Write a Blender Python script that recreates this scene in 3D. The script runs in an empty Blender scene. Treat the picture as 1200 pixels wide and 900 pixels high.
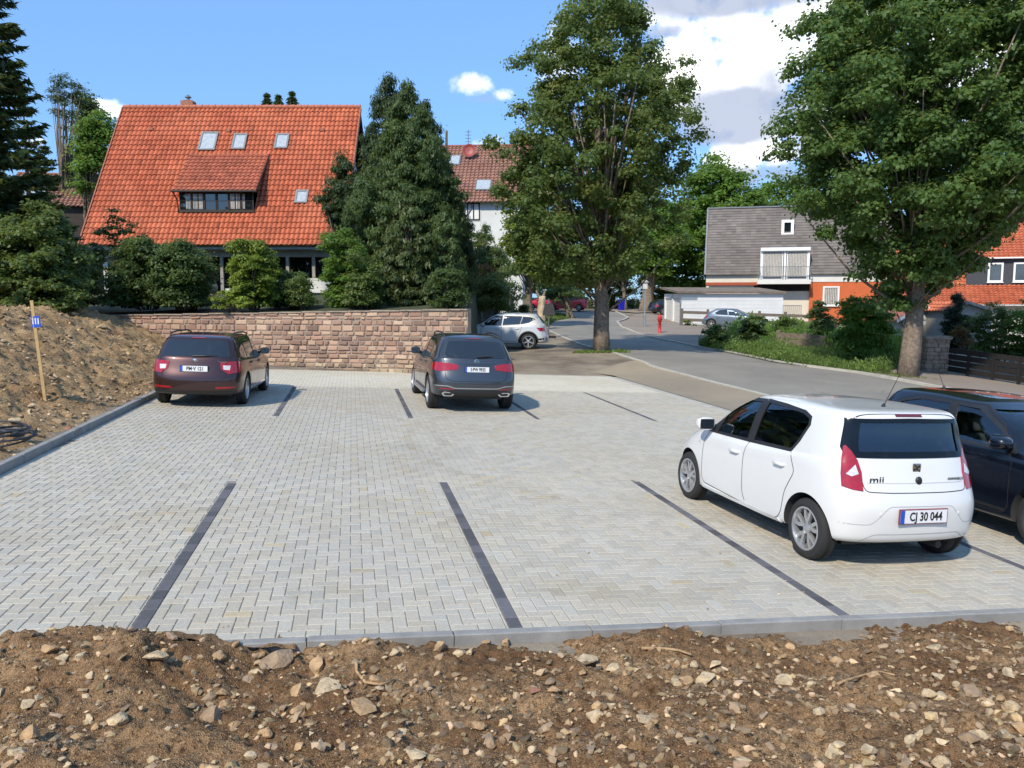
import bpy, bmesh, math, random
import numpy as np
from mathutils import Vector, Matrix
from mathutils.bvhtree import BVHTree
random.seed(7); RNG = np.random.default_rng(11)
R = math.radians
sc = bpy.context.scene
COL = sc.collection

# ------------------------------------------------------------ camera maths
F = 950.0; TH = math.atan(99 / F); CAMZ = 2.3
def ray(px, py):
    a = (px - 600) / F; b = (450 - py) / F
    return Vector((a, math.cos(TH) + b * math.sin(TH), -math.sin(TH) + b * math.cos(TH)))
CAM = Vector((0, 0, CAMZ))
def at(px, py, Y):
    r = ray(px, py); return CAM + r * (Y / r.y)
def zrow(py, Y): return at(600, py, Y).z
def xcol(px, Y, py=351): return at(px, py, Y).x
# the car park is one slightly tilted plane; (u, v) are its own axes in metres
UU = Vector((-0.193123450, 0.981174466, 0.0)); NN = Vector((0.03975908, 0.00782573, 0.99917865))
VV = UU.cross(NN); OO = CAM - 2.3 * NN
def lot(u, v, h=0.0): return OO + UU * u + VV * v + NN * h
def uv_of(x, y):
    # plan point -> u, v on the plane
    a, b, c, d = UU.x, VV.x, UU.y, VV.y
    det = a * d - b * c; X = x - OO.x; Y = y - OO.y
    return (X * d - Y * b) / det, (a * Y - c * X) / det
def plane_z(x, y): return OO.z - (NN.x * (x - OO.x) + NN.y * (y - OO.y)) / NN.z

_ctl = []
for u in (-2, 3, 8, 13, 18, 23, 26):
    for v in (-5, -1, 3, 8): p = lot(u, v); _ctl.append((p.x, p.y, 0.0))
for px, py, Y in ((707,412,34),(732,417,32.2),(803,438,27.5),(883,459,23.3),(600,410,36),(647,394,44),(642,384,52),
                  (653,375,62),(722,378,60),(747,395,47),(778,400,44),(820,408,40),(905,425,32.5),(1000,438,29.5),
                  (1062,441,29),(1110,458,25.5),(1170,455,27.5),(690,364.5,78),(760,369,76),(730,364,88),(785,378,66),
                  (850,385,58),(1000,388,60),(1180,415,40),(600,366,78),(560,437,27),(1200,470,24),(900,360,110),(400,356,140),(1200,380,80),(930,392,50)):
    p = at(px, py, Y); _ctl.append((p.x, p.y, p.z - plane_z(p.x, p.y)))
for x, y in ((-14, 28), (-8, 27), (-3, 26), (-20, 20), (-16, 10), (14, 8), (18, 14), (20, 20), (16, 2)): _ctl.append((x, y, 0.0))
_C = np.array(_ctl)
def _phi(d): return np.sqrt(d * d + 9.0)
_D = np.hypot(_C[:, None, 0] - _C[None, :, 0], _C[:, None, 1] - _C[None, :, 1])
_W = np.linalg.solve(_phi(_D) - np.eye(len(_C)) * 0.15, _C[:, 2])
def gz(x, y):
    """ground height; works on arrays"""
    x = np.asarray(x, float); y = np.asarray(y, float)
    xc = np.clip(x, -40, 45); yc = np.clip(y, -12, 110)
    d = np.hypot(xc[..., None] - _C[:, 0], yc[..., None] - _C[:, 1])
    base = OO.z - (NN.x * (xc - OO.x) + NN.y * (yc - OO.y)) / NN.z
    res = _phi(d) @ _W
    # nothing but the plane inside the car park
    U_, V_ = uv_of(xc, yc)
    o = np.maximum(np.maximum(U_ - 26.0, -6 - U_), np.maximum(V_ - 8.7, -4.6 - V_))
    k = np.clip(o / 3.0, 0, 1); k = k * k * (3 - 2 * k)
    return base + res * k
def G(x, y): return float(gz(x, y))
def gp(px, Y, py=390):  # a point of the ground in the column px at distance Y
    x = xcol(px, Y, py); return Vector((x, Y, G(x, Y)))

# ------------------------------------------------------------ noise
def _hash(ix, iy, s):
    h = (ix.astype(np.int64) * 374761393 + iy.astype(np.int64) * 668265263 + s * 974634777) & 0xFFFFFFFF
    h = ((h ^ (h >> 13)) * 1274126177) & 0xFFFFFFFF
    return ((h ^ (h >> 16)) & 0xFFFF) / 65535.0
def vnoise(x, y, s=0):
    x = np.asarray(x, float); y = np.asarray(y, float)
    ix = np.floor(x); iy = np.floor(y); fx = x - ix; fy = y - iy
    fx = fx * fx * (3 - 2 * fx); fy = fy * fy * (3 - 2 * fy)
    a = _hash(ix, iy, s); b = _hash(ix + 1, iy, s); c = _hash(ix, iy + 1, s); d = _hash(ix + 1, iy + 1, s)
    return (a * (1 - fx) + b * fx) * (1 - fy) + (c * (1 - fx) + d * fx) * fy - 0.5
def fbm(x, y, oct=4, s=0, gain=0.5):
    t = 0; a = 1.0; f = 1.0
    for i in range(oct):
        t = t + a * vnoise(x * f + 17.3 * i, y * f + 5.1 * i, s + i); a *= gain; f *= 2.03
    return t

# ------------------------------------------------------------ objects
def props(o, label=None, cat=None, group=None, kind=None):
    if label: o['label'] = label
    if cat: o['category'] = cat
    if group: o['group'] = group
    if kind: o['kind'] = kind
    return o
def link(o, parent=None):
    COL.objects.link(o)
    if parent is not None: o.parent = parent
    return o
def empty(name, loc=(0, 0, 0), rz=0.0, label=None, cat=None, group=None):
    o = bpy.data.objects.new(name, None); o.empty_display_size = 0.2
    link(o); o.location = loc; o.rotation_euler = (0, 0, rz)
    return props(o, label, cat, group)
def mesh_obj(name, verts, faces, mats, parent=None, smooth=False, fmat=None):
    me = bpy.data.meshes.new(name)
    me.from_pydata([tuple(v) for v in verts], [], [tuple(f) for f in faces])
    for m in (mats if isinstance(mats, (list, tuple)) else [mats]): me.materials.append(m)
    if fmat is not None: me.polygons.foreach_set('material_index', fmat)
    if smooth: me.polygons.foreach_set('use_smooth', [True] * len(me.polygons))
    me.update()
    return link(bpy.data.objects.new(name, me), parent)
def quads_obj(name, V, mat, parent=None, n=4, attr=None, smooth=False):
    """V: (N, n, 3) array of separate polygons"""
    N = V.shape[0]; me = bpy.data.meshes.new(name)
    me.vertices.add(N * n); me.vertices.foreach_set('co', np.ascontiguousarray(V, dtype=np.float32).ravel())
    me.loops.add(N * n); me.loops.foreach_set('vertex_index', np.arange(N * n, dtype=np.int32))
    me.polygons.add(N); me.polygons.foreach_set('loop_start', np.arange(0, N * n, n, dtype=np.int32))
    me.materials.append(mat)
    if attr is not None:
        at_ = me.color_attributes.new('tone', 'FLOAT_COLOR', 'POINT')
        c = np.ones((N, n, 4), np.float32); c[..., :3] = attr[:, None, :]
        at_.data.foreach_set('color', c.ravel())
    me.update(calc_edges=True)
    if smooth: me.polygons.foreach_set('use_smooth', [True] * N)
    return link(bpy.data.objects.new(name, me), parent)
def grid_obj(name, X, Y, Z, mat, parent=None, smooth=True, flip=False):
    n, m = X.shape; v = np.stack([X, Y, Z], -1).reshape(-1, 3)
    i = np.arange(n * m).reshape(n, m)
    q = np.stack([i[:-1, :-1], i[:-1, 1:], i[1:, 1:], i[1:, :-1]], -1).reshape(-1, 4)
    if flip: q = q[:, ::-1]
    me = bpy.data.meshes.new(name)
    me.vertices.add(len(v)); me.vertices.foreach_set('co', v.astype(np.float32).ravel())
    me.loops.add(q.size); me.loops.foreach_set('vertex_index', q.astype(np.int32).ravel())
    me.polygons.add(len(q)); me.polygons.foreach_set('loop_start', np.arange(0, q.size, 4, dtype=np.int32))
    me.materials.append(mat); me.update(calc_edges=True)
    if smooth: me.polygons.foreach_set('use_smooth', [True] * len(q))
    return link(bpy.data.objects.new(name, me), parent)

class MB:
    """collects shapes, then links them as ONE mesh object"""
    def __init__(s): s.v = []; s.f = []; s.m = []; s.mats = []; s.cur = 0
    def mat(s, m):
        if m not in s.mats: s.mats.append(m)
        s.cur = s.mats.index(m); return s
    def add(s, verts, faces):
        b = len(s.v); s.v += [Vector(v) for v in verts]
        for f in faces: s.f.append([b + i for i in f]); s.m.append(s.cur)
        return s
    def box(s, c, size, rz=0.0, M=None, bev=0.0):
        hx, hy, hz = size[0] / 2, size[1] / 2, size[2] / 2
        T = Matrix.Translation(c) @ Matrix.Rotation(rz, 4, 'Z')
        if M is not None: T = T @ M
        if bev <= 0:
            P = [T @ Vector((x * hx, y * hy, z * hz)) for z in (-1, 1) for y in (-1, 1) for x in (-1, 1)]
            return s.add(P, [(0, 2, 3, 1), (4, 5, 7, 6), (0, 1, 5, 4), (2, 6, 7, 3), (0, 4, 6, 2), (1, 3, 7, 5)])
        bm = bmesh.new(); bmesh.ops.create_cube(bm, size=1.0)
        for v in bm.verts: v.co = Vector((v.co.x * 2 * hx, v.co.y * 2 * hy, v.co.z * 2 * hz))
        bmesh.ops.bevel(bm, geom=bm.edges[:], offset=bev, segments=2, affect='EDGES', profile=0.5)
        return s.bm(bm, T)
    def bm(s, bm, T=Matrix()):
        bm.verts.index_update()
        s.add([T @ v.co for v in bm.verts], [[v.index for v in f.verts] for f in bm.faces]); bm.free(); return s
    def tube(s, p, r, n=8, cap=True):
        """p: list of points, r: radius or list of radii"""
        p = [Vector(q) for q in p]; rr = r if isinstance(r, (list, tuple)) else [r] * len(p)
        V = []; prev = None
        for i, q in enumerate(p):
            t = (p[min(i + 1, len(p) - 1)] - p[max(i - 1, 0)]).normalized()
            if prev is None:
                a = Vector((0, 0, 1)) if abs(t.z) < 0.9 else Vector((1, 0, 0))
                x = t.cross(a).normalized()
            else:
                x = (prev - t * prev.dot(t)).normalized()
            prev = x; y = t.cross(x)
            for k in range(n):
                a = 2 * math.pi * k / n; V.append(q + (x * math.cos(a) + y * math.sin(a)) * rr[i])
        Fc = []
        for i in range(len(p) - 1):
            for k in range(n):
                a = i * n + k; b = i * n + (k + 1) % n; Fc.append((a, b, b + n, a + n))
        if cap: Fc += [tuple(range(n - 1, -1, -1)), tuple(range((len(p) - 1) * n, len(p) * n))]
        return s.add(V, Fc)
    def prism(s, poly, z0, z1, M=Matrix()):
        n = len(poly)
        V = [M @ Vector((x, y, z0)) for x, y in poly] + [M @ Vector((x, y, z1)) for x, y in poly]
        return s.add(V, [tuple(range(n - 1, -1, -1)), tuple(range(n, 2 * n))] + [(i, (i + 1) % n, n + (i + 1) % n, n + i) for i in range(n)])
    def lathe(s, prof, n=24, M=Matrix(), closed=False):
        """prof (r, z) about local Z"""
        V = []; k = len(prof)
        for j in range(n):
            a = 2 * math.pi * j / n
            V += [M @ Vector((r * math.cos(a), r * math.sin(a), z)) for r, z in prof]
        Fc = []
        for j in range(n):
            j2 = (j + 1) % n
            for i in range(k if closed else k - 1):
                i2 = (i + 1) % k
                Fc.append((j * k + i, j2 * k + i, j2 * k + i2, j * k + i2))
        return s.add(V, Fc)
    def build(s, name, mat=None, parent=None, smooth=False, auto=None):
        mats = s.mats or [mat]
        o = mesh_obj(name, s.v, s.f, mats, parent, smooth, s.m if s.mats else None)
        bm = bmesh.new(); bm.from_mesh(o.data); bmesh.ops.recalc_face_normals(bm, faces=bm.faces)
        if auto is not None:
            for f in bm.faces: f.smooth = True
            for e in bm.edges:
                if len(e.link_faces) == 2 and e.calc_face_angle(0) > R(auto): e.smooth = False
        bm.to_mesh(o.data); bm.free()
        return o

# ------------------------------------------------------------ materials
def newmat(name):
    m = bpy.data.materials.new(name); m.use_nodes = True
    nt = m.node_tree; nt.nodes.clear(); return m, nt
class N:
    """tiny node helper"""
    def __init__(s, nt): s.nt = nt
    def __call__(s, kind, ins=None, **kw):
        n = s.nt.nodes.new(kind)
        for k, v in kw.items(): setattr(n, k, v)
        for k, v in (ins or {}).items():
            if isinstance(v, bpy.types.NodeSocket): s.nt.links.new(v, n.inputs[k])
            elif isinstance(v, bpy.types.Node): s.nt.links.new(v.outputs[0], n.inputs[k])
            else: n.inputs[k].default_value = v
        return n
    def mix(s, a, b, fac, mode='MIX'):
        n = s.nt.nodes.new('ShaderNodeMix'); n.data_type = 'RGBA'; n.blend_type = mode
        for idx, v in ((0, fac), (6, a), (7, b)):
            if isinstance(v, bpy.types.Node): s.nt.links.new(v.outputs[2] if v.bl_idname == 'ShaderNodeMix' else v.outputs[0], n.inputs[idx])
            elif isinstance(v, bpy.types.NodeSocket): s.nt.links.new(v, n.inputs[idx])
            else: n.inputs[idx].default_value = v if idx == 0 else (*v[:3], 1)
        return n.outputs[2]
    def ramp(s, src, lo, hi, a=(0, 0, 0), b=(1, 1, 1)):
        if lo > hi: lo, hi, a, b = hi, lo, b, a
        n = s.nt.nodes.new('ShaderNodeValToRGB'); s.nt.links.new(src if isinstance(src, bpy.types.NodeSocket) else src.outputs[0], n.inputs[0])
        n.color_ramp.elements[0].position = lo; n.color_ramp.elements[1].position = hi
        n.color_ramp.elements[0].color = (*a, 1); n.color_ramp.elements[1].color = (*b, 1)
        return n.outputs[0]
def simple(name, col, rough=0.6, metal=0.0, var=0.12, scale=6.0, bump=0.0, bscale=40.0, coat=0.0, spec=0.5, emit=0.0):
    """a principled surface with a little uneven tone, and bump if wanted"""
    m, nt = newmat(name); n = N(nt)
    g = n('ShaderNodeNewGeometry')
    nz = n('ShaderNodeTexNoise', {'Vector': g.outputs['Position'], 'Scale': scale, 'Detail': 6.0, 'Roughness': 0.6})
    c = n.mix([k * (1 - var) for k in col], [min(1, k * (1 + var)) for k in col], n.ramp(nz.outputs[0], 0.3, 0.7))
    b = n('ShaderNodeBsdfPrincipled', {'Base Color': c, 'Roughness': rough, 'Metallic': metal, 'Coat Weight': coat, 'Specular IOR Level': spec})
    if coat: b.inputs['Coat Roughness'].default_value = 0.03
    if emit: b.inputs['Emission Color'].default_value = (*col, 1); b.inputs['Emission Strength'].default_value = emit
    if bump:
        bn = n('ShaderNodeTexNoise', {'Vector': g.outputs['Position'], 'Scale': bscale, 'Detail': 5.0})
        bp = n('ShaderNodeBump', {'Height': bn.outputs[0], 'Strength': bump, 'Distance': 0.02}); nt.links.new(bp.outputs[0], b.inputs['Normal'])
    o = n('ShaderNodeOutputMaterial', {'Surface': b.outputs[0]})
    return m
def leafmat(name, a, b, trans=0.35, rough=0.5, third=None):
    m, nt = newmat(name); n = N(nt)
    g = n('ShaderNodeNewGeometry')
    c = n.mix(a, b, g.outputs['Random Per Island'])
    nz = n('ShaderNodeTexNoise', {'Vector': g.outputs['Position'], 'Scale': 0.9, 'Detail': 2.0})
    c = n.mix(c, third or [k * 1.5 for k in b], n.ramp(nz.outputs[0], 0.52, 0.75))
    pb = n('ShaderNodeBsdfPrincipled', {'Base Color': c, 'Roughness': rough, 'Specular IOR Level': 0.35})
    tr = n('ShaderNodeBsdfTranslucent', {'Color': n.mix(c, (0.9, 1.0, 0.2), 0.25, 'MIX')})
    mx = n('ShaderNodeMixShader', {0: trans, 1: pb.outputs[0], 2: tr.outputs[0]})
    n('ShaderNodeOutputMaterial', {'Surface': mx.outputs[0]})
    return m
def paint(name, col, metal=0.0, rough=0.35, flake=0.0):
    m, nt = newmat(name); n = N(nt)
    g = n('ShaderNodeNewGeometry')
    # road dust: a little duller low on the body
    nz = n('ShaderNodeTexNoise', {'Vector': g.outputs['Position'], 'Scale': 3.0, 'Detail': 5.0})
    c = n.mix(col, [k * 0.93 for k in col], nz.outputs[0])
    b = n('ShaderNodeBsdfPrincipled', {'Base Color': c, 'Metallic': metal, 'Roughness': rough, 'Coat Weight': 1.0, 'Coat Roughness': 0.04})
    rr = n('ShaderNodeMapRange', {'Value': nz.outputs[0], 'From Min': 0.3, 'From Max': 0.7, 'To Min': 0.02, 'To Max': 0.09})
    nt.links.new(rr.outputs[0], b.inputs['Coat Roughness'])
    n('ShaderNodeOutputMaterial', {'Surface': b.outputs[0]})
    return m
def glassmat(name, tint=(0.25, 0.33, 0.32), op=0.0):
    m, nt = newmat(name); n = N(nt)
    t = n('ShaderNodeBsdfTransparent', {'Color': (*tint, 1)})
    gl = n('ShaderNodeBsdfGlossy', {'Color': (0.9, 0.95, 1, 1), 'Roughness': 0.015})
    fr = n('ShaderNodeFresnel', {'IOR': 1.6})
    mr = n('ShaderNodeMapRange', {'Value': fr.outputs[0], 'From Min': 0.0, 'From Max': 1.0, 'To Min': 0.06, 'To Max': 1.0})
    mx = n('ShaderNodeMixShader', {0: mr.outputs[0], 1: t.outputs[0], 2: gl.outputs[0]})
    n('ShaderNodeOutputMaterial', {'Surface': mx.outputs[0]})
    return m
M = {}
M['black'] = simple('black_plastic', (0.02, 0.02, 0.021), 0.45)
M['rubber'] = simple('tyre_rubber', (0.022, 0.022, 0.022), 0.8, bump=0.3, bscale=90)
M['alloy'] = simple('alloy', (0.55, 0.56, 0.57), 0.3, metal=0.75, var=0.05)
M['darkgap'] = simple('shut_line', (0.015, 0.015, 0.015), 0.9)
M['chrome'] = simple('chrome', (0.8, 0.8, 0.8), 0.12, metal=1.0, var=0.03)
M['darkglass'] = simple('dark_glass', (0.012, 0.015, 0.017), 0.03, coat=0.6, spec=0.9)
M['glass'] = glassmat('tinted_glass', (.55, .63, .62)); M['clearglass'] = glassmat('clear_glass', (.75, .82, .80))
M['cabin'] = simple('cabin_dark', (0.03, 0.03, 0.033), 0.8)
M['seat'] = simple('seat_cloth', (0.11, 0.11, 0.115), 0.9)
M['redlens'] = simple('red_lens', (0.33, 0.006, 0.010), 0.12, coat=1.0, var=0.25, scale=30)
M['clearlens'] = simple('clear_lens', (0.6, 0.6, 0.6), 0.15, coat=1.0, var=0.2, scale=40)
M['platewhite'] = simple('plate_white', (0.75, 0.75, 0.76), 0.4, var=0.03)
M['plateblue'] = simple('plate_blue', (0.02, 0.09, 0.5), 0.4, var=0.05)
M['ink'] = simple('plate_ink', (0.015, 0.015, 0.015), 0.5)
M['white'] = simple('white_paint', (0.78, 0.78, 0.76), 0.55, var=0.05, scale=1.5)
M['winglass'] = simple('window_glass', (0.05, 0.06, 0.07), 0.05, coat=0.5, spec=0.8, var=0.4, scale=1.0)
M['bark'] = simple('bark', (0.20, 0.155, 0.115), 0.95, var=0.45, scale=9, bump=1.0, bscale=22)
M['twig'] = simple('twig', (0.09, 0.07, 0.055), 0.9, var=0.3)
M['wood_grey'] = simple('weathered_wood', (0.16, 0.13, 0.1), 0.9, var=0.35, scale=8, bump=0.4)
M['curtain'] = simple('curtain', (0.5, 0.47, 0.42), 0.9, var=0.25, scale=9)

def text_mesh(txt, size, thick, mat, name, parent, loc, rot, sx=1.0, name_font=None, bold=0.0):
    cu = bpy.data.curves.new(name, 'FONT'); cu.body = txt; cu.size = size; cu.extrude = thick; cu.align_x = 'CENTER'; cu.align_y = 'CENTER'
    cu.offset = bold; cu.resolution_u = 3
    o = bpy.data.objects.new(name, cu); COL.objects.link(o)
    dg = bpy.context.evaluated_depsgraph_get(); dg.update()
    me = bpy.data.meshes.new_from_object(o.evaluated_get(dg))
    COL.objects.unlink(o); bpy.data.objects.remove(o)
    me.materials.clear(); me.materials.append(mat)
    me.transform(Matrix.Diagonal((sx, 1, 1, 1)))
    ob = link(bpy.data.objects.new(name, me), parent); ob.location = loc; ob.rotation_euler = rot
    return ob
# ------------------------------------------------------------ camera, light, sky
cam = bpy.data.cameras.new('camera'); co = link(bpy.data.objects.new('camera', cam))
cam.sensor_fit = 'HORIZONTAL'; cam.sensor_width = 36; cam.lens = 36 * F / 1200; cam.clip_end = 4000; cam.clip_start = 0.05
co.location = CAM; co.rotation_euler = (math.pi / 2 - TH, 0, 0); sc.camera = co
SUN_EL = R(42); SDX, SDY = 0.50, 0.866        # the way shadows fall on the ground
sl = bpy.data.lights.new('sun', 'SUN'); sl.energy = 4.0; sl.angle = R(1.5); sl.color = (1.0, 0.90, 0.74)
so = link(bpy.data.objects.new('sun', sl))
_d = Vector((SDX * math.cos(SUN_EL), SDY * math.cos(SUN_EL), -math.sin(SUN_EL))).normalized()
so.rotation_euler = _d.to_track_quat('-Z', 'Y').to_euler(); so.location = (0, 0, 60)
w = bpy.data.worlds.new('World'); sc.world = w; w.use_nodes = True
nt = w.node_tree; nt.nodes.clear(); n = N(nt)
sky = n('ShaderNodeTexSky'); sky.sky_type = 'NISHITA'; sky.sun_disc = False
sky.sun_elevation = SUN_EL; sky.sun_rotation = math.atan2(-SDX, -SDY); sky.air_density = 1.0; sky.dust_density = 0.6; sky.ozone_density = 2.2
bg = n('ShaderNodeBackground', {'Strength': 0.13})
tc = n('ShaderNodeTexCoord')
D = n('ShaderNodeVectorMath', {0: tc.outputs['Generated']}, operation='NORMALIZE')
def blob(px, py, rx, ry, amp=1.0):
    """soft cloud lobe round a direction, radii in photo pixels"""
    c = ray(px, py).normalized(); right = Vector((c.y, -c.x, 0)).normalized(); up = right.cross(c)
    sub = n('ShaderNodeVectorMath', {0: D.outputs[0], 1: tuple(c)}, operation='SUBTRACT')
    a = n('ShaderNodeVectorMath', {0: sub.outputs[0], 1: tuple(right * (F / rx))}, operation='DOT_PRODUCT')
    b = n('ShaderNodeVectorMath', {0: sub.outputs[0], 1: tuple(up * (F / ry))}, operation='DOT_PRODUCT')
    q = n('ShaderNodeMath', {0: n('ShaderNodeMath', {0: a.outputs['Value'], 1: 2.0}, operation='POWER').outputs[0],
                             1: n('ShaderNodeMath', {0: b.outputs['Value'], 1: 2.0}, operation='POWER').outputs[0]}, operation='ADD')
    fr = n('ShaderNodeVectorMath', {0: D.outputs[0], 1: tuple(c)}, operation='DOT_PRODUCT')
    front = n('ShaderNodeMath', {0: fr.outputs['Value'], 1: 0.3}, operation='GREATER_THAN')
    e = n('ShaderNodeMath', {0: amp, 1: q.outputs[0]}, operation='SUBTRACT')     # 1 - r^2
    e = n('ShaderNodeMath', {0: e.outputs[0], 1: -1.5}, operation='MAXIMUM')
    e = n('ShaderNodeMath', {0: n('ShaderNodeMath', {0: e.outputs[0], 1: 1.5}, operation='ADD').outputs[0], 1: front.outputs[0]}, operation='MULTIPLY')
    return n('ShaderNodeMath', {0: e.outputs[0], 1: 1.5}, operation='SUBTRACT')
def union(bs):
    r = bs[0]
    for b in bs[1:]: r = n('ShaderNodeMath', {0: r.outputs[0], 1: b.outputs[0], 2: 0.35}, operation='SMOOTH_MAX')
    return r
white_ = union([blob(895,62,98,58,1.15), blob(842,105,62,42), blob(950,20,70,40), blob(880,182,62,22,0.9), blob(1030,120,160,60,.7), blob(775,14,36,22,.9), blob(1250,60,160,80,.9), blob(1700,0,320,150,.9)])
grey_ = union([blob(880,128,72,24,1.2), blob(845,0,110,16,1.2), blob(850,150,55,20), blob(915,95,40,30,.5), blob(905,205,60,16,.7), blob(1060,150,130,30,.9), blob(558,116,40,8,.3), blob(780,36,30,10,.5), blob(850,215,60,20,.5)])
nz1 = n('ShaderNodeTexNoise', {'Vector': D.outputs[0], 'Scale': 11.0, 'Detail': 10.0, 'Roughness': 0.60})
nz3 = n('ShaderNodeTexNoise', {'Vector': D.outputs[0], 'Scale': 30.0, 'Detail': 8.0, 'Roughness': 0.6})
nz2 = n('ShaderNodeTexNoise', {'Vector': D.outputs[0], 'Scale': 5.0, 'Detail': 7.0, 'Roughness': 0.6})
def lobe(u_, nz, amt, lo, hi):
    k = n('ShaderNodeMath', {0: n('ShaderNodeMath', {0: nz.outputs[0], 1: 0.5}, operation='SUBTRACT').outputs[0], 1: amt}, operation='MULTIPLY')
    s_ = n('ShaderNodeMath', {0: u_.outputs[0], 1: k.outputs[0]}, operation='ADD')
    mr = n('ShaderNodeMapRange', {'Value': s_.outputs[0], 'From Min': lo, 'From Max': hi}, interpolation_type='SMOOTHSTEP')
    return mr.outputs[0]
small_ = union([blob(552, 100, 30, 15,.75), blob(590, 112, 20, 9,.7), blob(576, 172, 24, 14,.8), blob(655, 70, 30, 40,.7), blob(126, 127, 26, 10,.85), blob(40, 165, 14, 6, .5)])
wm_ = n('ShaderNodeMath', {0: lobe(white_, nz1, 6.5, 0.0, 0.75), 1: lobe(small_, nz3, 3.4, -0.1, 1.15)}, operation='MAXIMUM'); wm = wm_.outputs[0]
gm = lobe(grey_, nz1, 4.0, -0.3, 0.9)
# thin haze of cloud elsewhere in the sky, off to the sides and behind
bk = n('ShaderNodeMapRange', {'Value': nz2.outputs[0], 'From Min': 0.56, 'From Max': 0.75, 'To Max': 0.5}, interpolation_type='SMOOTHSTEP')
ydot = n('ShaderNodeSeparateXYZ', {0: D.outputs[0]})
beh = n('ShaderNodeMapRange', {'Value': ydot.outputs[1], 'From Min': 0.55, 'From Max': 0.2})
bk2 = n('ShaderNodeMath', {0: bk.outputs[0], 1: beh.outputs[0]}, operation='MULTIPLY')
skc = n.mix(sky.outputs[0], (0.60, 0.92, 1.42), 1.0, 'MULTIPLY')
skc = n.mix(skc, (2.6, 4.7, 7.4), 0.42)
skc = n.mix(skc, (7.5, 7.7, 8.2), bk2.outputs[0])
wtone = n.mix((7.0, 7.3, 8.0), (11.5, 11.5, 11.6), n.ramp(nz1.outputs[0], 0.35, 0.6))
skc = n.mix(skc, wtone, wm)
gfac = n('ShaderNodeMath', {0: gm, 1: 0.88}, operation='MULTIPLY')
skc = n.mix(skc, (3.0, 3.5, 4.7), gfac.outputs[0])
nt.links.new(skc, bg.inputs[0])
n('ShaderNodeOutputWorld', {'Surface': bg.outputs[0]})
vs = sc.view_settings; vs.view_transform = 'Standard'; vs.look = 'None'; vs.exposure = 0.22; vs.gamma = 1.0
sc.render.engine = 'CYCLES'; sc.cycles.max_bounces = 7; sc.cycles.transparent_max_bounces = 12; sc.cycles.use_denoising = True; sc.cycles.use_adaptive_sampling = True; sc.cycles.adaptive_threshold = 0.02
sc.cycles.diffuse_bounces = 3; sc.cycles.glossy_bounces = 3; sc.cycles.caustics_reflective = False; sc.cycles.caustics_refractive = False
# ------------------------------------------------------------ ground, paving, road, soil
def ground_mat():
    m, nt = newmat('gravel_ground'); n = N(nt); g = n('ShaderNodeNewGeometry')
    a = n('ShaderNodeTexNoise', {'Vector': g.outputs['Position'], 'Scale': 0.35, 'Detail': 8.0, 'Roughness': 0.65})
    b = n('ShaderNodeTexNoise', {'Vector': g.outputs['Position'], 'Scale': 26.0, 'Detail': 4.0, 'Roughness': 0.8})
    c = n.mix((0.15, 0.12, 0.09), (0.31, 0.26, 0.19), n.ramp(a.outputs[0], 0.4, 0.6))
    c = n.mix(c, (0.5, 0.45, 0.37), n.ramp(b.outputs[0], 0.62, 0.75)); c = n.mix(c, (0.05, 0.045, 0.035), n.ramp(b.outputs[0], 0.42, 0.3))
    bp = n('ShaderNodeBump', {'Height': b.outputs[0], 'Strength': 0.7, 'Distance': 0.03})
    p = n('ShaderNodeBsdfPrincipled', {'Base Color': c, 'Roughness': 0.95, 'Normal': bp.outputs[0]})
    n('ShaderNodeOutputMaterial', {'Surface': p.outputs[0]}); return m
M['ground'] = ground_mat()
# one sheet out to the horizon: fine near, coarse far
def axis(lo, hi, fine_lo, fine_hi, step):
    a = list(np.arange(fine_lo, fine_hi + 1e-6, step)); s = step; x = fine_hi
    while x < hi: s *= 1.35; x += s; a.append(x)
    s = step; x = fine_lo
    while x > lo: s *= 1.35; x -= s; a.insert(0, x)
    return np.array(a)
gx, gy = np.meshgrid(axis(-900, 900, -24, 24, 0.6), axis(-200, 1500, -4, 92, 0.6))
Z = gz(gx, gy)
far = np.clip((gy - 110) / 300, 0, 1)
Z = Z + far * 1.5
# sunk below the paving, the loose soil and the raised garden so that nothing pokes through
u_, v_ = uv_of(gx, gy)
inside = (u_ > 4.2) & (u_ < 26.9) & (v_ > -4.0) & (v_ < 9.6)
Z = np.where(inside, Z - 0.08, Z); Z = np.where((u_ <= 4.9), Z - 0.35, Z)
ground = grid_obj('ground', gx, gy, Z, M['ground']); props(ground, kind='structure')

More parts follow.
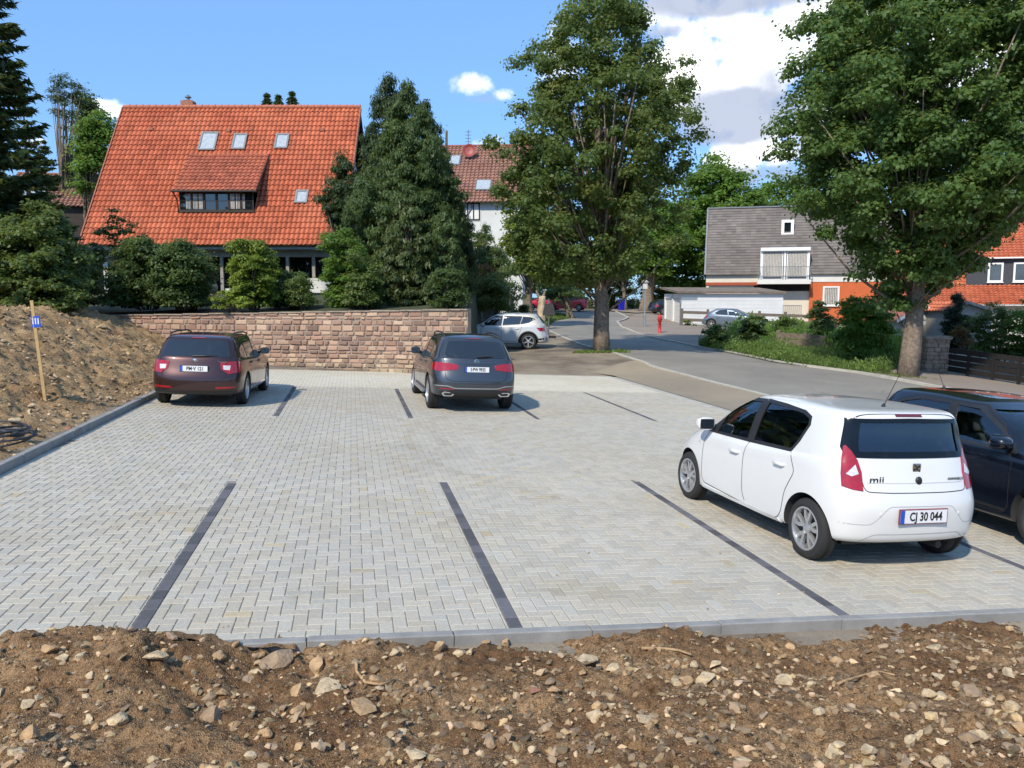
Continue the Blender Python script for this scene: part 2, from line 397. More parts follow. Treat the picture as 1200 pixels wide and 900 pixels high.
# --- herringbone paving of real blocks -----------------------------------
def paving_mat():
    m, nt = newmat('concrete_blocks'); n = N(nt); g = n('ShaderNodeNewGeometry')
    t = n('ShaderNodeAttribute', attribute_name='tone')
    a = n('ShaderNodeTexNoise', {'Vector': g.outputs['Position'], 'Scale': 0.45, 'Detail': 7.0, 'Roughness': 0.6})
    b = n('ShaderNodeTexNoise', {'Vector': g.outputs['Position'], 'Scale': 45.0, 'Detail': 4.0, 'Roughness': 0.75})
    d = n('ShaderNodeTexNoise', {'Vector': g.outputs['Position'], 'Scale': 2.2, 'Detail': 9.0, 'Roughness': 0.7})
    c = n.mix(t.outputs[0], (0.97, 0.94, 0.86), n.ramp(a.outputs[0], 0.45, 0.75), 'MULTIPLY')
    c = n.mix(c, (0.72, 0.71, 0.68), n.ramp(b.outputs[0], 0.4, 0.75), 'MULTIPLY')
    c = n.mix(c, (0.84, 0.81, 0.74), n.ramp(d.outputs[0], 0.56, 0.76), 'MULTIPLY')
    bp = n('ShaderNodeBump', {'Height': b.outputs[0], 'Strength': 0.15, 'Distance': 0.01})
    p = n('ShaderNodeBsdfPrincipled', {'Base Color': c, 'Roughness': 0.85, 'Normal': bp.outputs[0]})
    n('ShaderNodeOutputMaterial', {'Surface': p.outputs[0]}); return m
M['paving'] = paving_mat()
DIV_V = (-1.39, 1.21, 3.83, 6.37)
def is_div(u, v):
    r = np.zeros(u.shape, bool)
    for dv in DIV_V: r |= (np.abs(v - dv) < 0.05) & (((u > 5.4) & (u < 10.25)) | ((u > 16.15) & (u < 21.5)))
    return r
def pavers():
    B = 0.1; u0, u1, v0, v1 = 5.5, 26.6, -4.16, 8.7
    # 90 degree herringbone: cell (i, j); k = (i - j) mod 4: 0,1 = block along u ; 2,3 = block along v
    ni = int((u1 - u0) / B) + 1; nj = int((v1 - v0) / B) + 2
    I, J = np.meshgrid(np.arange(-1, ni), np.arange(-1, nj), indexing='ij')
    k = (I - J) % 4
    hu = k == 0       # starts a block taking (i, j), (i + 1, j)
    hv = k == 3       # starts a block taking (i, j), (i, j + 1)
    out = []
    for sel, a, b in ((hu, 2, 1), (hv, 1, 2)):
        i = I[sel]; j = J[sel]
        out.append(np.stack([u0 + i * B, u0 + (i + a) * B, v0 + j * B, v0 + (j + b) * B], -1))
    r = np.concatenate(out)
    r[:, 0] = np.maximum(r[:, 0], u0); r[:, 1] = np.minimum(r[:, 1], u1); r[:, 2] = np.maximum(r[:, 2], v0); r[:, 3] = np.minimum(r[:, 3], v1)
    r = r[(r[:, 1] - r[:, 0] > 0.015) & (r[:, 3] - r[:, 2] > 0.015)]
    # cut the blocks back to the dark dividing rows
    keep = []
    for dv in DIV_V:
        for (a, b) in ((5.5, 10.25), (16.15, 21.5)):
            m = (r[:, 1] > a) & (r[:, 0] < b) & (r[:, 3] > dv - 0.05) & (r[:, 2] < dv + 0.05)
            q = r[m]; r = r[~m]
            L = q.copy(); L[:, 3] = np.minimum(L[:, 3], dv - 0.05); H = q.copy(); H[:, 2] = np.maximum(H[:, 2], dv + 0.05)
            r = np.concatenate([r, L[L[:, 3] - L[:, 2] > 0.012], H[H[:, 3] - H[:, 2] > 0.012]])
    n1 = len(r); dk = []
    for dv in DIV_V:
        for (a, b) in ((5.5, 10.25), (16.15, 21.5)):
            for s in np.arange(a, b - 0.1, 0.2): dk.append((s, min(s + 0.2, b), dv - 0.05, dv + 0.05))
    r = np.concatenate([r, np.array(dk)]); isd = np.arange(len(r)) >= n1
    Nn = len(r); rnd = RNG.random((Nn, 4))
    g = 0.0025; c = 0.005
    jit = (rnd[:, 0] - 0.5) * 0.002
    a0, a1, b0, b1 = r[:, 0] + g, r[:, 1] - g, r[:, 2] + g, r[:, 3] - g
    def corner(a, b, h): return np.stack([a, b, h], -1)
    top = jit + 0.0; lo = jit - 0.0045; bt = jit - 0.03
    T = [corner(a0 + c, b0 + c, top), corner(a1 - c, b0 + c, top), corner(a1 - c, b1 - c, top), corner(a0 + c, b1 - c, top)]
    E = [corner(a0, b0, lo), corner(a1, b0, lo), corner(a1, b1, lo), corner(a0, b1, lo)]
    Bm = [corner(a0, b0, bt), corner(a1, b0, bt), corner(a1, b1, bt), corner(a0, b1, bt)]
    faces = [np.stack(T, 1)]
    for q in range(4):
        p = (q + 1) % 4
        faces.append(np.stack([E[q], E[p], T[p], T[q]], 1)); faces.append(np.stack([Bm[q], Bm[p], E[p], E[q]], 1))
    base = np.array([0.475, 0.440, 0.368])
    tone = base * (0.91 + 0.17 * rnd[:, 1:2]) * (1 + (rnd[:, 2:3] - 0.5) * np.array([[0.05, 0.0, -0.07]]))
    yel = rnd[:, 3] > 0.985; tone[yel] *= np.array([1.0, 0.93, 0.78])
    # beyond the back row brighter yellow sunlight is painted into the sandy blocks' tone
    k = np.clip((r[:, 0] - 21.4) / 0.4, 0, 1)[:, None]
    tone = tone * (1 - k) + k * np.array([0.60, 0.56, 0.46]) * (0.95 + 0.1 * rnd[:, 1:2])
    fb = fbm(r[:, 0] * 0.5, r[:, 2] * 0.5, 4, 3)[:, None]
    tone *= 1 + 0.10 * fb
    for cu, cv, rad in ((7.6, 2.6, 1.55), (7.6, 2.6, 1.75), (13.2, 6.6, 4.2), (13.2, 6.6, 5.7), (13.5, -3.5, 5.0)):   # faint tyre tracks of turning cars
        d = np.abs(np.hypot(r[:, 0] - cu, r[:, 2] - cv) - rad); tone *= (1 - 0.13 * np.exp(-(d / .09) ** 2) * np.clip(.4 + 2 * fbm(r[:, 0], r[:, 2], 2, 9), 0, 1))[:, None] ** np.array([[.8, 1.0, 1.35]])
    tone[isd] = np.array([0.11, 0.108, 0.12]) * (0.65 + 0.75 * rnd[isd, 1:2])
    Fv = np.concatenate(faces); tn = np.concatenate([tone] * 9)
    O_, U_, V_, N_ = map(np.array, (OO, UU, VV, NN))
    W = O_ + Fv[..., 0:1] * U_ + Fv[..., 1:2] * V_ + Fv[..., 2:3] * N_
    o = quads_obj('parking_lot', W, M['paving'], attr=tn); return o
props(pavers(), kind='structure')
bed = MB(); bed.add([lot(5.5, -4.2, -0.0065), lot(26.6, -4.2, -0.0065), lot(26.6, 8.7, -0.0065), lot(5.5, 8.7, -0.0065)], [(3, 2, 1, 0)])
props(bed.build('joint_sand', simple('joint_sand', (0.24, 0.215, 0.175), 0.95, var=0.3, scale=3)), kind='structure')

# concrete kerbs: flush along the front, upright along the left, border strip along the right
M['kerb'] = simple('kerb_concrete', (0.27, 0.265, 0.25), 0.9, var=0.2, scale=5, bump=0.35, bscale=120)
M['kerb_light'] = simple('kerb_light', (0.44, 0.42, 0.36), 0.9, var=0.18, scale=3, bump=0.3, bscale=90)
def slab(mb, u0, u1, v0, v1, h0, h1, bev=0.008):
    # a kerb stone lying in the car park's plane
    P = [lot(u, v, h) for h in (h0, h1 - bev) for u, v in ((u0, v0), (u1, v0), (u1, v1), (u0, v1))]
    P += [lot(u, v, h1) for u, v in ((u0 + bev, v0 + bev), (u1 - bev, v0 + bev), (u1 - bev, v1 - bev), (u0 + bev, v1 - bev))]
    mb.add(P, [(0, 3, 2, 1), (0, 1, 5, 4), (1, 2, 6, 5), (2, 3, 7, 6), (3, 0, 4, 7), (4, 5, 9, 8), (5, 6, 10, 9), (6, 7, 11, 10), (7, 4, 8, 11), (8, 9, 10, 11)])
k = MB()
for i in range(14):
    v0 = -4.25 + i * 1.0; t = random.uniform(-.003, .003); slab(k, 5.41 + t, 5.497 + t, v0 + 0.003, v0 + 0.997, -0.26, 0.006 + t)
props(k.build('front_kerb', M['kerb']), kind='structure')
k = MB()
for i in range(22):
    u0 = 5.5 + i * 1.0; t = random.uniform(-.004, .004); slab(k, u0 + .003, min(u0 + .997, 27), -4.26 + t, -4.165 + t, -0.2, 0.115 + t)
props(k.build('left_kerb', M['kerb']), kind='structure')
k = MB()
for i in range(22):
    u0 = 5.5 + i * 0.96; slab(k, u0 + .003, u0 + .957, 8.703, 9.0, -0.2, 0.004)
for i in range(8): slab(k, 26.603, 26.9, 4.9 + i * 0.5 + .003, 4.9 + i * 0.5 + .497, -0.2, 0.004)
props(k.build('right_kerb', M['kerb_light']), kind='structure')

def strip(name, L, Rr, mat, off, sub=10, crown=0.0):
    """a sheet that follows the ground between two plan polylines"""
    def res(P, n):
        P = np.array(P, float); d = np.r_[0, np.cumsum(np.hypot(*np.diff(P, axis=0).T))]
        t = np.linspace(0, d[-1], n); return np.stack([np.interp(t, d, P[:, 0]), np.interp(t, d, P[:, 1])], -1)
    n = max(24, int(np.hypot(*np.diff(np.array(L), axis=0).T).sum() / 0.5))
    n = min(n, 240)
    A = res(L, n); B = res(Rr, n)
    t = np.linspace(0, 1, sub)[None, :]
    X = A[:, :1] * (1 - t) + B[:, :1] * t; Y = A[:, 1:] * (1 - t) + B[:, 1:] * t
    return grid_obj(name, X, Y, gz(X, Y) + off, mat)
def pt(px, py, Y): p = at(px, py, Y); return (p.x, p.y)
def asphalt(name, c0, c1, warm=None):
    m, nt = newmat(name); n = N(nt); g = n('ShaderNodeNewGeometry')
    a = n('ShaderNodeTexNoise', {'Vector': g.outputs['Position'], 'Scale': 0.3, 'Detail': 8.0, 'Roughness': 0.65})
    b = n('ShaderNodeTexNoise', {'Vector': g.outputs['Position'], 'Scale': 60.0, 'Detail': 3.0, 'Roughness': 0.8})
    wv = n('ShaderNodeTexNoise', {'Vector': g.outputs['Position'], 'Scale': 1.5, 'Detail': 4.0})
    v = n('ShaderNodeTexVoronoi', {'Vector': n('ShaderNodeVectorMath', {0: g.outputs['Position'], 1: wv.outputs['Color']}, operation='ADD').outputs[0], 'Scale': 0.22}, feature='DISTANCE_TO_EDGE')
    c = n.mix(c0, c1, n.ramp(a.outputs[0], 0.35, 0.68)); c = n.mix(c, [k * 1.7 for k in c1], n.ramp(b.outputs[0], 0.6, 0.8))
    c = n.mix(c, [k * 0.75 for k in c0], n.ramp(v.outputs[0], 0.004, 0.0))
    bp = n('ShaderNodeBump', {'Height': b.outputs[0], 'Strength': 0.4, 'Distance': 0.01})
    p = n('ShaderNodeBsdfPrincipled', {'Base Color': c, 'Roughness': 0.9, 'Normal': bp.outputs[0]})
    n('ShaderNodeOutputMaterial', {'Surface': p.outputs[0]}); return m
M['asphalt'] = asphalt('asphalt', (0.20, 0.185, 0.16), (0.285, 0.262, 0.22))
M['sandy'] = asphalt('sandy_asphalt', (0.25, 0.21, 0.155), (0.35, 0.29, 0.20))
M['footway'] = asphalt('footway', (0.23, 0.19, 0.15), (0.31, 0.25, 0.20))
# left and right edge of the carriageway, from beyond the parked cars to the bend
road_L = [(14.2, -9), (10.6, 4), (9.05, 12), (8.1, 18)] + [pt(883, 459, 23.3), pt(803, 438, 27.5), pt(732, 417, 32.2), pt(695, 406, 37), pt(662, 396, 43.5), pt(645, 389, 49), pt(641, 384, 53), pt(650, 376, 61), pt(665, 372, 68), pt(640, 369, 73), pt(560, 367, 77), pt(440, 366, 80)]
road_R = [(21.5, -9), (20.0, 4), (18.3, 12), (16.2, 20)] + [pt(1110, 459, 25.5), pt(1000, 438.5, 29.5), pt(905, 424, 32.5), pt(850, 414, 37), pt(800, 404, 42), pt(753, 395, 47.5), pt(727, 386, 54), pt(722, 379, 60), pt(735, 371, 70), pt(720, 367, 78), pt(640, 366, 84), pt(440, 364, 88)]
props(strip('road', road_L, road_R, M['asphalt'], 0.02, 14), kind='structure')
# worn sandy apron between the car park and the carriageway
ap_L = []
for u in (5.5, 12, 18, 23, 26.9): p = lot(u, 9.0); ap_L.append((p.x, p.y))
ap_L += [pt(690, 437, 28.5)]
ap_R = [(10.9, 5), (9.5, 10), (8.5, 16)] + [pt(883, 459, 23.3), pt(803, 438, 27.5), pt(745, 421, 31)]
props(strip('apron', ap_L, ap_R, M['sandy'], 0.012, 10), kind='structure')
def kerbline(name, P, wd, h, mat, off=0.0):
    """a low stone edge along a plan polyline"""
    P = np.array(P, float); d = np.r_[0, np.cumsum(np.hypot(*np.diff(P, axis=0).T))]
    t = np.arange(0, d[-1], 0.5); X = np.interp(t, d, P[:, 0]); Y = np.interp(t, d, P[:, 1])
    tx = np.gradient(X); ty = np.gradient(Y); L = np.hypot(tx, ty); nx, ny = ty / L, -tx / L
    a = off; b = off + wd; mb = MB(); n = len(X); V = []
    z = gz(X, Y)
    for i in range(n):
        for o_, hh in ((a, -0.1), (a, h), (b, h), (b, -0.1)): V.append((X[i] + nx[i] * o_, Y[i] + ny[i] * o_, z[i] + hh))
    Fc = []
    for i in range(n - 1):
        for q in range(3): Fc.append((i * 4 + q, i * 4 + q + 1, i * 4 + q + 5, i * 4 + q + 4))
    mb.add(V, Fc); o = mb.build(name, mat); return props(o, kind='structure')
kerbline('road_edge_stones', road_L[1:12], 0.16, 0.035, M['kerb_light'], -0.15)
kerbline('verge_kerb', road_L[11:], 0.15, 0.10, M['kerb_light'], -0.15)
kerbline('far_kerb', road_R[3:14], 0.16, 0.10, M['kerb_light'])
# footway beyond the road on the right and the driveway by the garages
fw_R = [(27, -9), (25, 4), (22, 12), (19.5, 20)] + [pt(1260, 452, 27.5), pt(1170, 447, 29), pt(1095, 441, 31), pt(1060, 437, 32)]
fw_L = [(21.65, -9), (20.15, 4), (18.45, 12), (16.35, 20)] + [pt(1130, 461, 25.2), pt(1112, 458, 25.8), pt(1050, 445, 28.2), pt(1012, 439, 29.5)]
props(strip('footway', fw_L, fw_R, M['footway'], 0.06, 10), kind='structure')
dw_L = [pt(815, 408, 40.5), pt(757, 395, 47.2), pt(731, 386, 54), pt(726, 379, 60), pt(739, 371, 70), pt(745, 369, 76)]
dw_R = [pt(905, 402, 47), pt(870, 393, 54), pt(830, 387, 58), pt(800, 382, 63), pt(790, 376, 72), pt(800, 373, 78)]
props(strip('driveway', dw_L, dw_R, M['footway'], 0.05, 16), kind='structure')
fb_ = [pt(560, 362.5, 84), pt(640, 362.5, 88), pt(740, 363, 92), pt(800, 364, 92)]
fa_ = [pt(560, 366, 80), pt(640, 366, 84.5), pt(715, 367, 79), pt(745, 369, 77)]
props(strip('far_footway', fa_, fb_, M['footway'], 0.08, 6), kind='structure')

# --- loose soil: in front of the kerb and heaped along the left side --------
def soil_mat(name, d, l, pale):
    m, nt = newmat(name); n = N(nt); g = n('ShaderNodeNewGeometry')
    P = g.outputs['Position']
    a = n('ShaderNodeTexNoise', {'Vector': P, 'Scale': 1.1, 'Detail': 8.0, 'Roughness': 0.65})
    b = n('ShaderNodeTexNoise', {'Vector': P, 'Scale': 22.0, 'Detail': 6.0, 'Roughness': 0.75})
    v = n('ShaderNodeTexVoronoi', {'Vector': P, 'Scale': 42.0}, feature='F1')
    v2 = n('ShaderNodeTexVoronoi', {'Vector': P, 'Scale': 18.0}, feature='F1')
    c = n.mix(d, l, n.ramp(a.outputs[0], 0.4, 0.66))
    c = n.mix(c, [k * 0.45 for k in d], n.ramp(b.outputs[0], 0.52, 0.36))
    st = n('ShaderNodeMath', {0: n.ramp(v.outputs['Distance'], 0.32, 0.2), 1: n.ramp(v.outputs['Color'], 0.70, 0.74)}, operation='MULTIPLY')
    c = n.mix(c, [k * .8 for k in pale], n('ShaderNodeMath', {0: st.outputs[0], 1: 0.6}, operation='MULTIPLY').outputs[0])
    st2 = n('ShaderNodeMath', {0: n.ramp(v2.outputs['Distance'], 0.3, 0.2), 1: n.ramp(v2.outputs['Color'], 0.86, 0.88)}, operation='MULTIPLY')
    c = n.mix(c, [k * 0.7 for k in pale], n('ShaderNodeMath', {0: st2.outputs[0], 1: 0.6}, operation='MULTIPLY').outputs[0])
    f = n('ShaderNodeTexVoronoi', {'Vector': P, 'Scale': 120.0}, feature='F1')
    c = n.mix(c, n.mix((0.35, 0.35, 0.35), (1.5, 1.5, 1.5), f.outputs['Color']), 0.75, 'MULTIPLY')
    h = n('ShaderNodeMath', {0: b.outputs[0], 1: st.outputs[0], 2: 0.5}, operation='MULTIPLY_ADD')
    h2 = n('ShaderNodeMath', {0: h.outputs[0], 1: st2.outputs[0]}, operation='ADD')
    bp = n('ShaderNodeBump', {'Height': h2.outputs[0], 'Strength': 0.9, 'Distance': 0.04})
    bp = n('ShaderNodeBump', {'Height': f.outputs['Distance'], 'Strength': 0.8, 'Distance': 0.008, 'Normal': bp.outputs[0]})
    p = n('ShaderNodeBsdfPrincipled', {'Base Color': c, 'Roughness': 0.95, 'Normal': bp.outputs[0], 'Specular IOR Level': 0.2})
    n('ShaderNodeOutputMaterial', {'Surface': p.outputs[0]}); return m
M['soil'] = soil_mat('soil', (0.17, 0.093, 0.044), (0.39, 0.25, 0.13), (0.52, 0.40, 0.25))
M['heap'] = soil_mat('heap_soil', (0.33, 0.205, 0.10), (0.52, 0.37, 0.20), (0.56, 0.45, 0.28))
def soil_h(u, v):
    """height of the loose soil above the car park's plane in front of the kerb"""
    t = np.clip((5.41 - u) / 3.2, -0.2, 2.2)
    h = -0.10 + 0.52 * t
    left = np.clip((-0.55 - v) / 0.8, 0, 1)
    h = h + 0.20 * left * np.exp(-((u - 5.15) / 0.42) ** 2) * (0.55 + 0.9 * (vnoise(v * 1.6, u * 0 + 3, 5) + 0.5))
    h = h + 0.13 * np.exp(-((v - 2.25) / 0.5) ** 2 - ((u - 5.25) / 0.3) ** 2) + 0.09 * np.exp(-((v - 0.15) / 0.35) ** 2 - ((u - 5.2) / 0.3) ** 2)
    h = h + 0.09 * fbm(u * 1.3, v * 1.3, 3, 21) + 0.07 * fbm(u * 5, v * 5, 4, 9, 0.65) + 0.035 * fbm(u * 24, v * 24, 3, 2, .7)
    return h
uu, vv = np.meshgrid(np.arange(-1.0, 5.415, 0.028), np.arange(-5.6, 8.2, 0.032))
hh = soil_h(uu, vv)
hh = np.where(uu > 5.36, np.minimum(hh, 0.0 + 0.06 * np.clip((-0.3 - vv) / 0.6, 0, 1)), hh)
P3 = np.array(OO)[None, None] + uu[..., None] * np.array(UU) + vv[..., None] * np.array(VV) + hh[..., None] * np.array(NN)
soil = grid_obj('loose_soil', P3[..., 0], P3[..., 1], P3[..., 2], M['soil'], flip=True); props(soil, kind='structure')
# soil that has spilled over the front kerb at the left
uu2, vv2 = np.meshgrid(np.arange(5.36, 5.80, 0.025), np.arange(-5.0, -0.3, 0.03))
sp = 0.14 * (1 - ((uu2 - 5.3) / (0.16 + 0.26 * (vnoise(vv2 * 1.9, vv2 * 0, 8) + 0.5))) ** 2) * np.clip((-0.7 - vv2) / 0.5, 0, 1) + 0.035 * fbm(uu2 * 9, vv2 * 9, 3, 4) - 0.02
sp = np.maximum(sp, -0.03)
P3 = np.array(OO)[None, None] + uu2[..., None] * np.array(UU) + vv2[..., None] * np.array(VV) + sp[..., None] * np.array(NN)
props(grid_obj('spilled_soil', P3[..., 0], P3[..., 1], P3[..., 2], M['soil'], flip=True), kind='structure')
def heap_h(u, v):
    s = np.clip((-4.45 - v) / 4.6, 0, 1.35)                # away from the kerb
    run = np.clip((u - 4.0) / 9.0, 0, 1); run = run * run * (3 - 2 * run)
    prof = np.where(s < 1, s * s * (3 - 2 * s) * 0.35 + 0.65 * s, 1.0)
    top = np.minimum(2.10, 2.24 - (0.2 - 0.0405 * v)) - 0.7 * (1 - run)
    h = 0.0 + top * prof * (0.35 + 0.65 * run)
    h = h + 0.16 * fbm(u * 0.7, v * 0.7, 3, 31) * np.clip(s * 4, 0, 1) + (0.10 * fbm(u * 2.8, v * 2.8, 4, 13, 0.6)) * np.clip(s * 5, 0.25, 1)
    h = h + 0.13 * fbm(u * 7, v * 7, 3, 6, 0.7) * np.clip(s * 6, 0.3, 1)
    return h - 0.03
uu, vv = np.meshgrid(np.r_[np.arange(1.0, 16, 0.06), np.arange(16, 30, 0.09)], np.arange(-22, -4.255, 0.07))
hh = heap_h(uu, vv)
P3 = np.array(OO)[None, None] + uu[..., None] * np.array(UU) + vv[..., None] * np.array(VV) + hh[..., None] * np.array(NN)
Zh = P3[..., 2]
heap = grid_obj('soil_heap', P3[..., 0], P3[..., 1], Zh, M['heap'], flip=True); props(heap, kind='structure')
# ------------------------------------------------------------ stones and gravel
def stone_mesh(seed, flat=0.6):
    rg = random.Random(seed); bm = bmesh.new(); bmesh.ops.create_icosphere(bm, subdivisions=2, radius=1.0)
    cuts = [(Vector((rg.gauss(0, 1), rg.gauss(0, 1), rg.gauss(0, 1))).normalized(), rg.uniform(0.34, 0.72)) for _ in range(11)]
    for v in bm.verts:
        p = v.co.copy()
        for nn, dd in cuts:
            e = p.dot(nn) - dd
            if e > 0: p -= nn * e
        p += Vector((rg.gauss(0, .008), rg.gauss(0, .008), rg.gauss(0, .008)))
        v.co = Vector((p.x, p.y * rg.uniform(.98, 1.02) * 0.8, p.z * flat))
    me = bpy.data.meshes.new('stone'); bm.to_mesh(me); bm.free(); return me
STONES = [stone_mesh(100 + i, random.uniform(0.45, 0.75)) for i in range(14)]
M['stone_pale'] = simple('stone_pale', (0.50, 0.385, 0.235), 0.9, var=0.35, scale=18, bump=0.6, bscale=60)
M['stone_tan'] = simple('stone_tan', (0.40, 0.26, 0.135), 0.9, var=0.4, scale=14, bump=0.6, bscale=60)
M['stone_grey'] = simple('stone_grey', (0.30, 0.21, 0.13), 0.9, var=0.3, scale=14, bump=0.6, bscale=60)
M['stone_red'] = simple('stone_red', (0.30, 0.14, 0.09), 0.9, var=0.3, scale=14, bump=0.6, bscale=60)
SM = {}
def stone_variant(i, key):
    if (i, key) not in SM:
        me = STONES[i].copy(); me.materials.clear(); me.materials.append(M[key]); SM[(i, key)] = me
    return SM[(i, key)]
def put_stone(x, y, z, size, key, label, group=None, i=None, flat=1.0, name='rock', rz=None):
    i = random.randrange(len(STONES)) if i is None else i
    o = bpy.data.objects.new(name, stone_variant(i, key)); link(o)
    o.location = (x, y, z + size * 0.12); o.scale = (size, size * random.uniform(.75, 1.1), size * flat)
    o.rotation_euler = (random.uniform(-.25, .25), random.uniform(-.25, .25), random.uniform(0, 6.28) if rz is None else rz)
    return props(o, label, 'stone', group)
def soil_point(px, py):
    """where the ray through a photo pixel meets the loose soil"""
    r = ray(px, py); t = 1.5
    while t < 9:
        p = CAM + r * t; u, v = uv_of(p.x, p.y)
        q = lot(u, v, float(soil_h(np.float64(u), np.float64(v))))
        if p.z <= q.z: return q
        t += 0.01
    return None
def heap_point(px, py):
    r = ray(px, py); t = 6
    while t < 40:
        p = CAM + r * t; u, v = uv_of(p.x, p.y)
        if v < -4.3:
            q = lot(u, v, float(heap_h(np.float64(u), np.float64(v))))
            if p.z <= q.z: return q
        t += 0.03
    return None
NAMED = [  # px, py, half-width in px, colour, flatness, label
 (181, 773, 20, 'stone_pale', .7, 'pale block with straight edges below the left end of the front kerb'),
 (258, 772, 14, 'stone_tan', .9, 'upright tan stone near the crest of the soil under the second bay'),
 (328, 774, 24, 'stone_grey', .9, 'large dull brown stone in the soil just right of a tan one'),
 (373, 784, 15, 'stone_tan', .9, 'rounded tan stone among three below the kerb'),
 (383, 808, 22, 'stone_pale', .35, 'flat cream slab lying beside a bare root'),
 (425, 829, 23, 'stone_tan', .4, 'flat orange tan slab in the middle of the dark soil'),
 (248, 840, 17, 'stone_grey', 1.0, 'dark brown angular stone beside a small white stone'),
 (229, 833, 9, 'stone_pale', .9, 'small white stone beside a dark brown angular one'),
 (292, 886, 11, 'stone_pale', .9, 'white broken stone at the very bottom of the picture on the left'),
 (32, 829, 13, 'stone_pale', .8, 'rounded buff stone at the far left of the soil'),
 (685, 776, 19, 'stone_pale', .75, 'large pale block standing highest on the soil below the kerb'),
 (720, 785, 14, 'stone_pale', .5, 'flattish pale stone right of the large pale block'),
 (751, 846, 14, 'stone_pale', .8, 'smooth cream cobble on bare dark soil near the middle'),
 (976, 885, 14, 'stone_pale', .9, 'left one of two round cream cobbles at the bottom edge'),
 (1014, 881, 13, 'stone_pale', .95, 'right one of two round cream cobbles at the bottom edge'),
 (804, 800, 14, 'stone_tan', .8, 'tan stone at the left of the stone cluster'),
 (827, 797, 17, 'stone_pale', .7, 'broad pale stone in the middle of the stone cluster'),
 (836, 783, 12, 'stone_pale', .7, 'pale stone at the top of the stone cluster'),
 (624, 810, 10, 'stone_red', .5, 'flat brick red stone in the soil'),
 (487, 889, 20, 'stone_pale', .4, 'long flat pale slab cut by the bottom edge of the picture'),
 (867, 895, 14, 'stone_pale', .7, 'pale stone cut by the bottom edge of the picture'),
 (1181, 790, 12, 'stone_pale', .8, 'pale cracked stone at the far right of the soil'),
 (452, 748, 9, 'stone_tan', 1.6, 'thin upright tan stone leaning against the kerb'),
 (438, 756, 8, 'stone_grey', 1.0, 'brown stone beside the thin upright one at the kerb'),
 (328, 753, 10, 'stone_tan', 1.3, 'pointed tan stone in front of the kerb face'),
 (747, 729, 6, 'stone_red', .8, 'small reddish stone on the edge of the front kerb'),
]
for px, py, hw, key, fl, lab in NAMED:
    p = soil_point(px, py)
    if p is None: p = lot(5.25, uv_of(*at(px, py, 5.5).xy)[1], 0.05)
    d = (p - CAM).length
    put_stone(p.x, p.y, p.z, hw * .98 / F * d, key, lab, flat=fl)
GR = 'loose stones in the soil in front of the kerb'
for i in range(215):
    px = random.uniform(-5, 1205); py = random.uniform(752, 905) if px > 250 else random.uniform(760, 905)
    p = soil_point(px, py)
    if p is None: continue
    d = (p - CAM).length; s = random.choice((3.5, 4, 5, 5, 6, 7, 9, 11, 13)) * random.uniform(.8, 1.2) / F * d
    put_stone(p.x, p.y, p.z, s, random.choice(('stone_pale', 'stone_pale', 'stone_tan', 'stone_tan', 'stone_grey')), 'small broken stone lying loose among others in the soil before the kerb', GR)
for px, py, hw, key, lab in ((335, 600, 0, '', ''), (84, 369, 7, 'stone_pale', 'pale yellowish stone near the crest of the heap right of the stake'), (117, 384, 7, 'stone_pale', 'whitish stone on the upper shoulder of the heap'),
                         (150, 423, 6, 'stone_grey', 'grey flat stone low on the heap by the estate car'), (80, 488, 9, 'stone_tan', 'rounded tan stone at the foot of the heap'), (68, 496, 8, 'stone_tan', 'brownish stone next to a rounded tan one at the foot of the heap'),
                         (78, 504, 7, 'stone_red', 'reddish stone on the gravel beside the left kerb'), (44, 511, 8, 'stone_pale', 'long pale stone lying near the coil of cable'), (127, 467, 6, 'stone_pale', 'pale stone at the heap foot near the estate car'),
                         (36, 477, 6, 'stone_pale', 'pale stone below the wooden stake'), (15, 494, 9, 'stone_pale', 'pale slab behind the coil of cable')):
    if not lab: continue
    p = heap_point(px, py)
    if p: put_stone(p.x, p.y, p.z, hw / F * (p - CAM).length, key, lab, flat=.7)
for i in range(90):
    px = random.uniform(-2, 185); py = random.uniform(362, 540)
    p = heap_point(px, py)
    if p is None or p.y > 26: continue
    s = random.choice((1.8, 2.2, 3, 3.6, 4.4)) / F * (p - CAM).length
    put_stone(p.x, p.y, p.z, s, random.choice(('stone_pale', 'stone_tan', 'stone_tan', 'stone_grey')), 'small stone lying loose among others on the heap of soil', 'loose stones on the heap')
# grit and pebbles nobody could count
def pebbles(name, pts, size, mat, label):
    ico = bmesh.new(); bmesh.ops.create_icosphere(ico, subdivisions=1, radius=1.0)
    v0 = np.array([v.co for v in ico.verts]); f0 = np.array([[v.index for v in f.verts] for f in ico.faces]); ico.free()
    n = len(pts); rot = RNG.random((n, 1)) * 6.28; sc_ = size[:, None] * (0.6 + 0.8 * RNG.random((n, 3))) * np.array([1, .8, .6])
    v = v0[None] * (1 + 0.75 * (RNG.random((n, 12, 1)) - .5)) * sc_[:, None, :]
    c, s = np.cos(rot), np.sin(rot)
    x = v[..., 0] * c - v[..., 1] * s; y = v[..., 0] * s + v[..., 1] * c
    tl = (RNG.random((n, 1)) - .5) * 0.9; z = v[..., 2] + x * tl
    V = np.stack([x, y, z], -1) + pts[:, None, :]
    T = V[:, f0].reshape(-1, 3, 3)
    tone = np.where(RNG.random((n, 1)) < .25, 1.25, .78) * np.array([0.42, 0.30, 0.175]) * (0.35 + 1.05 * RNG.random((n, 1))) * (1 + (RNG.random((n, 3)) - .5) * np.array([[.1, .0, .25]]))
    o = quads_obj(name, T, mat, n=3, attr=np.repeat(tone, len(f0), 0))
    return props(o, label, 'gravel', kind='stuff')
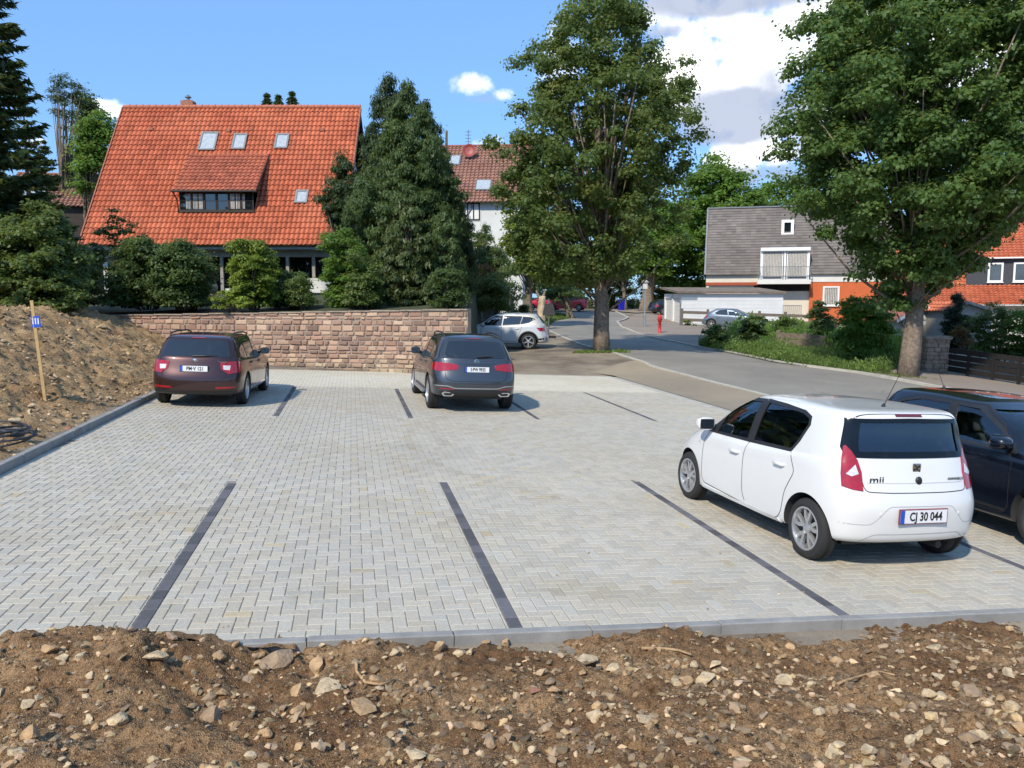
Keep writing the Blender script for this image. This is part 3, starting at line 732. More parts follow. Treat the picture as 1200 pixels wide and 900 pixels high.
def tone_mat(name, rough=0.95):
    m, nt = newmat(name); n = N(nt); g = n('ShaderNodeNewGeometry')
    t = n('ShaderNodeAttribute', attribute_name='tone')
    b = n('ShaderNodeTexNoise', {'Vector': g.outputs['Position'], 'Scale': 35.0, 'Detail': 4.0})
    c = n.mix(t.outputs[0], (0.6, 0.6, 0.6), n.ramp(b.outputs[0], 0.5, 0.75), 'MULTIPLY')
    bp = n('ShaderNodeBump', {'Height': b.outputs[0], 'Strength': 0.5, 'Distance': 0.01})
    p = n('ShaderNodeBsdfPrincipled', {'Base Color': c, 'Roughness': rough, 'Normal': bp.outputs[0]})
    n('ShaderNodeOutputMaterial', {'Surface': p.outputs[0]}); return m
M['tone'] = tone_mat('pebble')
nP = 60000
u = 5.35 - 4.2 * RNG.random(nP) ** 0.8; v = RNG.uniform(-4.6, 7.2, nP)
dens = fbm(u * 1.2, v * 1.2, 3, 55) + RNG.random(nP) * 0.5 > 0.05
u, v = u[dens], v[dens]
h = soil_h(u, v)
P3 = np.array(OO) + u[:, None] * np.array(UU) + v[:, None] * np.array(VV) + h[:, None] * np.array(NN)
pebbles('gravel', P3, 0.003 + 0.030 * RNG.random(len(u)) ** 6, M['tone'], 'fine gravel and crumbs scattered over the dark soil in front')
nP = 12000
u = RNG.uniform(6, 27, nP); v = -4.3 - 7 * RNG.random(nP) ** 1.3
h = heap_h(u, v)
P3 = np.array(OO) + u[:, None] * np.array(UU) + v[:, None] * np.array(VV) + h[:, None] * np.array(NN)
pebbles('gravel', P3, 0.010 + 0.05 * RNG.random(nP) ** 4, M['tone'], 'rubble and grit strewn over the light brown heap')
nP = 220
u = RNG.uniform(5.6, 13, nP); v = RNG.uniform(-4, 8, nP)
P3 = np.array(OO) + u[:, None] * np.array(UU) + v[:, None] * np.array(VV) + 0.004 * np.array(NN)
pebbles('crumbs', P3, 0.003 + 0.009 * RNG.random(nP) ** 3, M['tone'], 'soil crumbs and bits of litter trodden onto the pale paving')
# roots in the soil
def root(pts, r, label):
    q = []
    for (px, py) in pts:
        p = soil_point(px, py); q.append(p + Vector((0, 0, 0.012)))
    mb = MB(); mb.tube(q, [r * (1 - 0.6 * i / len(q)) for i in range(len(q))], 6)
    o = mb.build('root', M['stone_tan'], smooth=True); props(o, label, 'root')
root([(417, 779), (418, 790), (428, 803), (445, 806), (462, 802)], 0.012, 'thin pale root curling out of the soil left of centre')
root([(975, 807), (990, 800), (1010, 794), (1030, 789), (1048, 795)], 0.010, 'long thin brown root lying on the soil at the right')
root([(752, 762), (775, 762), (795, 765), (810, 771)], 0.012, 'short dark root in the soil below the kerb')

# wooden stake with its blue marker plate, and the coil of cable
t = heap_point(52, 468); top = at(37, 352, t.y - 0.05)
stake = empty('wooden_stake', t, 0, 'leaning yellow wooden stake with blue plate driven into the heap', 'stake')
M['newwood'] = simple('new_wood', (0.62, 0.40, 0.17), 0.7, var=0.15, scale=20)
mb = MB(); ax = (top - t); q = ax.to_track_quat('Z', 'Y').to_matrix().to_4x4()
mb.box((0, 0, 0), (0.115, 0.05, ax.length + 0.3), M=q); 
for i in range(len(mb.v)): mb.v[i] += ax * 0.5 - ax.normalized() * 0.15
mb.build('post', M['newwood'], stake)
c = at(42, 377, t.y - 0.09) - t
mb = MB(); mb.box(c, (0.16, 0.012, 0.20), M=Matrix.Rotation(R(-4), 4, 'Y')); pl = mb.build('plate', M['plateblue'], stake)
for k in range(3):
    mb = MB(); mb.box(c + Vector((-0.048 + 0.048 * k, -0.009, 0.01)), (0.02, 0.004, 0.11)); mb.box(c + Vector((-0.058 + 0.048 * k, -0.009, 0.05)), (0.02, 0.004, 0.018), M=Matrix.Rotation(R(-35), 4, 'Y'))
    mb.build('numeral', M['platewhite'], pl)
p0 = heap_point(-4, 520)
mb = MB(); rg = random.Random(5)
for k in range(7):
    rx = 0.42 + 0.05 * rg.uniform(-1, 1); P = []
    cx, cy = rg.uniform(-.05, .05), rg.uniform(-.05, .05); tilt = rg.uniform(-.15, .25)
    for a in range(33):
        an = a / 32 * 6.28; P.append(Vector((cx + rx * math.cos(an), cy + rx * 0.95 * math.sin(an), 0.06 + k * 0.022 + tilt * 0.3 * math.sin(an + k))))
    mb.tube(P, 0.014, 6, cap=False)
o = mb.build('cable_coil', simple('cable', (0.045, 0.047, 0.055), 0.5, var=0.2), smooth=True); o.location = p0
props(o, 'loose coil of dark cable lying beside the left kerb', 'cable')

# ------------------------------------------------------------ sandstone retaining wall
def wall_y(x): return 27.11 - 0.195 * (x + 8.1)
WX0, WX1 = -19.5, xcol(548, 25.8)
M['mortar'] = simple('mortar', (0.30, 0.245, 0.195), 0.95, var=0.2, scale=3)
def stone_wall():
    L = (WX1 - WX0) * math.hypot(1, .195); ex = Vector((1, -0.195, 0)).normalized(); ey = Vector((-ex.y, ex.x, 0))
    o0 = Vector((WX0, wall_y(WX0), 0)); rg = random.Random(3)
    def zb(s): p = o0 + ex * s; return G(p.x, p.y) - 0.15
    def zt(s): p = o0 + ex * s; return 1.80 + (p.x + 14) / 12.5 * 0.24 - 0.07
    Q = []; tones = []
    z = -0.35
    while z < 2.1:
        h = rg.choice((0.11, 0.13, 0.15, 0.17, 0.2)); s = rg.uniform(-0.3, 0)
        while s < L:
            w_ = rg.uniform(0.14, 0.46); hh_ = h
            if z > zt(min(s + w_, L)) - 0.05: s += w_; continue
            g_ = 0.010; a0, a1 = max(s + g_, 0), min(s + w_ - g_, L); b0, b1 = z + g_, min(z + hh_ - g_, zt(s))
            if a1 - a0 > 0.05 and b1 - b0 > 0.03:
                d0 = rg.uniform(0.0, 0.035)
                j = lambda k=.012: rg.uniform(-k, k)
                E = [(a0, b0), (a1, b0), (a1, b1), (a0, b1)]
                E = [(x + j(), y + j()) for x, y in E]; c = 0.028
                T = [(E[0][0] + c, E[0][1] + c), (E[1][0] - c, E[1][1] + c), (E[2][0] - c, E[2][1] - c), (E[3][0] + c, E[3][1] - c)]
                Pe = [o0 + ex * x + Vector((0, 0, y)) + ey * 0.02 for x, y in E]
                Pt = [o0 + ex * x + Vector((0, 0, y)) - ey * (d0 + rg.uniform(.0, .018)) for x, y in T]
                fs = [Pt] + [[Pe[i], Pe[(i + 1) % 4], Pt[(i + 1) % 4], Pt[i]] for i in range(4)]
                base = rg.choice(tuple((a_ * 1.22, b_ * 1.10, c_ * 1.05) for a_, b_, c_ in ((.35, .235, .175), (.31, .205, .15), (.40, .285, .205), (.26, .175, .13), (.41, .31, .22), (.21, .15, .12), (.44, .34, .25), (.30, .22, .17)))) 
                low = max(0, 1 - (y_ := (z + 0.1)) / 0.5) if z > -0.2 else 1
                tn = [base[q] * rg.uniform(.8, 1.12) for q in range(1)] ; f_ = tn[0] / base[0]
                tn = [base[0] * f_, base[1] * f_ * (1 + .15 * low), base[2] * f_ * (1 + 0.1 * low)]
                for fq in fs: Q.append([tuple(p) for p in fq]); tones.append(tn)
            s += w_
        z += h
    root_ = empty('stone_wall', o0, 0, 'long reddish sandstone retaining wall behind the parked estate car', 'wall')
    V = np.array(Q) - np.array(o0)
    quads_obj('stone_courses', V, tone_mat('sandstone'), root_, attr=np.array(tones))
    mb = MB()
    n = 24; 
    for i in range(n):
        s0, s1 = L * i / n, L * (i + 1) / n; A, B = o0 + ex * s0, o0 + ex * s1
        P = [A + ey * .012, B + ey * .012, B + ey * .45, A + ey * .45]
        V = [Vector((p.x, p.y, -0.6)) for p in P] + [Vector((p.x, p.y, zt(s_))) for p, s_ in zip(P, (s0, s1, s1, s0))]
        mb.add([v - o0 for v in V], [(0, 1, 5, 4), (1, 2, 6, 5), (2, 3, 7, 6), (3, 0, 4, 7), (4, 5, 6, 7)])
    mb.build('core', M['mortar'], root_)
    mb = MB(); s = 0
    while s < L:
        w_ = min(rg.uniform(.7, 1.1), L - s); c = o0 + ex * (s + w_ / 2) + ey * .2
        mb.box((c.x - o0.x, c.y - o0.y, zt(s) + 0.022 + rg.uniform(-.004, .004)), (w_ - .012, .50, .042), rz=math.atan2(ex.y, ex.x), bev=.01); s += w_
        if L - s < 0.05: break
    mb.build('coping', simple('coping', (.30, .235, .18), .9, var=.3, scale=4, bump=.4), root_)
stone_wall()
# the raised garden behind the wall
X, Y = np.meshgrid(np.r_[np.arange(-60, WX1 - .5, 0.8), WX1 - 0.3, WX1 - .05], np.linspace(0, 1, 50))
y0 = 27.11 - 0.195 * (X + 8.1) + 0.42
Yg = y0 + Y ** 1.3 * 45
right = np.clip((X - WX1 + 0.31) / 0.25, 0, 1)
Zg = 1.72 + (X + 14) / 12.5 * 0.2 * (X > -20) + 0.9 * np.clip((Yg - y0) / 16, 0, 1) + 0.1 * fbm(X * .5, Yg * .5, 3, 3)
Zg = Zg * (1 - right) + (gz(X, Yg) - 0.1) * right
Zg[0] = -1.2
M['garden_soil'] = simple('garden_soil', (0.05, 0.06, 0.025), .95, var=.5, scale=1.5, bump=.5)
props(grid_obj('garden_ground', X, Yg, Zg, M['garden_soil']), kind='structure')
def garden_z(x, y):
    return 1.72 + (x + 14) / 12.5 * 0.2 * (x > -20) + 0.9 * max(0, min(1, (y - wall_y(x) - .4) / 16))
# ------------------------------------------------------------ vegetation
def leaf_quads(P, Nrm, Dr, L, W):
    """kite-shaped leaves: P centre, Nrm normal, Dr long direction (n,3)"""
    Dr = Dr - Nrm * (Dr * Nrm).sum(1, keepdims=True); Dr /= np.linalg.norm(Dr, axis=1, keepdims=True) + 1e-9
    S = np.cross(Nrm, Dr)
    L = L[:, None]; W = W[:, None]
    return np.stack([P - Dr * L * .5, P + S * W * .5 - Dr * L * .05 + Nrm * L * .06, P + Dr * L * .5, P - S * W * .5 - Dr * L * .05 + Nrm * L * .06], 1)
def rnd_dir(n):
    v = RNG.normal(size=(n, 3)); return v / np.linalg.norm(v, axis=1, keepdims=True)
def clump_leaves(C, Rd, per, size, flat=0.75, upb=0.5, aspect=0.75, up_dir=0.0, hang=0.0):
    """C (n,3) clump centres, Rd (n,) radii"""
    n = len(C); idx = np.repeat(np.arange(n), per); m = len(idx)
    d = rnd_dir(m); d[:, 2] = np.where(d[:, 2] < -0.25, -d[:, 2] * 0.6, d[:, 2])
    rr = (0.35 + 0.65 * RNG.random(m) ** 0.5) * (1 + 0.25 * RNG.normal(size=m))
    P = C[idx] + d * (Rd[idx] * rr)[:, None] * np.array([1, 1, flat])
    nr = d * (1 - upb) + np.array([0, 0, upb]) + rnd_dir(m) * 0.55
    nr /= np.linalg.norm(nr, axis=1, keepdims=True)
    dr = rnd_dir(m) + np.array([0, 0, up_dir - hang]) + d * 0.4
    L = size * (0.65 + 0.7 * RNG.random(m))
    return leaf_quads(P, nr, dr, L, L * aspect)
def outline_clumps(rows, Y, n, clump_r, depth=1.0, shell=0.6, jit=0.25, lump=0.22, seed=0):
    """rows: (py, x_left, x_right) photo pixels of the crown's outline seen at distance Y -> clump centres filling the round crown"""
    rows = sorted(rows); py = np.array([r[0] for r in rows], float)
    z = np.array([zrow(p, Y) for p in py]); xl = np.array([xcol(r[1], Y, r[0]) for r in rows]); xr = np.array([xcol(r[2], Y, r[0]) for r in rows])
    cx = (xl + xr) / 2; rad = (xr - xl) / 2
    order = np.argsort(z); z, cx, rad = z[order], cx[order], rad[order]
    zz = np.linspace(z[0], z[-1], 200); rr = np.interp(zz, z, rad); wts = np.maximum(rr, 0.15) ** 1.6; wts /= wts.sum()
    zi = RNG.choice(zz, n, p=wts) + RNG.normal(size=n) * jit * clump_r
    r_ = np.interp(zi, z, rad); c_ = np.interp(zi, z, cx)
    a = RNG.random(n) * 6.283
    q = shell + (1 - shell) * RNG.random(n); inner = RNG.random(n) < 0.34; q = np.where(inner, RNG.random(n) ** .5 * .75, q)
    lumpf = 1 + lump * (vnoise(a * 1.6 + seed, zi * 0.9, seed) * 2)
    rr = np.maximum(r_ * lumpf - clump_r * 0.6, 0.02) * q
    P = np.stack([c_ + np.cos(a) * rr, Y + np.sin(a) * rr * depth, zi], -1)
    return P
def limbs(mb, base, tops, r0, frac=0.35, rnd=None):
    rnd = rnd or random
    for t in tops:
        t = Vector(t); zst = base.z + (t.z - base.z) * rnd.uniform(frac, frac + .25)
        s = Vector((base.x, base.y, zst)); m = s.lerp(t, .5) + Vector((rnd.uniform(-.2, .2), rnd.uniform(-.2, .2), -0.12 * (t - s).length * .5))
        L = (t - s).length; r = min(r0 * .34, 0.012 + 0.011 * L)
        mb.tube([s, m, t], [r, r * .6, r * .2], 5)
def trunk_mesh(mb, base, top, r0, r1, seed=0, n=14, flare=1.45):
    rg = random.Random(seed); P = []; Rr = []
    for i in range(n):
        t = i / (n - 1); p = base.lerp(top, t) + Vector((rg.uniform(-1, 1), rg.uniform(-1, 1), 0)) * r0 * 0.12 * (1 - abs(2 * t - 1) * .3)
        if i == 0: p = base - Vector((0, 0, .15))
        P.append(p); Rr.append((r0 * (1 - t) ** 1.15 + r1 * t) * (1 + (flare - 1) * math.exp(-t * n * .8)) * rg.uniform(.94, 1.06))
    i0 = len(mb.v); mb.tube(P, Rr, 18)
    # bark ridges
    for k in range(i0, len(mb.v)):
        v = mb.v[k]; c = base.lerp(top, max(0, min(1, (v.z - base.z) / (top.z - base.z + 1e-6))))
        d = v - c; d.z = 0
        if d.length > 1e-4: mb.v[k] = v + d.normalized() * r0 * 0.10 * math.sin((k % 18) * 2.4 + v.z * .6 + seed)
def tree(name, rows, Y, px_trunk, py_base, mat, label, cat='tree', n=150, cr=0.8, per=300, size=0.15, trunk=(0.3, 0.12), group=None, n_limbs=40, shell=0.6,
         flat=.7, upb=.5, aspect=.75, up_dir=0.0, hang=0.0, depth=1.0, lump=.22, seed=1, base=None, bark='bark', crown_name='crown', z_top=None, frac=.35, flare=1.35):
    b = Vector(base) if base is not None else Vector((xcol(px_trunk, Y, py_base), Y, 0))
    if base is None: b.z = G(b.x, b.y)
    root_ = empty(name, b, 0, label, cat, group)
    C = outline_clumps(rows, Y, n, cr, depth, shell, lump=lump, seed=seed)
    Rd = cr * (0.6 + 0.7 * RNG.random(len(C)))
    Q = clump_leaves(C, Rd, per, size, flat, upb, aspect, up_dir, hang)
    quads_obj(crown_name, Q - np.array(b), mat, root_)
    ztop = zrow(min(r[0] for r in rows), Y); zt = b.z + (ztop - b.z) * .85
    cx = float(C[:, 0].mean())
    mb = MB(); trunk_mesh(mb, Vector((0, 0, 0)), Vector((cx - b.x, 0, zt - b.z)), trunk[0], trunk[1] * .3, seed, flare=flare)
    sel = RNG.choice(len(C), min(n_limbs, len(C)), replace=False)
    limbs(mb, Vector((0, 0, 0)), [C[i] - np.array(b) for i in sel], trunk[0], frac, random.Random(seed))
    mb.build('trunk', M[bark], root_, smooth=True)
    return root_
def bush(name, rows, Y, mat, label, cat='shrub', n=40, cr=.3, per=160, size=.08, group=None, z=None, depth=1.0, **kw):
    pb = max(r[0] for r in rows); pm = [r for r in rows if r[0] == pb][0]
    x = xcol((pm[1] + pm[2]) / 2, Y, pb); zb = zrow(pb, Y) if z is None else z
    root_ = empty(name, (x, Y, zb), 0, label, cat, group)
    C = outline_clumps(rows, Y, n, cr, depth, .45, seed=kw.pop('seed', 3), lump=kw.pop('lump', .3))
    C[:, 2] = np.maximum(C[:, 2], zb + cr * .3)
    Q = clump_leaves(C, cr * (.6 + .7 * RNG.random(len(C))), per, size, **kw)
    quads_obj('foliage', Q - np.array((x, Y, zb)), mat, root_)
    mb = MB(); rg = random.Random(n)
    for i in RNG.choice(len(C), min(12, len(C)), replace=False):
        t = Vector(C[i]) - Vector((x, Y, zb)); s = Vector((t.x * .25, t.y * .25, -.1))
        mb.tube([s, s.lerp(t, .5) + Vector((rg.uniform(-.1, .1), 0, .05)), t], [.03, .02, .008], 5)
    mb.build('stem', M['twig'], root_)
    return root_
def spruce(name, px, Y, py_top, py_base, half_px, mat, label, group=None, z0=None, dens=1.0, cat='conifer', skirt=0.08, size=.34):
    x = xcol(px, Y); zt = zrow(py_top, Y); zb = z0 if z0 is not None else zrow(py_base, Y); H = zt - zb; Rm = half_px / F * Y
    root_ = empty(name, (x, Y, zb), 0, label, cat, group)
    Ps, Ns, Ds, Ls = [], [], [], []
    mb = MB(); mb.tube([(0, 0, -.3), (0, 0, H * .5), (0, 0, H)], [H * .018, H * .011, .01], 8)
    nw = int(max(14, H / .42) * dens); rg = random.Random(int(px))
    for i in range(nw):
        t = skirt + (1 - skirt) * (i + rg.random()) / nw; R0 = Rm * (1 - t) ** .85 * rg.uniform(.8, 1.12) + .08
        nb = rg.randint(7, 10); a0 = rg.random() * 6.28
        for b_ in range(nb):
            a = a0 + b_ * 6.283 / nb + rg.uniform(-.2, .2); r = R0 * rg.uniform(.7, 1.1); droop = rg.uniform(.12, .38) * (1 - t * .6)
            k = max(4, int(r / .13 * dens)); s = np.linspace(.12, 1, k)
            zz = H * t - r * droop * s + r * .22 * s ** 3
            c = np.stack([np.cos(a) * r * s, np.sin(a) * r * s, zz], -1)
            e = np.array([math.cos(a), math.sin(a), 0]); sd = np.array([-math.sin(a), math.cos(a), 0])
            for side in (-1, 1, 0, 0):
                wd = (1 - s * .75) * r * .22 + .05
                off = sd * side * (wd * RNG.random(k))[:, None]
                Ps.append(c + off + np.array([0, 0, -.05]) * RNG.random((k, 1)) * 2)
                Ds.append(np.tile(e * .7 + sd * side * .8 + np.array([0, 0, -.35]), (k, 1)) + RNG.normal(size=(k, 3)) * .25)
                nn = np.array([0, 0, 1.0]) + RNG.normal(size=(k, 3)) * .5; Ns.append(nn / np.linalg.norm(nn, axis=1, keepdims=True))
                Ls.append(np.full(k, size) * (.6 + .7 * RNG.random(k)))
            if i % 2 == 0 and b_ % 2 == 0: mb.tube([(0, 0, H * t), tuple(c[k // 2]), tuple(c[-1])], [.04, .025, .006], 4)
    P = np.concatenate(Ps); Q = leaf_quads(P, np.concatenate(Ns), np.concatenate(Ds), np.concatenate(Ls), np.concatenate(Ls) * .32)
    quads_obj('crown', Q, mat, root_); mb.build('trunk', M['bark'], root_, smooth=True); return root_

LM = leafmat
M['maple_mid'] = LM('leaf_maple_dull', (.062, .108, .030), (.112, .165, .045), .45, third=(.18, .20, .055))
M['maple_right'] = LM('leaf_maple_green', (.058, .120, .034), (.105, .185, .050), .45, third=(.14, .22, .06))
M['lush'] = LM('leaf_lush', (.065, .15, .022), (.13, .23, .04), .5)
M['lime'] = LM('leaf_lime', (.10, .15, .02), (.17, .23, .03), .4)
M['darkleaf'] = LM('leaf_dark', (.042, .080, .026), (.075, .120, .036), .35)
M['rhodo'] = LM('leaf_rhodo', (.065, .110, .032), (.115, .165, .045), .4, third=(.17, .21, .055))
M['needle'] = LM('needle_dark', (.028, .056, .024), (.046, .080, .032), .25, third=(.06, .10, .034))
M['needle_green'] = LM('needle_green', (.055, .100, .036), (.090, .140, .046), .3, third=(.11, .165, .05))
M['needle_yel'] = LM('needle_yellow', (.055, .085, .03), (.09, .12, .04), .25)
M['redleaf'] = LM('leaf_red', (.12, .035, .015), (.16, .07, .02), .3)
M['weed'] = LM('leaf_weed', (.08, .14, .03), (.15, .22, .05), .45)
M['thuja'] = LM('leaf_thuja', (.010, .022, .010), (.018, .034, .014), .15)

# the two street maples
tree('maple_tree', [(-8, 680, 725), (12, 645, 757), (40, 612, 778), (70, 600, 800), (110, 607, 826), (150, 590, 822), (190, 575, 812), (235, 568, 806), (280, 572, 792), (312, 590, 765), (336, 625, 735)],
     34, 706, 412, M['maple_mid'], 'middle street maple with an open top and rough dark trunk on the gravel', n=700, cr=.50, per=150, size=.140, flat=1.0, upb=.25, trunk=(.31, .24), n_limbs=80, shell=.5, lump=.3, seed=4, frac=.3, flare=1.2)
tree('maple_tree', [(-60, 985, 1210), (-20, 950, 1265), (30, 928, 1290), (90, 917, 1300), (150, 912, 1300), (200, 914, 1290), (245, 935, 1262), (282, 962, 1205), (302, 975, 1160), (325, 990, 1135), (345, 1010, 1112), (360, 1032, 1098)],
     29, 1063, 440, M['maple_right'], 'large dense green maple with a thick pale brown trunk by the stone pillar', n=1350, cr=.52, per=165, size=.145, flat=1.0, upb=.25, trunk=(.31, .26), n_limbs=80, shell=.55, lump=.12, seed=9, frac=.36, flare=1.3)

# garden behind the wall
def gb(px, Y): x = xcol(px, Y); return garden_z(x, Y)
GP = 'conifers behind the garden'
spruce('spruce_tree', -58, 28, -600, 350, 128, M['needle'], 'tall dark spruce cut by the left edge of the picture', z0=1.6, size=.42, dens=2.1, skirt=.02)
spruce('spruce_tree', 0, 36, 150, 330, 44, M['needle'], 'lower dark spruce filling the left above the shrubs', z0=1.8, dens=1.4, skirt=.02)
spruce('spruce_tree', 41, 46, 104, 330, 42, M['needle'], 'pointed dark spruce left of the tall sparse pine', dens=1.3, skirt=.02)
spruce('spruce_tree', 62, 52, 165, 330, 45, M['needle'], 'low dark spruce below the tall sparse pine', dens=1.3, skirt=.02)
tree('pine_tree', [(93, 66, 84), (105, 52, 98), (125, 55, 96), (150, 66, 90), (180, 70, 88), (215, 72, 90)], 60, 78, 250, M['needle'], 'tall sparse pine standing high behind the small brown roofed house', n=46, cr=.55, per=90, size=.22, trunk=(.2, .08), n_limbs=40, base=(xcol(80, 60), 60, 2.5), lump=.5, seed=2, aspect=.3)
tree('ash_tree', [(118, 88, 112), (130, 84, 122), (170, 80, 118), (210, 84, 120)], 64, 98, 250, M['darkleaf'], 'dark tree between the sparse pine and the red roof', n=60, cr=.8, per=110, size=.22, base=(xcol(98, 64), 64, 2.5), lump=.4)
tree('birch_tree', [(128, 106, 124), (145, 92, 132), (170, 86, 136), (200, 84, 130), (225, 84, 120)], 57, 106, 250, M['lush'], 'light green tree rising at the left edge of the big red roof', n=80, cr=.8, per=130, size=.2, base=(xcol(106, 57), 57, 2.5))
for px, top in ((320, 109), (333, 110), (349, 107)):
    spruce('spruce_tree', px, 78, top, 250, 34, M['needle'], {320: 'left tip of three spruces showing over the red roof ridge', 333: 'middle tip of three spruces showing over the red roof ridge', 349: 'right tip of three spruces showing over the red roof ridge'}[px], dens=1.7, size=.5)
# the big conifer clump right of the red roof
def conifer(rows, Y, px, mat, label, n, cr, per, size=.17, seed=1, zb=None, name='fir_tree', lump=.35):
    return tree(name, rows, Y, px, 350, mat, label, 'conifer', n=int(n * 2.2), cr=cr * .68, per=int(per * .9), size=size, aspect=.30, up_dir=1.4, upb=.1, flat=1.15, trunk=(.22, .1), n_limbs=25, base=(xcol(px, Y), Y, zb if zb is not None else gb(px, Y)), seed=seed, lump=lump, frac=.1)
conifer([(91, 447, 464), (104, 442, 472), (120, 436, 480), (150, 424, 486), (200, 420, 500), (300, 410, 510), (350, 410, 510)], 39, 455, M['needle'], 'tall dark fir behind the others with the highest tip', 220, .5, 170, seed=3, lump=.1)
conifer([(186, 393, 404), (205, 382, 425), (240, 374, 430), (275, 378, 430), (340, 390, 430)], 38, 400, M['needle'], 'low dark fir in front of the right end of the red roof', 90, .45, 170, seed=5)
conifer([(104, 470, 482), (125, 456, 496), (160, 440, 516), (200, 424, 530), (240, 414, 542), (280, 408, 552), (320, 404, 556), (356, 410, 556)], 34, 478, M['needle_green'], 'broad cone shaped green fir in the centre of the garden', 420, .42, 190, seed=8)
conifer([(118, 494, 502), (145, 490, 512), (190, 494, 528), (250, 500, 552), (300, 500, 560), (345, 500, 560)], 37, 515, M['needle'], 'dark fir forming the right flank of the clump beside the white block', 170, .42, 170, seed=11)
conifer([(238, 463, 476), (260, 456, 492), (300, 446, 506), (345, 445, 512), (357, 450, 512)], 31, 478, M['needle_yel'], 'small yellowish pine in front of the broad green fir', 90, .3, 130, size=.2, seed=4, name='pine_tree', lump=.5)
conifer([(246, 516, 524), (275, 504, 536), (310, 500, 540), (350, 500, 544)], 31.5, 520, M['needle_green'], 'small pine right of the yellowish one above the wall', 60, .3, 130, size=.2, seed=6, name='pine_tree', lump=.5)
# shrubs along the wall, left to right
BG = 'shrubs behind the retaining wall'
bush('rhododendron', [(245, 25, 70), (275, -30, 105), (310, -30, 118), (356, -30, 110)], 26.9, M['rhodo'], 'wide rhododendron at the far left above the soil heap', n=130, cr=.42, per=170, size=.13)
bush('rhododendron', [(318, 12, 60), (335, -10, 100), (352, -10, 112), (366, 10, 112)], 26.0, M['rhodo'], 'low light green rhododendron right on the crest of the soil heap', n=90, cr=.3, per=150, size=.11)
bush('rhododendron', [(290, 60, 110), (320, 40, 125), (360, 40, 125)], 31.5, M['rhodo'], 'olive green rhododendron at the lower left corner of the red roof', n=110, cr=.38, per=170, size=.12)
bush('serviceberry', [(250, 120, 150), (265, 108, 168), (290, 105, 185), (330, 110, 190), (358, 115, 190)], 31, M['darkleaf'], 'thin leggy dark shrub with bare branches before the left of the roof', n=70, cr=.28, per=70, size=.10, lump=.6)
bush('shrub', [(285, 150, 190), (305, 130, 215), (335, 120, 225), (360, 120, 228)], 30, M['darkleaf'], 'dark bushy shrub in the middle of the left garden', n=170, cr=.38, per=190, size=.1)
bush('shrub', [(290, 190, 235), (310, 175, 247), (340, 172, 247), (360, 180, 245)], 29, M['darkleaf'], 'dark rounded shrub just left of the open porch', n=150, cr=.36, per=190, size=.1)
bush('hazel_bush', [(283, 278, 306), (295, 267, 325), (320, 263, 331), (345, 265, 330), (360, 268, 328)], 29.3, M['lime'], 'bright yellow green bush standing before the porch', n=190, cr=.25, per=170, size=.09, upb=.3)
bush('shrub', [(292, 205, 235), (306, 196, 250), (345, 192, 256), (361, 195, 255)], 30.4, M['rhodo'], 'olive shrub between the dark round shrub and the yellow green bush', n=110, cr=.34, per=150, size=.1, lump=.5)
bush('shrub', [(318, 318, 350), (330, 312, 372), (361, 312, 376)], 30.6, M['darkleaf'], 'low dark shrub under the balustrade behind the pink blossom', n=90, cr=.28, per=130, size=.09, lump=.5)
bush('fern', [(346, 245, 290), (354, 235, 305), (362, 238, 305)], 27.8, M['lime'], 'low bright green ground shrub on top of the wall', n=40, cr=.15, per=90, size=.08)
bush('flowering_shrub', [(328, 335, 366), (340, 328, 378), (360, 332, 380)], 29.5, M['rhodo'], 'greyish shrub with pink blossom under the white balustrade', n=60, cr=.2, per=80, size=.07)
bush('elder_bush', [(268, 385, 412), (285, 372, 430), (320, 370, 440), (350, 376, 440), (361, 380, 436)], 30, M['lush'], 'fresh green bush left of the small yellowish pine', n=130, cr=.3, per=130, size=.1)
bush('shrub', [(300, 408, 440), (325, 400, 452), (361, 398, 455)], 29, M['rhodo'], 'olive green shrub between the fresh green bush and the pine', n=80, cr=.28, per=120, size=.09)
bush('shrub', [(320, 505, 545), (340, 498, 552), (361, 500, 550)], 28.6, M['darkleaf'], 'dark shrub above the right end of the wall', n=60, cr=.28, per=130, size=.09)
bush('hydrangea', [(322, 565, 585), (336, 548, 605), (352, 540, 612), (366, 545, 612)], 40, M['rhodo'], 'olive shrub with a few red leaves behind the white sport utility car', n=70, cr=.4, per=110, size=.12)
bush('maple_shrub', [(312, 562, 582), (325, 556, 590), (338, 560, 588)], 41.5, M['redleaf'], 'small reddish shrub behind the street name sign', n=30, cr=.25, per=50, size=.11)
conifer([(270, 555, 575), (300, 545, 600), (340, 540, 612), (362, 545, 612)], 46, 577, M['needle_green'], 'bushy green pine at the foot of the white apartment block', 90, .5, 140, seed=14, zb=.6, name='pine_tree')
tree('lime_tree', [(225, 590, 612), (250, 584, 640), (290, 580, 660), (325, 585, 650)], 52, 620, 372, M['lime'], 'pale green tree half hidden behind the left of the middle maple', n=90, cr=.7, per=120, size=.2)
for px, w_, lab in ((577, 13, 'yellow green clipped ball hedge behind the lattice fence'), (600, 8, 'left one of two dark clipped balls beside the yellow hedge'), (614, 9, 'right one of two dark clipped balls near the pale tree trunk')):
    bush('box_hedge', [(357 if w_ > 10 else 359, px - w_ * .5, px + w_ * .5), (362, px - w_, px + w_), (369, px - w_, px + w_), (376, px - w_, px + w_)], 41, M['lime'] if w_ > 10 else M['darkleaf'], lab, 'hedge', n=36, cr=.17, per=130, size=.06, lump=.05)

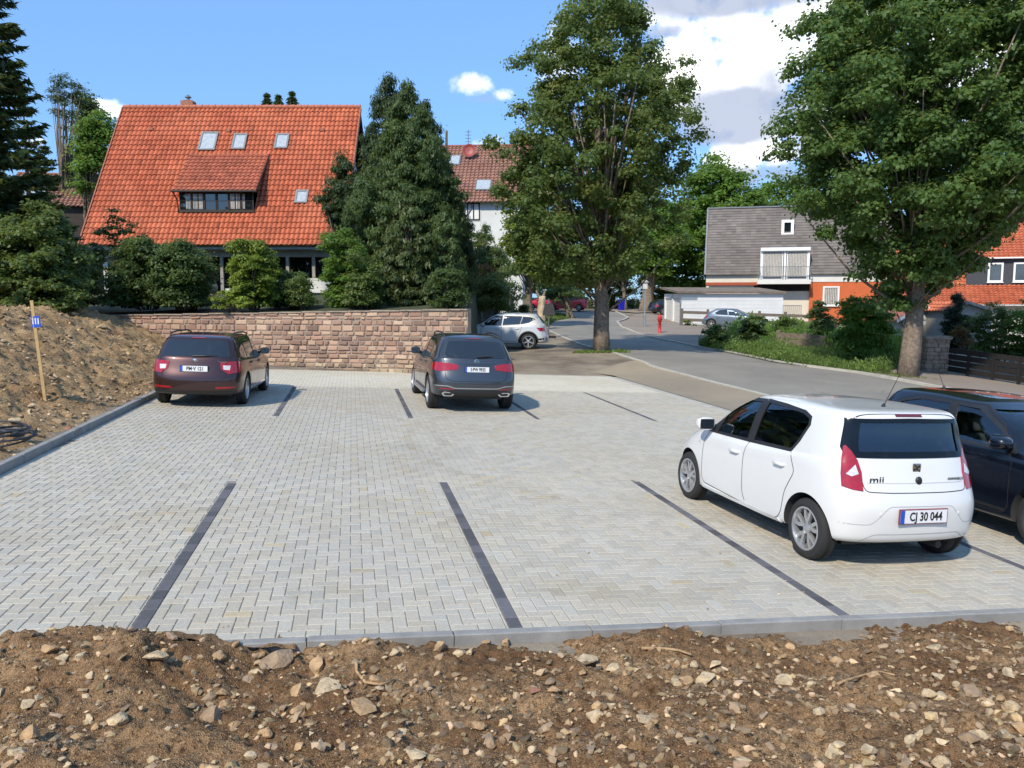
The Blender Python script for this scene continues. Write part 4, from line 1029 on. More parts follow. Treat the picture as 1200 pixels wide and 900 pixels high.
# trees along the far side
tree('beech_tree', [(190, 825, 860), (205, 800, 885), (240, 780, 912), (280, 770, 905), (320, 765, 870), (345, 770, 850)], 92, 840, 362, M['lush'], 'big fresh green tree behind the grey roofed house', n=260, cr=1.5, per=150, size=.4, trunk=(.4, .2))
tree('lime_tree', [(240, 760, 790), (270, 740, 805), (300, 730, 800), (325, 735, 790)], 84, 757, 372, M['lush'], 'green tree with a dark trunk behind the street lamp', n=120, cr=1.2, per=120, size=.34, trunk=(.65, .3), frac=.2)
tree('ash_tree', [(225, 700, 740), (260, 680, 765), (300, 690, 760), (325, 705, 755)], 90, 733, 368, M['darkleaf'], 'slim grey stemmed tree beside the blue bin', n=110, cr=1.2, per=120, size=.34, trunk=(.22, .12))
tree('beech_tree', [(215, 600, 650), (250, 560, 690), (300, 550, 700), (340, 555, 690)], 96, 610, 364, M['darkleaf'], 'dark wooded tree behind the red cars', n=190, cr=1.6, per=130, size=.4, trunk=(.4, .2))
tree('beech_tree', [(210, 890, 950), (240, 880, 985), (300, 880, 1000)], 104, 930, 360, M['lush'], 'green tree crown behind the right end of the grey roof', n=150, cr=1.8, per=110, size=.45, trunk=(.4, .2))
tree('beech_tree', [(230, 1090, 1160), (260, 1060, 1230), (320, 1060, 1260)], 112, 1150, 360, M['darkleaf'], 'dark tree far behind the red roofed house on the right', n=150, cr=2.0, per=110, size=.5, trunk=(.4, .2))
tree('lime_tree', [(330, 632, 650), (345, 622, 690), (352, 625, 690)], 66, 669, 371, M['darkleaf'], 'young brown stemmed tree standing before the red cars', n=50, cr=.5, per=90, size=.18, trunk=(.3, .15), frac=.3)
for (px0, px1, top, Y, mt, lab) in ((690, 830, 296, 106, 'darkleaf', 'tall dark hedge behind all the others at the bend'), (700, 745, 285, 98, 'rhodo', 'dull green hedge behind the blue bin'), (745, 800, 316, 95, 'lime', 'sunlit yellow green hedge left of the white garages'), (560, 640, 300, 95, 'darkleaf', 'dark hedge at the far left end of the road'), (640, 705, 300, 95, 'rhodo', 'dull green hedge right behind the red cars')):
    bush('hedge', [(top, px0 + 6, px1 - 6), (top + 12, px0, px1), (352, px0, px1), (364, px0, px1)], Y, M[mt], lab, 'hedge', n=110, cr=.7, per=110, size=.25, depth=.5)

# roadside planting on the right
bush('burdock', [(372, 872, 890), (382, 862, 900), (396, 858, 902), (404, 862, 898)], 40, M['darkleaf'], 'tall big leaved dark plant in front of the parked silver blue car', n=36, cr=.28, per=46, size=.24, upb=.6, aspect=.8)
bush('burdock', [(384, 826, 846), (394, 820, 862), (408, 818, 862)], 39.5, M['rhodo'], 'low big leaved plant at the left tip of the verge', n=40, cr=.25, per=56, size=.2, upb=.6, aspect=.8)
bush('laurel_bush', [(356, 952, 968), (370, 944, 978), (395, 944, 980), (404, 948, 980)], 40, M['darkleaf'], 'dark upright bush behind the old rail fence', n=50, cr=.3, per=120, size=.11)
bush('dogwood', [(352, 985, 1020), (362, 975, 1045), (385, 968, 1050), (420, 975, 1050), (428, 985, 1050)], 34.5, M['lush'], 'large lush green bush left of the thick maple trunk', n=150, cr=.36, per=130, size=.12)
bush('lilac_bush', [(343, 1022, 1036), (352, 1016, 1046), (366, 1018, 1046)], 37, M['redleaf'], 'brownish withered shrub top above the lush green bush', n=30, cr=.25, per=60, size=.1)
bush('shrub', [(374, 905, 930), (384, 900, 945), (396, 900, 948)], 46, M['weed'], 'yellowish green shrub behind the left end of the rail fence', n=50, cr=.28, per=90, size=.11)
bush('shrub', [(376, 798, 812), (384, 794, 816), (388, 796, 816)], 60, M['lime'], 'small bright green tuft at the corner of the white garages', n=24, cr=.22, per=70, size=.1)
bush('thuja_tree', [(342, 1116, 1122), (355, 1110, 1130), (375, 1104, 1138), (404, 1098, 1142), (412, 1100, 1140)], 37, M['thuja'], 'dark narrow cone shaped conifer behind the black fence', 'conifer', n=150, cr=.22, per=200, size=.09, lump=.06, up_dir=1.5, upb=.05, aspect=.4)
bush('shrub', [(360, 1150, 1175), (375, 1135, 1195), (410, 1130, 1200), (420, 1135, 1200)], 34.5, M['rhodo'], 'dense olive green shrub behind the middle of the black fence', n=110, cr=.3, per=130, size=.09)
bush('shrub', [(358, 1195, 1230), (380, 1180, 1250), (425, 1180, 1250)], 33.5, M['lush'], 'light green shrub above the right end of the black fence', n=90, cr=.32, per=130, size=.1)
bush('rose_bush', [(384, 1118, 1135), (395, 1112, 1145), (406, 1112, 1145)], 33.5, M['redleaf'], 'small reddish shrub right behind the stone pillar', n=26, cr=.2, per=60, size=.07)
# verge grass and weeds (stuff)
def verge(name, poly_px, count, hgt, mat, label, cat='grass', wide=.05):
    """blades and weeds standing on the ground inside a plan quad given by two edges"""
    A, Bq = [np.array(e, float) for e in poly_px]
    t = RNG.random(count); s = RNG.random(count)
    def ev(E, t):
        d = np.r_[0, np.cumsum(np.hypot(*np.diff(E, axis=0).T))]; return np.stack([np.interp(t * d[-1], d, E[:, 0]), np.interp(t * d[-1], d, E[:, 1])], -1)
    P2 = ev(A, t) * (1 - s)[:, None] + ev(Bq, t) * s[:, None]
    k = fbm(P2[:, 0] * .8, P2[:, 1] * .8, 3, 17)
    z = gz(P2[:, 0], P2[:, 1]); h = hgt * np.clip(.45 + 1.2 * k + .5 * RNG.random(count), .15, 1.6)
    lv = RNG.random(count)
    P = np.stack([P2[:, 0], P2[:, 1], z + h * lv], -1)
    nr = rnd_dir(count) * .8 + np.array([0, -.3, .5]); nr /= np.linalg.norm(nr, axis=1, keepdims=True)
    dr = rnd_dir(count) * .6 + np.array([0, 0, 1.0])
    L = wide * (1 + 1.2 * RNG.random(count))
    o = quads_obj(name, leaf_quads(P, nr, dr, L * 1.5, L * .6), mat); return props(o, label, cat, kind='stuff')
vA = [pt(818, 408.5, 40.2), pt(850, 414, 36.9), pt(905, 425, 32.4), pt(1000, 438, 29.6), pt(1040, 443, 28.9)]
vB = [pt(826, 403, 42.5), pt(862, 403, 42), pt(925, 402, 41), pt(1000, 412, 36), pt(1055, 425, 33)]
props(strip('verge_soil', vA, vB, M['garden_soil'], .05, 6), kind='structure')
verge('weeds', (vA, vB), 26000, .55, M['weed'], 'weedy strip of grass along the right road kerb')
vB2 = [pt(870, 393, 53), pt(940, 390, 52), pt(1010, 396, 46), pt(1060, 410, 40)]
props(strip('garden_soil', vB, vB2, M['garden_soil'], .04, 8), kind='structure')
verge('ground_cover', (vB, vB2), 12000, .9, M['lush'], 'tangled undergrowth between the verge and the wooden rails', 'plants', .11)
lA = [pt(641, 384.5, 52), pt(650, 376.5, 60), pt(672, 371.5, 67)]; lB = [pt(622, 384, 52), pt(626, 374, 62), pt(650, 368, 72)]
props(strip('left_verge', lA, lB, M['garden_soil'], .06, 5), kind='structure')
verge('grass', (lA, lB), 9000, .25, M['weed'], 'bright grass corner by the pale tree trunk at the bend', wide=.09)
p0 = gp(706, 34)
a = np.linspace(0, 6.28, 24)
verge('grass', ([(p0.x - 1.3, p0.y - .6), (p0.x + 1.1, p0.y - .7)], [(p0.x - 1.0, p0.y + .4), (p0.x + 1.0, p0.y + .4)]), 1100, .08, M['weed'], 'thin grass round the foot of the middle maple', wide=.05)
p0 = gp(1063, 29)
verge('grass', ([(p0.x - .9, p0.y - .8), (p0.x + .9, p0.y - .8)], [(p0.x - .8, p0.y + .5), (p0.x + .8, p0.y + .5)]), 900, .08, M['weed'], 'few weeds round the foot of the large right maple', wide=.04)
# ------------------------------------------------------------ buildings
def tile_mat(name, a, b, rough=0.65, third=None):
    m, nt = newmat(name); n = N(nt); g = n('ShaderNodeNewGeometry'); t = n('ShaderNodeAttribute', attribute_name='tone')
    nz = n('ShaderNodeTexNoise', {'Vector': g.outputs['Position'], 'Scale': 0.35, 'Detail': 5.0, 'Roughness': .6})
    c = n.mix(a, b, n.ramp(nz.outputs[0], .35, .65)); c = n.mix(c, t.outputs[0], 1.0, 'MULTIPLY')
    p = n('ShaderNodeBsdfPrincipled', {'Base Color': c, 'Roughness': rough}); n('ShaderNodeOutputMaterial', {'Surface': p.outputs[0]}); return m
def tiled(name, P0, e, w_, s, L, mat, parent, tw=.27, rh=.4, amp=.075, step=.055, nx=5, skip=None, flat=False):
    """pantiles: P0 = eave's left end, e = along the eave, s = up the slope; each tile a curved face, each course lapping the one below"""
    e = np.array(e, float); s = np.array(s, float); nn = np.cross(e, s); nn /= np.linalg.norm(nn)
    nc = max(1, int(round(w_ / tw))); nr = max(1, int(round(L / rh))); tw = w_ / nc; rh = L / nr
    ci, ri = np.meshgrid(np.arange(nc), np.arange(nr)); ci = ci.ravel(); ri = ri.ravel(); m = len(ci)
    if skip is not None:
        k = np.array([not skip((c + .5) * tw, (r + .5) * rh) for c, r in zip(ci, ri)]); ci, ri = ci[k], ri[k]; m = len(ci)
    xs = np.linspace(0, 1, nx + 1); prof = np.zeros(nx + 1) if flat else amp * (np.sin(xs * 2 * math.pi - .6) * .5 + .25 * np.cos(xs * 4 * math.pi))
    j = RNG.normal(size=(m, 1)) * .003; tn = 1 + RNG.normal(size=m) * .10
    Q = []; T = []
    for q in range(nx):
        def V(xi, yy, h): return (ci + xs[xi])[:, None] * tw * e + (ri + yy)[:, None] * rh * s + (prof[xi] + h + j) * nn
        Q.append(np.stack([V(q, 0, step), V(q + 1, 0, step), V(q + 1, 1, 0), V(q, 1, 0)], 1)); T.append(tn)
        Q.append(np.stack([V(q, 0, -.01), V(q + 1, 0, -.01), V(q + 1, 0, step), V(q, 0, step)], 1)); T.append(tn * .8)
    if not flat:    # the lap between neighbouring tiles
        def V(xi, yy, h, o=0): return (ci + xs[xi] + o)[:, None] * tw * e + (ri + yy)[:, None] * rh * s + (h + j) * nn
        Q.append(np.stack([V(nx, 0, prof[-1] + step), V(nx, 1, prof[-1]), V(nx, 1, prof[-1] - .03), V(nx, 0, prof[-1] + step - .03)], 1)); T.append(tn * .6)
    V = np.concatenate(Q) + (np.array(P0, float) if parent is None else np.array(P0, float)); tn = np.concatenate(T)
    return quads_obj(name, V, mat, parent, attr=np.repeat(tn[:, None], 3, 1))
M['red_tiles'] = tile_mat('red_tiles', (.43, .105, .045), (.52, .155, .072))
M['old_tiles'] = tile_mat('old_tiles', (.47, .145, .072), (.40, .125, .068))
M['brown_tiles'] = tile_mat('brown_tiles', (.25, .12, .085), (.31, .16, .11))
M['slate'] = tile_mat('grey_shingles', (.135, .115, .10), (.18, .155, .135))
M['orange_wall'] = simple('orange_render', (.55, .13, .045), .9, var=.08, scale=2, bump=.2)
M['cream'] = simple('cream_render', (.66, .60, .49), .9, var=.06, scale=1.5, bump=.2)
M['offwhite'] = simple('offwhite_render', (.68, .67, .62), .9, var=.06, scale=1.2, bump=.2)
M['darkwood'] = simple('dark_timber', (.035, .024, .018), .7, var=.3)
M['greywood'] = simple('grey_timber', (.30, .28, .25), .8, var=.2)
M['zinc'] = simple('zinc', (.22, .23, .24), .45, metal=.5)
M['skyglass'] = simple('roof_glass', (.42, .46, .47), .05, coat=1.0, spec=.9, var=.2)
M['recess'] = simple('dark_interior', (.012, .011, .010), .9)  # near black, the colour of shade painted into deep places
def plane_hit(px, py, P, nrm):
    r = ray(px, py); return CAM + r * ((Vector(P) - CAM).dot(nrm) / r.dot(nrm))
def quad_prism(mb, P4, nrm, t):
    n4 = [Vector(p) for p in P4]; V = n4 + [p + nrm * t for p in n4]
    return mb.add(V, [(3, 2, 1, 0), (4, 5, 6, 7), (0, 1, 5, 4), (1, 2, 6, 5), (2, 3, 7, 6), (3, 0, 4, 7)])
def frame_win(parent, org, c, w_, h, fr=.06, glass='winglass', frame='white', rz=0.0, mull=0, trans=0, depth=.08, sill=False, name='window', curtain=False):
    """window facing the viewer; c = its centre in world space"""
    T = Matrix.Translation(Vector(c) - Vector(org)) @ Matrix.Rotation(rz, 4, 'Z')
    mb = MB()
    for (x, z, a, b) in ((0, h / 2 - fr / 2, w_, fr), (0, -h / 2 + fr / 2, w_, fr)): mb.box(T @ Vector((x, 0, z)), (a, depth, b), rz)
    for sx in (-1, 1): mb.box(T @ Vector((sx * (w_ / 2 - fr / 2), 0, 0)), (fr, depth, h - 2 * fr), rz)
    for k in range(mull): mb.box(T @ Vector((-w_ / 2 + w_ * (k + 1) / (mull + 1), 0, 0)), (fr * .9, depth * .9, h - 2 * fr), rz)
    for k in range(trans): mb.box(T @ Vector((0, 0, -h / 2 + h * (k + 1) / (trans + 1))), (w_ - 2 * fr, depth * .6, fr * .5), rz)
    f_ = mb.build(name, M[frame], parent)
    mb = MB(); mb.box(T @ Vector((0, .02, 0)), (w_ - 1.5 * fr, .012, h - 1.5 * fr), rz); mb.build('pane', M[glass], f_)
    if sill: mb = MB(); mb.box(T @ Vector((0, -.06, -h / 2 - .03)), (w_ + .1, .16, .05), rz); mb.build('sill', M[frame], f_)
    return f_

# --- the house with the big red roof -------------------------------------------------
def red_house():
    Ye, Yr = 45.0, 51.0
    A = at(93, 287, Ye); B = Vector((xcol(402, Ye, 287), Ye, A.z)); C = at(137, 126, Yr)
    zt = C.z; e = Vector((1, 0, 0)); s = Vector((0, Yr - Ye, zt - A.z)); L = s.length; s.normalize(); nn = e.cross(s).normalized()
    if nn.y > 0: nn = -nn
    org = Vector((-16.5, Ye + 1.2, garden_z(-16.5, 46)))
    h = empty('red_roofed_house', org, 0, 'house under a huge steep orange red tiled roof with one wide dormer', 'house')
    W_ = B.x - A.x; floor = org.z - .1
    # dormer measurements on the roof plane
    dl = plane_hit(211, 249, A, nn); dr = plane_hit(298, 249, A, nn); Yd = dl.y; zb = dl.z; ztop = zrow(221, Yd)
    ul, ur = dl.x - A.x, dr.x - A.x; vb = (zb - A.z) / s.z
    tl = plane_hit(228, 180, A, nn); tr = plane_hit(315, 180, A, nn); vt = (tl.z - A.z) / s.z
    skip = lambda x, y: ul + .15 < x < ur - .1 and vb + .3 < y < vt - .45
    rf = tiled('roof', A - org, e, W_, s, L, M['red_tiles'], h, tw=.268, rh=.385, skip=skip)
    # back slope, verge boards, ridge
    mb = MB(); mb.mat(M['old_tiles']).add([Vector((A.x, Yr, zt - .02)) - org, Vector((B.x, Yr, zt - .02)) - org, Vector((B.x, 2 * Yr - Ye, A.z)) - org, Vector((A.x, 2 * Yr - Ye, A.z)) - org], [(0, 1, 2, 3)])
    mb.build('back_roof', None, h)
    mb = MB(); n = int(W_ / .4)
    for i in range(n): mb.tube([Vector((A.x + W_ * i / n, Yr, zt + .02)) - org, Vector((A.x + W_ * (i + 1) / n + .03, Yr, zt + .035)) - org], [.13, .15], 8)
    mb.build('ridge_tiles', M['red_tiles2'], rf, smooth=False)
    for x in (A.x - .03, B.x + .03):
        mb = MB(); q = (s.to_track_quat('Z', 'Y')).to_matrix().to_4x4()
        mb.box((Vector((x, (Ye + Yr) / 2, (A.z + zt) / 2)) - org) - nn * .0 + Vector((0, 0, -.04)), (.06, .26, L), M=q)
        mb.build('verge_board', M['old_tiles2'], h)
    # walls
    x0, x1, yw = A.x + .7, B.x - .7, Ye + 1.1; yb = 2 * Yr - Ye - 1.0
    mb = MB()
    def wallbox(xa, xb, ya, yb_, za, zb_): mb.box(Vector(((xa + xb) / 2, (ya + yb_) / 2, (za + zb_) / 2)) - org, (abs(xb - xa), abs(yb_ - ya), zb_ - za))
    wallbox(x0, x1, yw + 2.0, yw + 2.2, floor, A.z + 1.8); wallbox(x0, x0 + .25, yw, yb, floor, A.z + 1.2); wallbox(x1 - .25, x1, yw, yb, floor, A.z + 1.2); wallbox(x0, x1, yb - .25, yb, floor, A.z)
    for x in (x0, x1 - .25):   # gables
        k = .9; mb.add([Vector((x, yw, A.z + 1.1)) - org, Vector((x + .25, yw, A.z + 1.1)) - org, Vector((x + .25, yb, A.z + 1.1)) - org, Vector((x, yb, A.z + 1.1)) - org, Vector((x, Yr, zt - .35)) - org, Vector((x + .25, Yr, zt - .35)) - org],
                       [(0, 1, 5, 4), (3, 2, 5, 4), (0, 3, 4), (1, 2, 5)])
    mb.build('wall', M['offwhite'], h)
    # open porch under the eave: beam, soffit, posts, balustrade, a near-black sheet behind that paints in the shade
    mb = MB(); mb.box(Vector(((A.x + B.x) / 2, Ye + .35, A.z - .16)) - org, (W_, .12, .12)); mb.build('gutter', M['zinc'], h)
    mb = MB(); mb.box(Vector(((A.x + B.x) / 2, Ye + 1.15, A.z - .42)) - org, (W_ - .8, .16, .36)); mb.build('beam', M['greywood'], h)
    mb = MB(); mb.box(Vector(((A.x + B.x) / 2, Ye + .75, A.z - .12)) - org, (W_ - .4, .9, .05)); mb.build('soffit', M['darkwood'], h)
    for px in (150, 205, 262, 338.7, 369):
        x = xcol(px, Ye + 1.2); mb = MB(); mb.box(Vector((x, Ye + 1.15, (floor + A.z - .6) / 2)) - org, (.17, .17, A.z - .6 - floor)); mb.build('post', M['greywood'], h)
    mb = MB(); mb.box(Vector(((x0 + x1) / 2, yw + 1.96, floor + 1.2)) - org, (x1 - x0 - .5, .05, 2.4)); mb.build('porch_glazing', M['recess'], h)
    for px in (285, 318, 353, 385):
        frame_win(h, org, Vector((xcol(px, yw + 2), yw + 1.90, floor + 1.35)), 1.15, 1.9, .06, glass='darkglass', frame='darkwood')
    xa, xb = xcol(322, Ye + .9), xcol(400, Ye + .9); zr = zrow(327, Ye + .9)
    mb = MB(); mb.box(Vector(((xa + xb) / 2, Ye + .95, zr)) - org, (xb - xa, .1, .1)); mb.box(Vector(((xa + xb) / 2, Ye + .95, (floor + zr) / 2)) - org, (xb - xa, .05, zr - floor - .1)); mb.build('balustrade', M['offwhite'], h)
    mb = MB(); xa, xb = xcol(258, Ye), xcol(275, Ye); zr = zrow(339, Ye); mb.box(Vector(((xa + xb) / 2, Ye + .9, zr)) - org, (xb - xa, .1, .1))
    for k in range(5): mb.box(Vector((xa + (xb - xa) * k / 4, Ye + .9, zr - .35)) - org, (.04, .04, .6))
    mb.build('railing', M['white'], h)
    # dormer
    d = MB(); zfc = ztop
    fr_y = Yd - .02
    P = [Vector((dl.x, fr_y, zb)), Vector((dr.x, fr_y, zb)), Vector((dr.x, fr_y, zfc)), Vector((dl.x, fr_y, zfc))]
    def back(z): return Ye + (z - A.z) / s.z * s.y
    Pb = [Vector((dl.x, back(zfc), zfc)), Vector((dr.x, back(zfc), zfc))]
    d.add([P[0] - org, P[3] - org, Pb[0] - org], [(0, 1, 2)]); d.add([P[1] - org, P[2] - org, Pb[1] - org], [(0, 1, 2)])
    d.add([p - org + Vector((0, .5, 0)) for p in P], [(0, 1, 2, 3)])
    dm = d.build('dormer', M['darkwood'], h)
    wx = (dl.x + dr.x) / 2; ww = dr.x - dl.x
    mb = MB(); mb.box(Vector((wx, fr_y - .02, (zb + zfc) / 2)) - org + Vector((0, 0, (zfc - zb) / 2 - .07)), (ww, .14, .14)); mb.box(Vector((wx, fr_y - .02, zb + .05)) - org, (ww, .14, .1)); mb.build('trim', M['darkwood'], dm)
    for k in range(6):
        cx = dl.x + ww * (k + .5) / 6; wn = 'shutter' if k in (0, 5) and False else 'window'
        frame_win(dm, org, Vector((cx, fr_y + .0, (zb + zfc) / 2 - .02)), ww / 6 - .02, zfc - zb - .24, .05, glass='darkglass', frame='darkwood', mull=1 if k in (1, 4) else 0, trans=1)
    for cx, cw in ((dl.x + ww * .16, .28), (dl.x + ww * .20 + .3, .2), (dr.x - ww * .17, .25), (dr.x - ww * .2 - .3, .2)):
        mb = MB(); n = 7
        for i in range(n): mb.tube([Vector((cx - cw + 2 * cw * i / n, fr_y + .012, zb + .2)) - org, Vector((cx - cw + 2 * cw * i / n, fr_y + .012, zfc - .28)) - org], .028, 5)
        mb.build('curtain', M['curtain'], dm)
    # dormer roof: from above its front up to the main roof
    F0 = Vector((dl.x - .25, fr_y - .35, zrow(223, fr_y - .35))); F1 = Vector((dr.x + .22, fr_y - .35, F0.z))
    Tz = tl.z; T0 = Vector((F0.x, tl.y - .02, Tz)); sl_ = (T0 - F0); Ld = sl_.length; sl_.normalize()
    tiled('dormer_roof', F0 - org, e, F1.x - F0.x, sl_, Ld, M['old_tiles'], dm, tw=.268, rh=.34)
    for a in (F0.x, F1.x):
        mb = MB(); nn2 = e.cross(sl_).normalized(); 
        mb.add([Vector((a, F0.y, F0.z)) - org, Vector((a, T0.y, T0.z)) - org, Vector((a, T0.y, T0.z - .15)) - org, Vector((a, F0.y, F0.z - .15)) - org, Vector((a + .04, F0.y, F0.z)) - org, Vector((a + .04, T0.y, T0.z)) - org, Vector((a + .04, T0.y, T0.z - .15)) - org, Vector((a + .04, F0.y, F0.z - .15)) - org],
               [(0, 1, 2, 3), (7, 6, 5, 4), (0, 4, 5, 1), (1, 5, 6, 2), (2, 6, 7, 3), (3, 7, 4, 0)]); mb.build('barge_board', M['darkwood'], dm)
    # cheek of the dormer as seen from the right
    mb = MB(); a = dr.x; mb.add([Vector((a, fr_y, zb)) - org, Vector((a, fr_y, F1.z)) - org, Vector((a, back(zb) + (F1.z - zb) * s.y / s.z, F1.z)) - org], [(0, 1, 2)]); mb.build('cheek', M['darkwood'], dm)
    mb = MB(); mb.tube([F0 - org + Vector((-.05, -.05, -.05)), F1 - org + Vector((.05, -.05, -.05))], .06, 8); mb.tube([F0 - org + Vector((.05, 0, -.1)), F0 - org + Vector((.15, .3, -.5)), Vector((dl.x - .08, fr_y, zb)) - org], .04, 6); mb.build('gutter', M['darkwood'], dm)
    # skylights
    for a, b, c, d_ in ((232, 252, 156, 177), (271, 287, 158, 176), (321, 337, 158, 175), (345, 360, 224, 239)):
        bl = plane_hit(a, d_, A, nn); br = plane_hit(b, d_, A, nn); tp = plane_hit(b, c, A, nn); hw = (br.x - bl.x) / 2; hv = (tp - br).length / 2 if True else 0
        hv = abs(tp.z - br.z) / s.z / 2; ctr = Vector(((bl.x + br.x) / 2, br.y + s.y * hv, br.z + s.z * hv)) - org
        def ring(mb, w1, h1, w2, h2, t0, t1):
            for sx in (-1, 1): quad_prism(mb, [ctr + e * (sx * w1) - s * h1 + nn * t0, ctr + e * (sx * w1) + s * h1 + nn * t0, ctr + e * (sx * w2) + s * h1 + nn * t0, ctr + e * (sx * w2) - s * h1 + nn * t0], nn, t1 - t0)
            for sy in (-1, 1): quad_prism(mb, [ctr - e * w2 + s * (sy * h1) + nn * t0, ctr + e * w2 + s * (sy * h1) + nn * t0, ctr + e * w2 + s * (sy * h2) + nn * t0, ctr - e * w2 + s * (sy * h2) + nn * t0], nn, t1 - t0)
        mb = MB(); ring(mb, hw, hv, hw - .1, hv - .1, .0, .13); sk = mb.build('skylight', M['zinc'], h)
        mb = MB(); quad_prism(mb, [ctr - e * (hw - .1) - s * (hv - .1) + nn * .07, ctr + e * (hw - .1) - s * (hv - .1) + nn * .07, ctr + e * (hw - .1) + s * (hv - .1) + nn * .07, ctr - e * (hw - .1) + s * (hv - .1) + nn * .07], nn, .02); mb.build('pane', M['skyglass'], sk)
    for px, py in ((178, 152), (268, 154), (378, 153)):
        p = plane_hit(px, py, A, nn) - org; mb = MB(); mb.box(p + nn * .06, (.22, .2, .14)); mb.build('roof_vent', M['old_tiles2'], rf)
    c = Vector((xcol(230, 51.3), 51.3, zrow(122, 51.3))); mb = MB(); mb.box(c - org - Vector((0, 0, .4)), (.75, .6, 1.1)); mb.box(c - org + Vector((0, 0, .17)), (.5, .4, .08)); ch = mb.build('chimney', M['brick'], h)
    mb = MB(); mb.lathe([(.0, .58), (.2, .42), (.2, .38), (.1, .36), (.1, .16), (.13, .16)], 10, Matrix.Translation(c - org)); mb.build('chimney_cowl', M['zinc'], ch)
M['red_tiles2'] = simple('ridge_tile', (.42, .13, .07), .7, var=.2); M['old_tiles2'] = simple('verge_tile', (.33, .12, .07), .7, var=.2); M['brick'] = simple('chimney_brick', (.32, .15, .09), .9, var=.3)
red_house()

def gable_block(name, label, org, W_, Dp, wall_h, ridge_h, rz, wallm, roofm, over=.5, along='x', cat='house', rh=.4, tw=.3, flat=False, parts=None):
    """box with a pitched roof; local x along the ridge, local -y faces the viewer before turning by rz"""
    h = empty(name, org, rz, label, cat)
    mb = MB(); y0, y1 = 0, Dp; x0, x1 = -W_ / 2, W_ / 2; t = .2
    V = [(x0, y0, -.6), (x1, y0, -.6), (x1, y1, -.6), (x0, y1, -.6), (x0, y0, wall_h), (x1, y0, wall_h), (x1, y1, wall_h), (x0, y1, wall_h), (x0, Dp / 2, ridge_h - .1), (x1, Dp / 2, ridge_h - .1)]
    mb.add(V, [(0, 1, 5, 4), (2, 3, 7, 6), (3, 0, 4, 8, 7), (1, 2, 6, 9, 5)]); mb.build('wall', wallm, h)
    k = (ridge_h - wall_h) / (Dp / 2); s = Vector((0, 1, k)).normalized(); L = (Dp / 2 + over) / s.y
    P0 = (x0 - over, -over, wall_h - over * k + .05)
    r = tiled('roof', P0, (1, 0, 0), W_ + 2 * over, s, L, roofm, h, rh=rh, tw=tw, flat=flat, nx=4 if not flat else 1)
    mb = MB(); mb.add([(x0 - over, Dp / 2, ridge_h + .03), (x1 + over, Dp / 2, ridge_h + .03), (x1 + over, Dp + over, wall_h - over * k), (x0 - over, Dp + over, wall_h - over * k)], [(0, 1, 2, 3)])
    mb.box((0, Dp / 2, ridge_h + .06), (W_ + 2 * over, .28, .1)); mb.build('back_roof', roofm if False else M['old_tiles2'] if not flat else M['zinc'], h)
    for sx in (-1, 1):
        x = sx * (W_ / 2 + over); mb = MB()
        for a, b in ((Vector((x, -over, wall_h - over * k - .04)), Vector((x, Dp / 2, ridge_h - .04))), (Vector((x, Dp + over, wall_h - over * k - .04)), Vector((x, Dp / 2, ridge_h - .04)))):
            d = b - a; q = d.to_track_quat('Z', 'Y').to_matrix().to_4x4(); mb.box((a + b) / 2, (.05, .2, d.length), M=q) if False else mb.box((a + b) / 2, (.05, .2, d.length), M=Matrix.Rotation(math.atan2(-d.y, d.z) if d.y else 0, 4, 'X'))
        mb.build('verge_board', M['darkwood'] if not flat else M['zinc'], h)
    return h
# small brown roofed house far left
b = Vector((xcol(78, 60), 58, 2.6)); zr, ze = zrow(205, 62), zrow(238, 58)
h = gable_block('bungalow', 'low house with a brown roof and grey chimney left of the big red roof', b, 5.2, 8, ze - 2.6, zr - 2.6, R(12), M['darkwood'], M['brown_tiles'], over=.4)
mb = MB(); mb.box((1.1, 2.6, zrow(205, 60) - 2.6 - .2), (.95, .8, 1.9)); mb.build('chimney', M['zinc'], h)
mb = MB(); mb.lathe([(.0, .5), (.28, .35), (.28, .3), (.16, .28), (.16, 0)], 10, Matrix.Translation((1.1, 2.6, zrow(196, 60) - 2.6 - .05))); mb.build('chimney_cowl', M['chrome'], h)
k = (zr - ze) / 4.0; s = Vector((0, 1, k)).normalized(); nn = Vector((0, -k, 1)).normalized()
for i in range(2):
    c = Vector((-1.9 + i * 1.15, .9, ze - 2.6 + .9 * k)) + nn * .12; mb = MB(); quad_prism(mb, [c - Vector((.5, 0, 0)) - s * .7, c + Vector((.5, 0, 0)) - s * .7, c + Vector((.5, 0, 0)) + s * .7, c - Vector((.5, 0, 0)) + s * .7], nn, .05); mb.build('solar_panel', M['skyglass'], h)

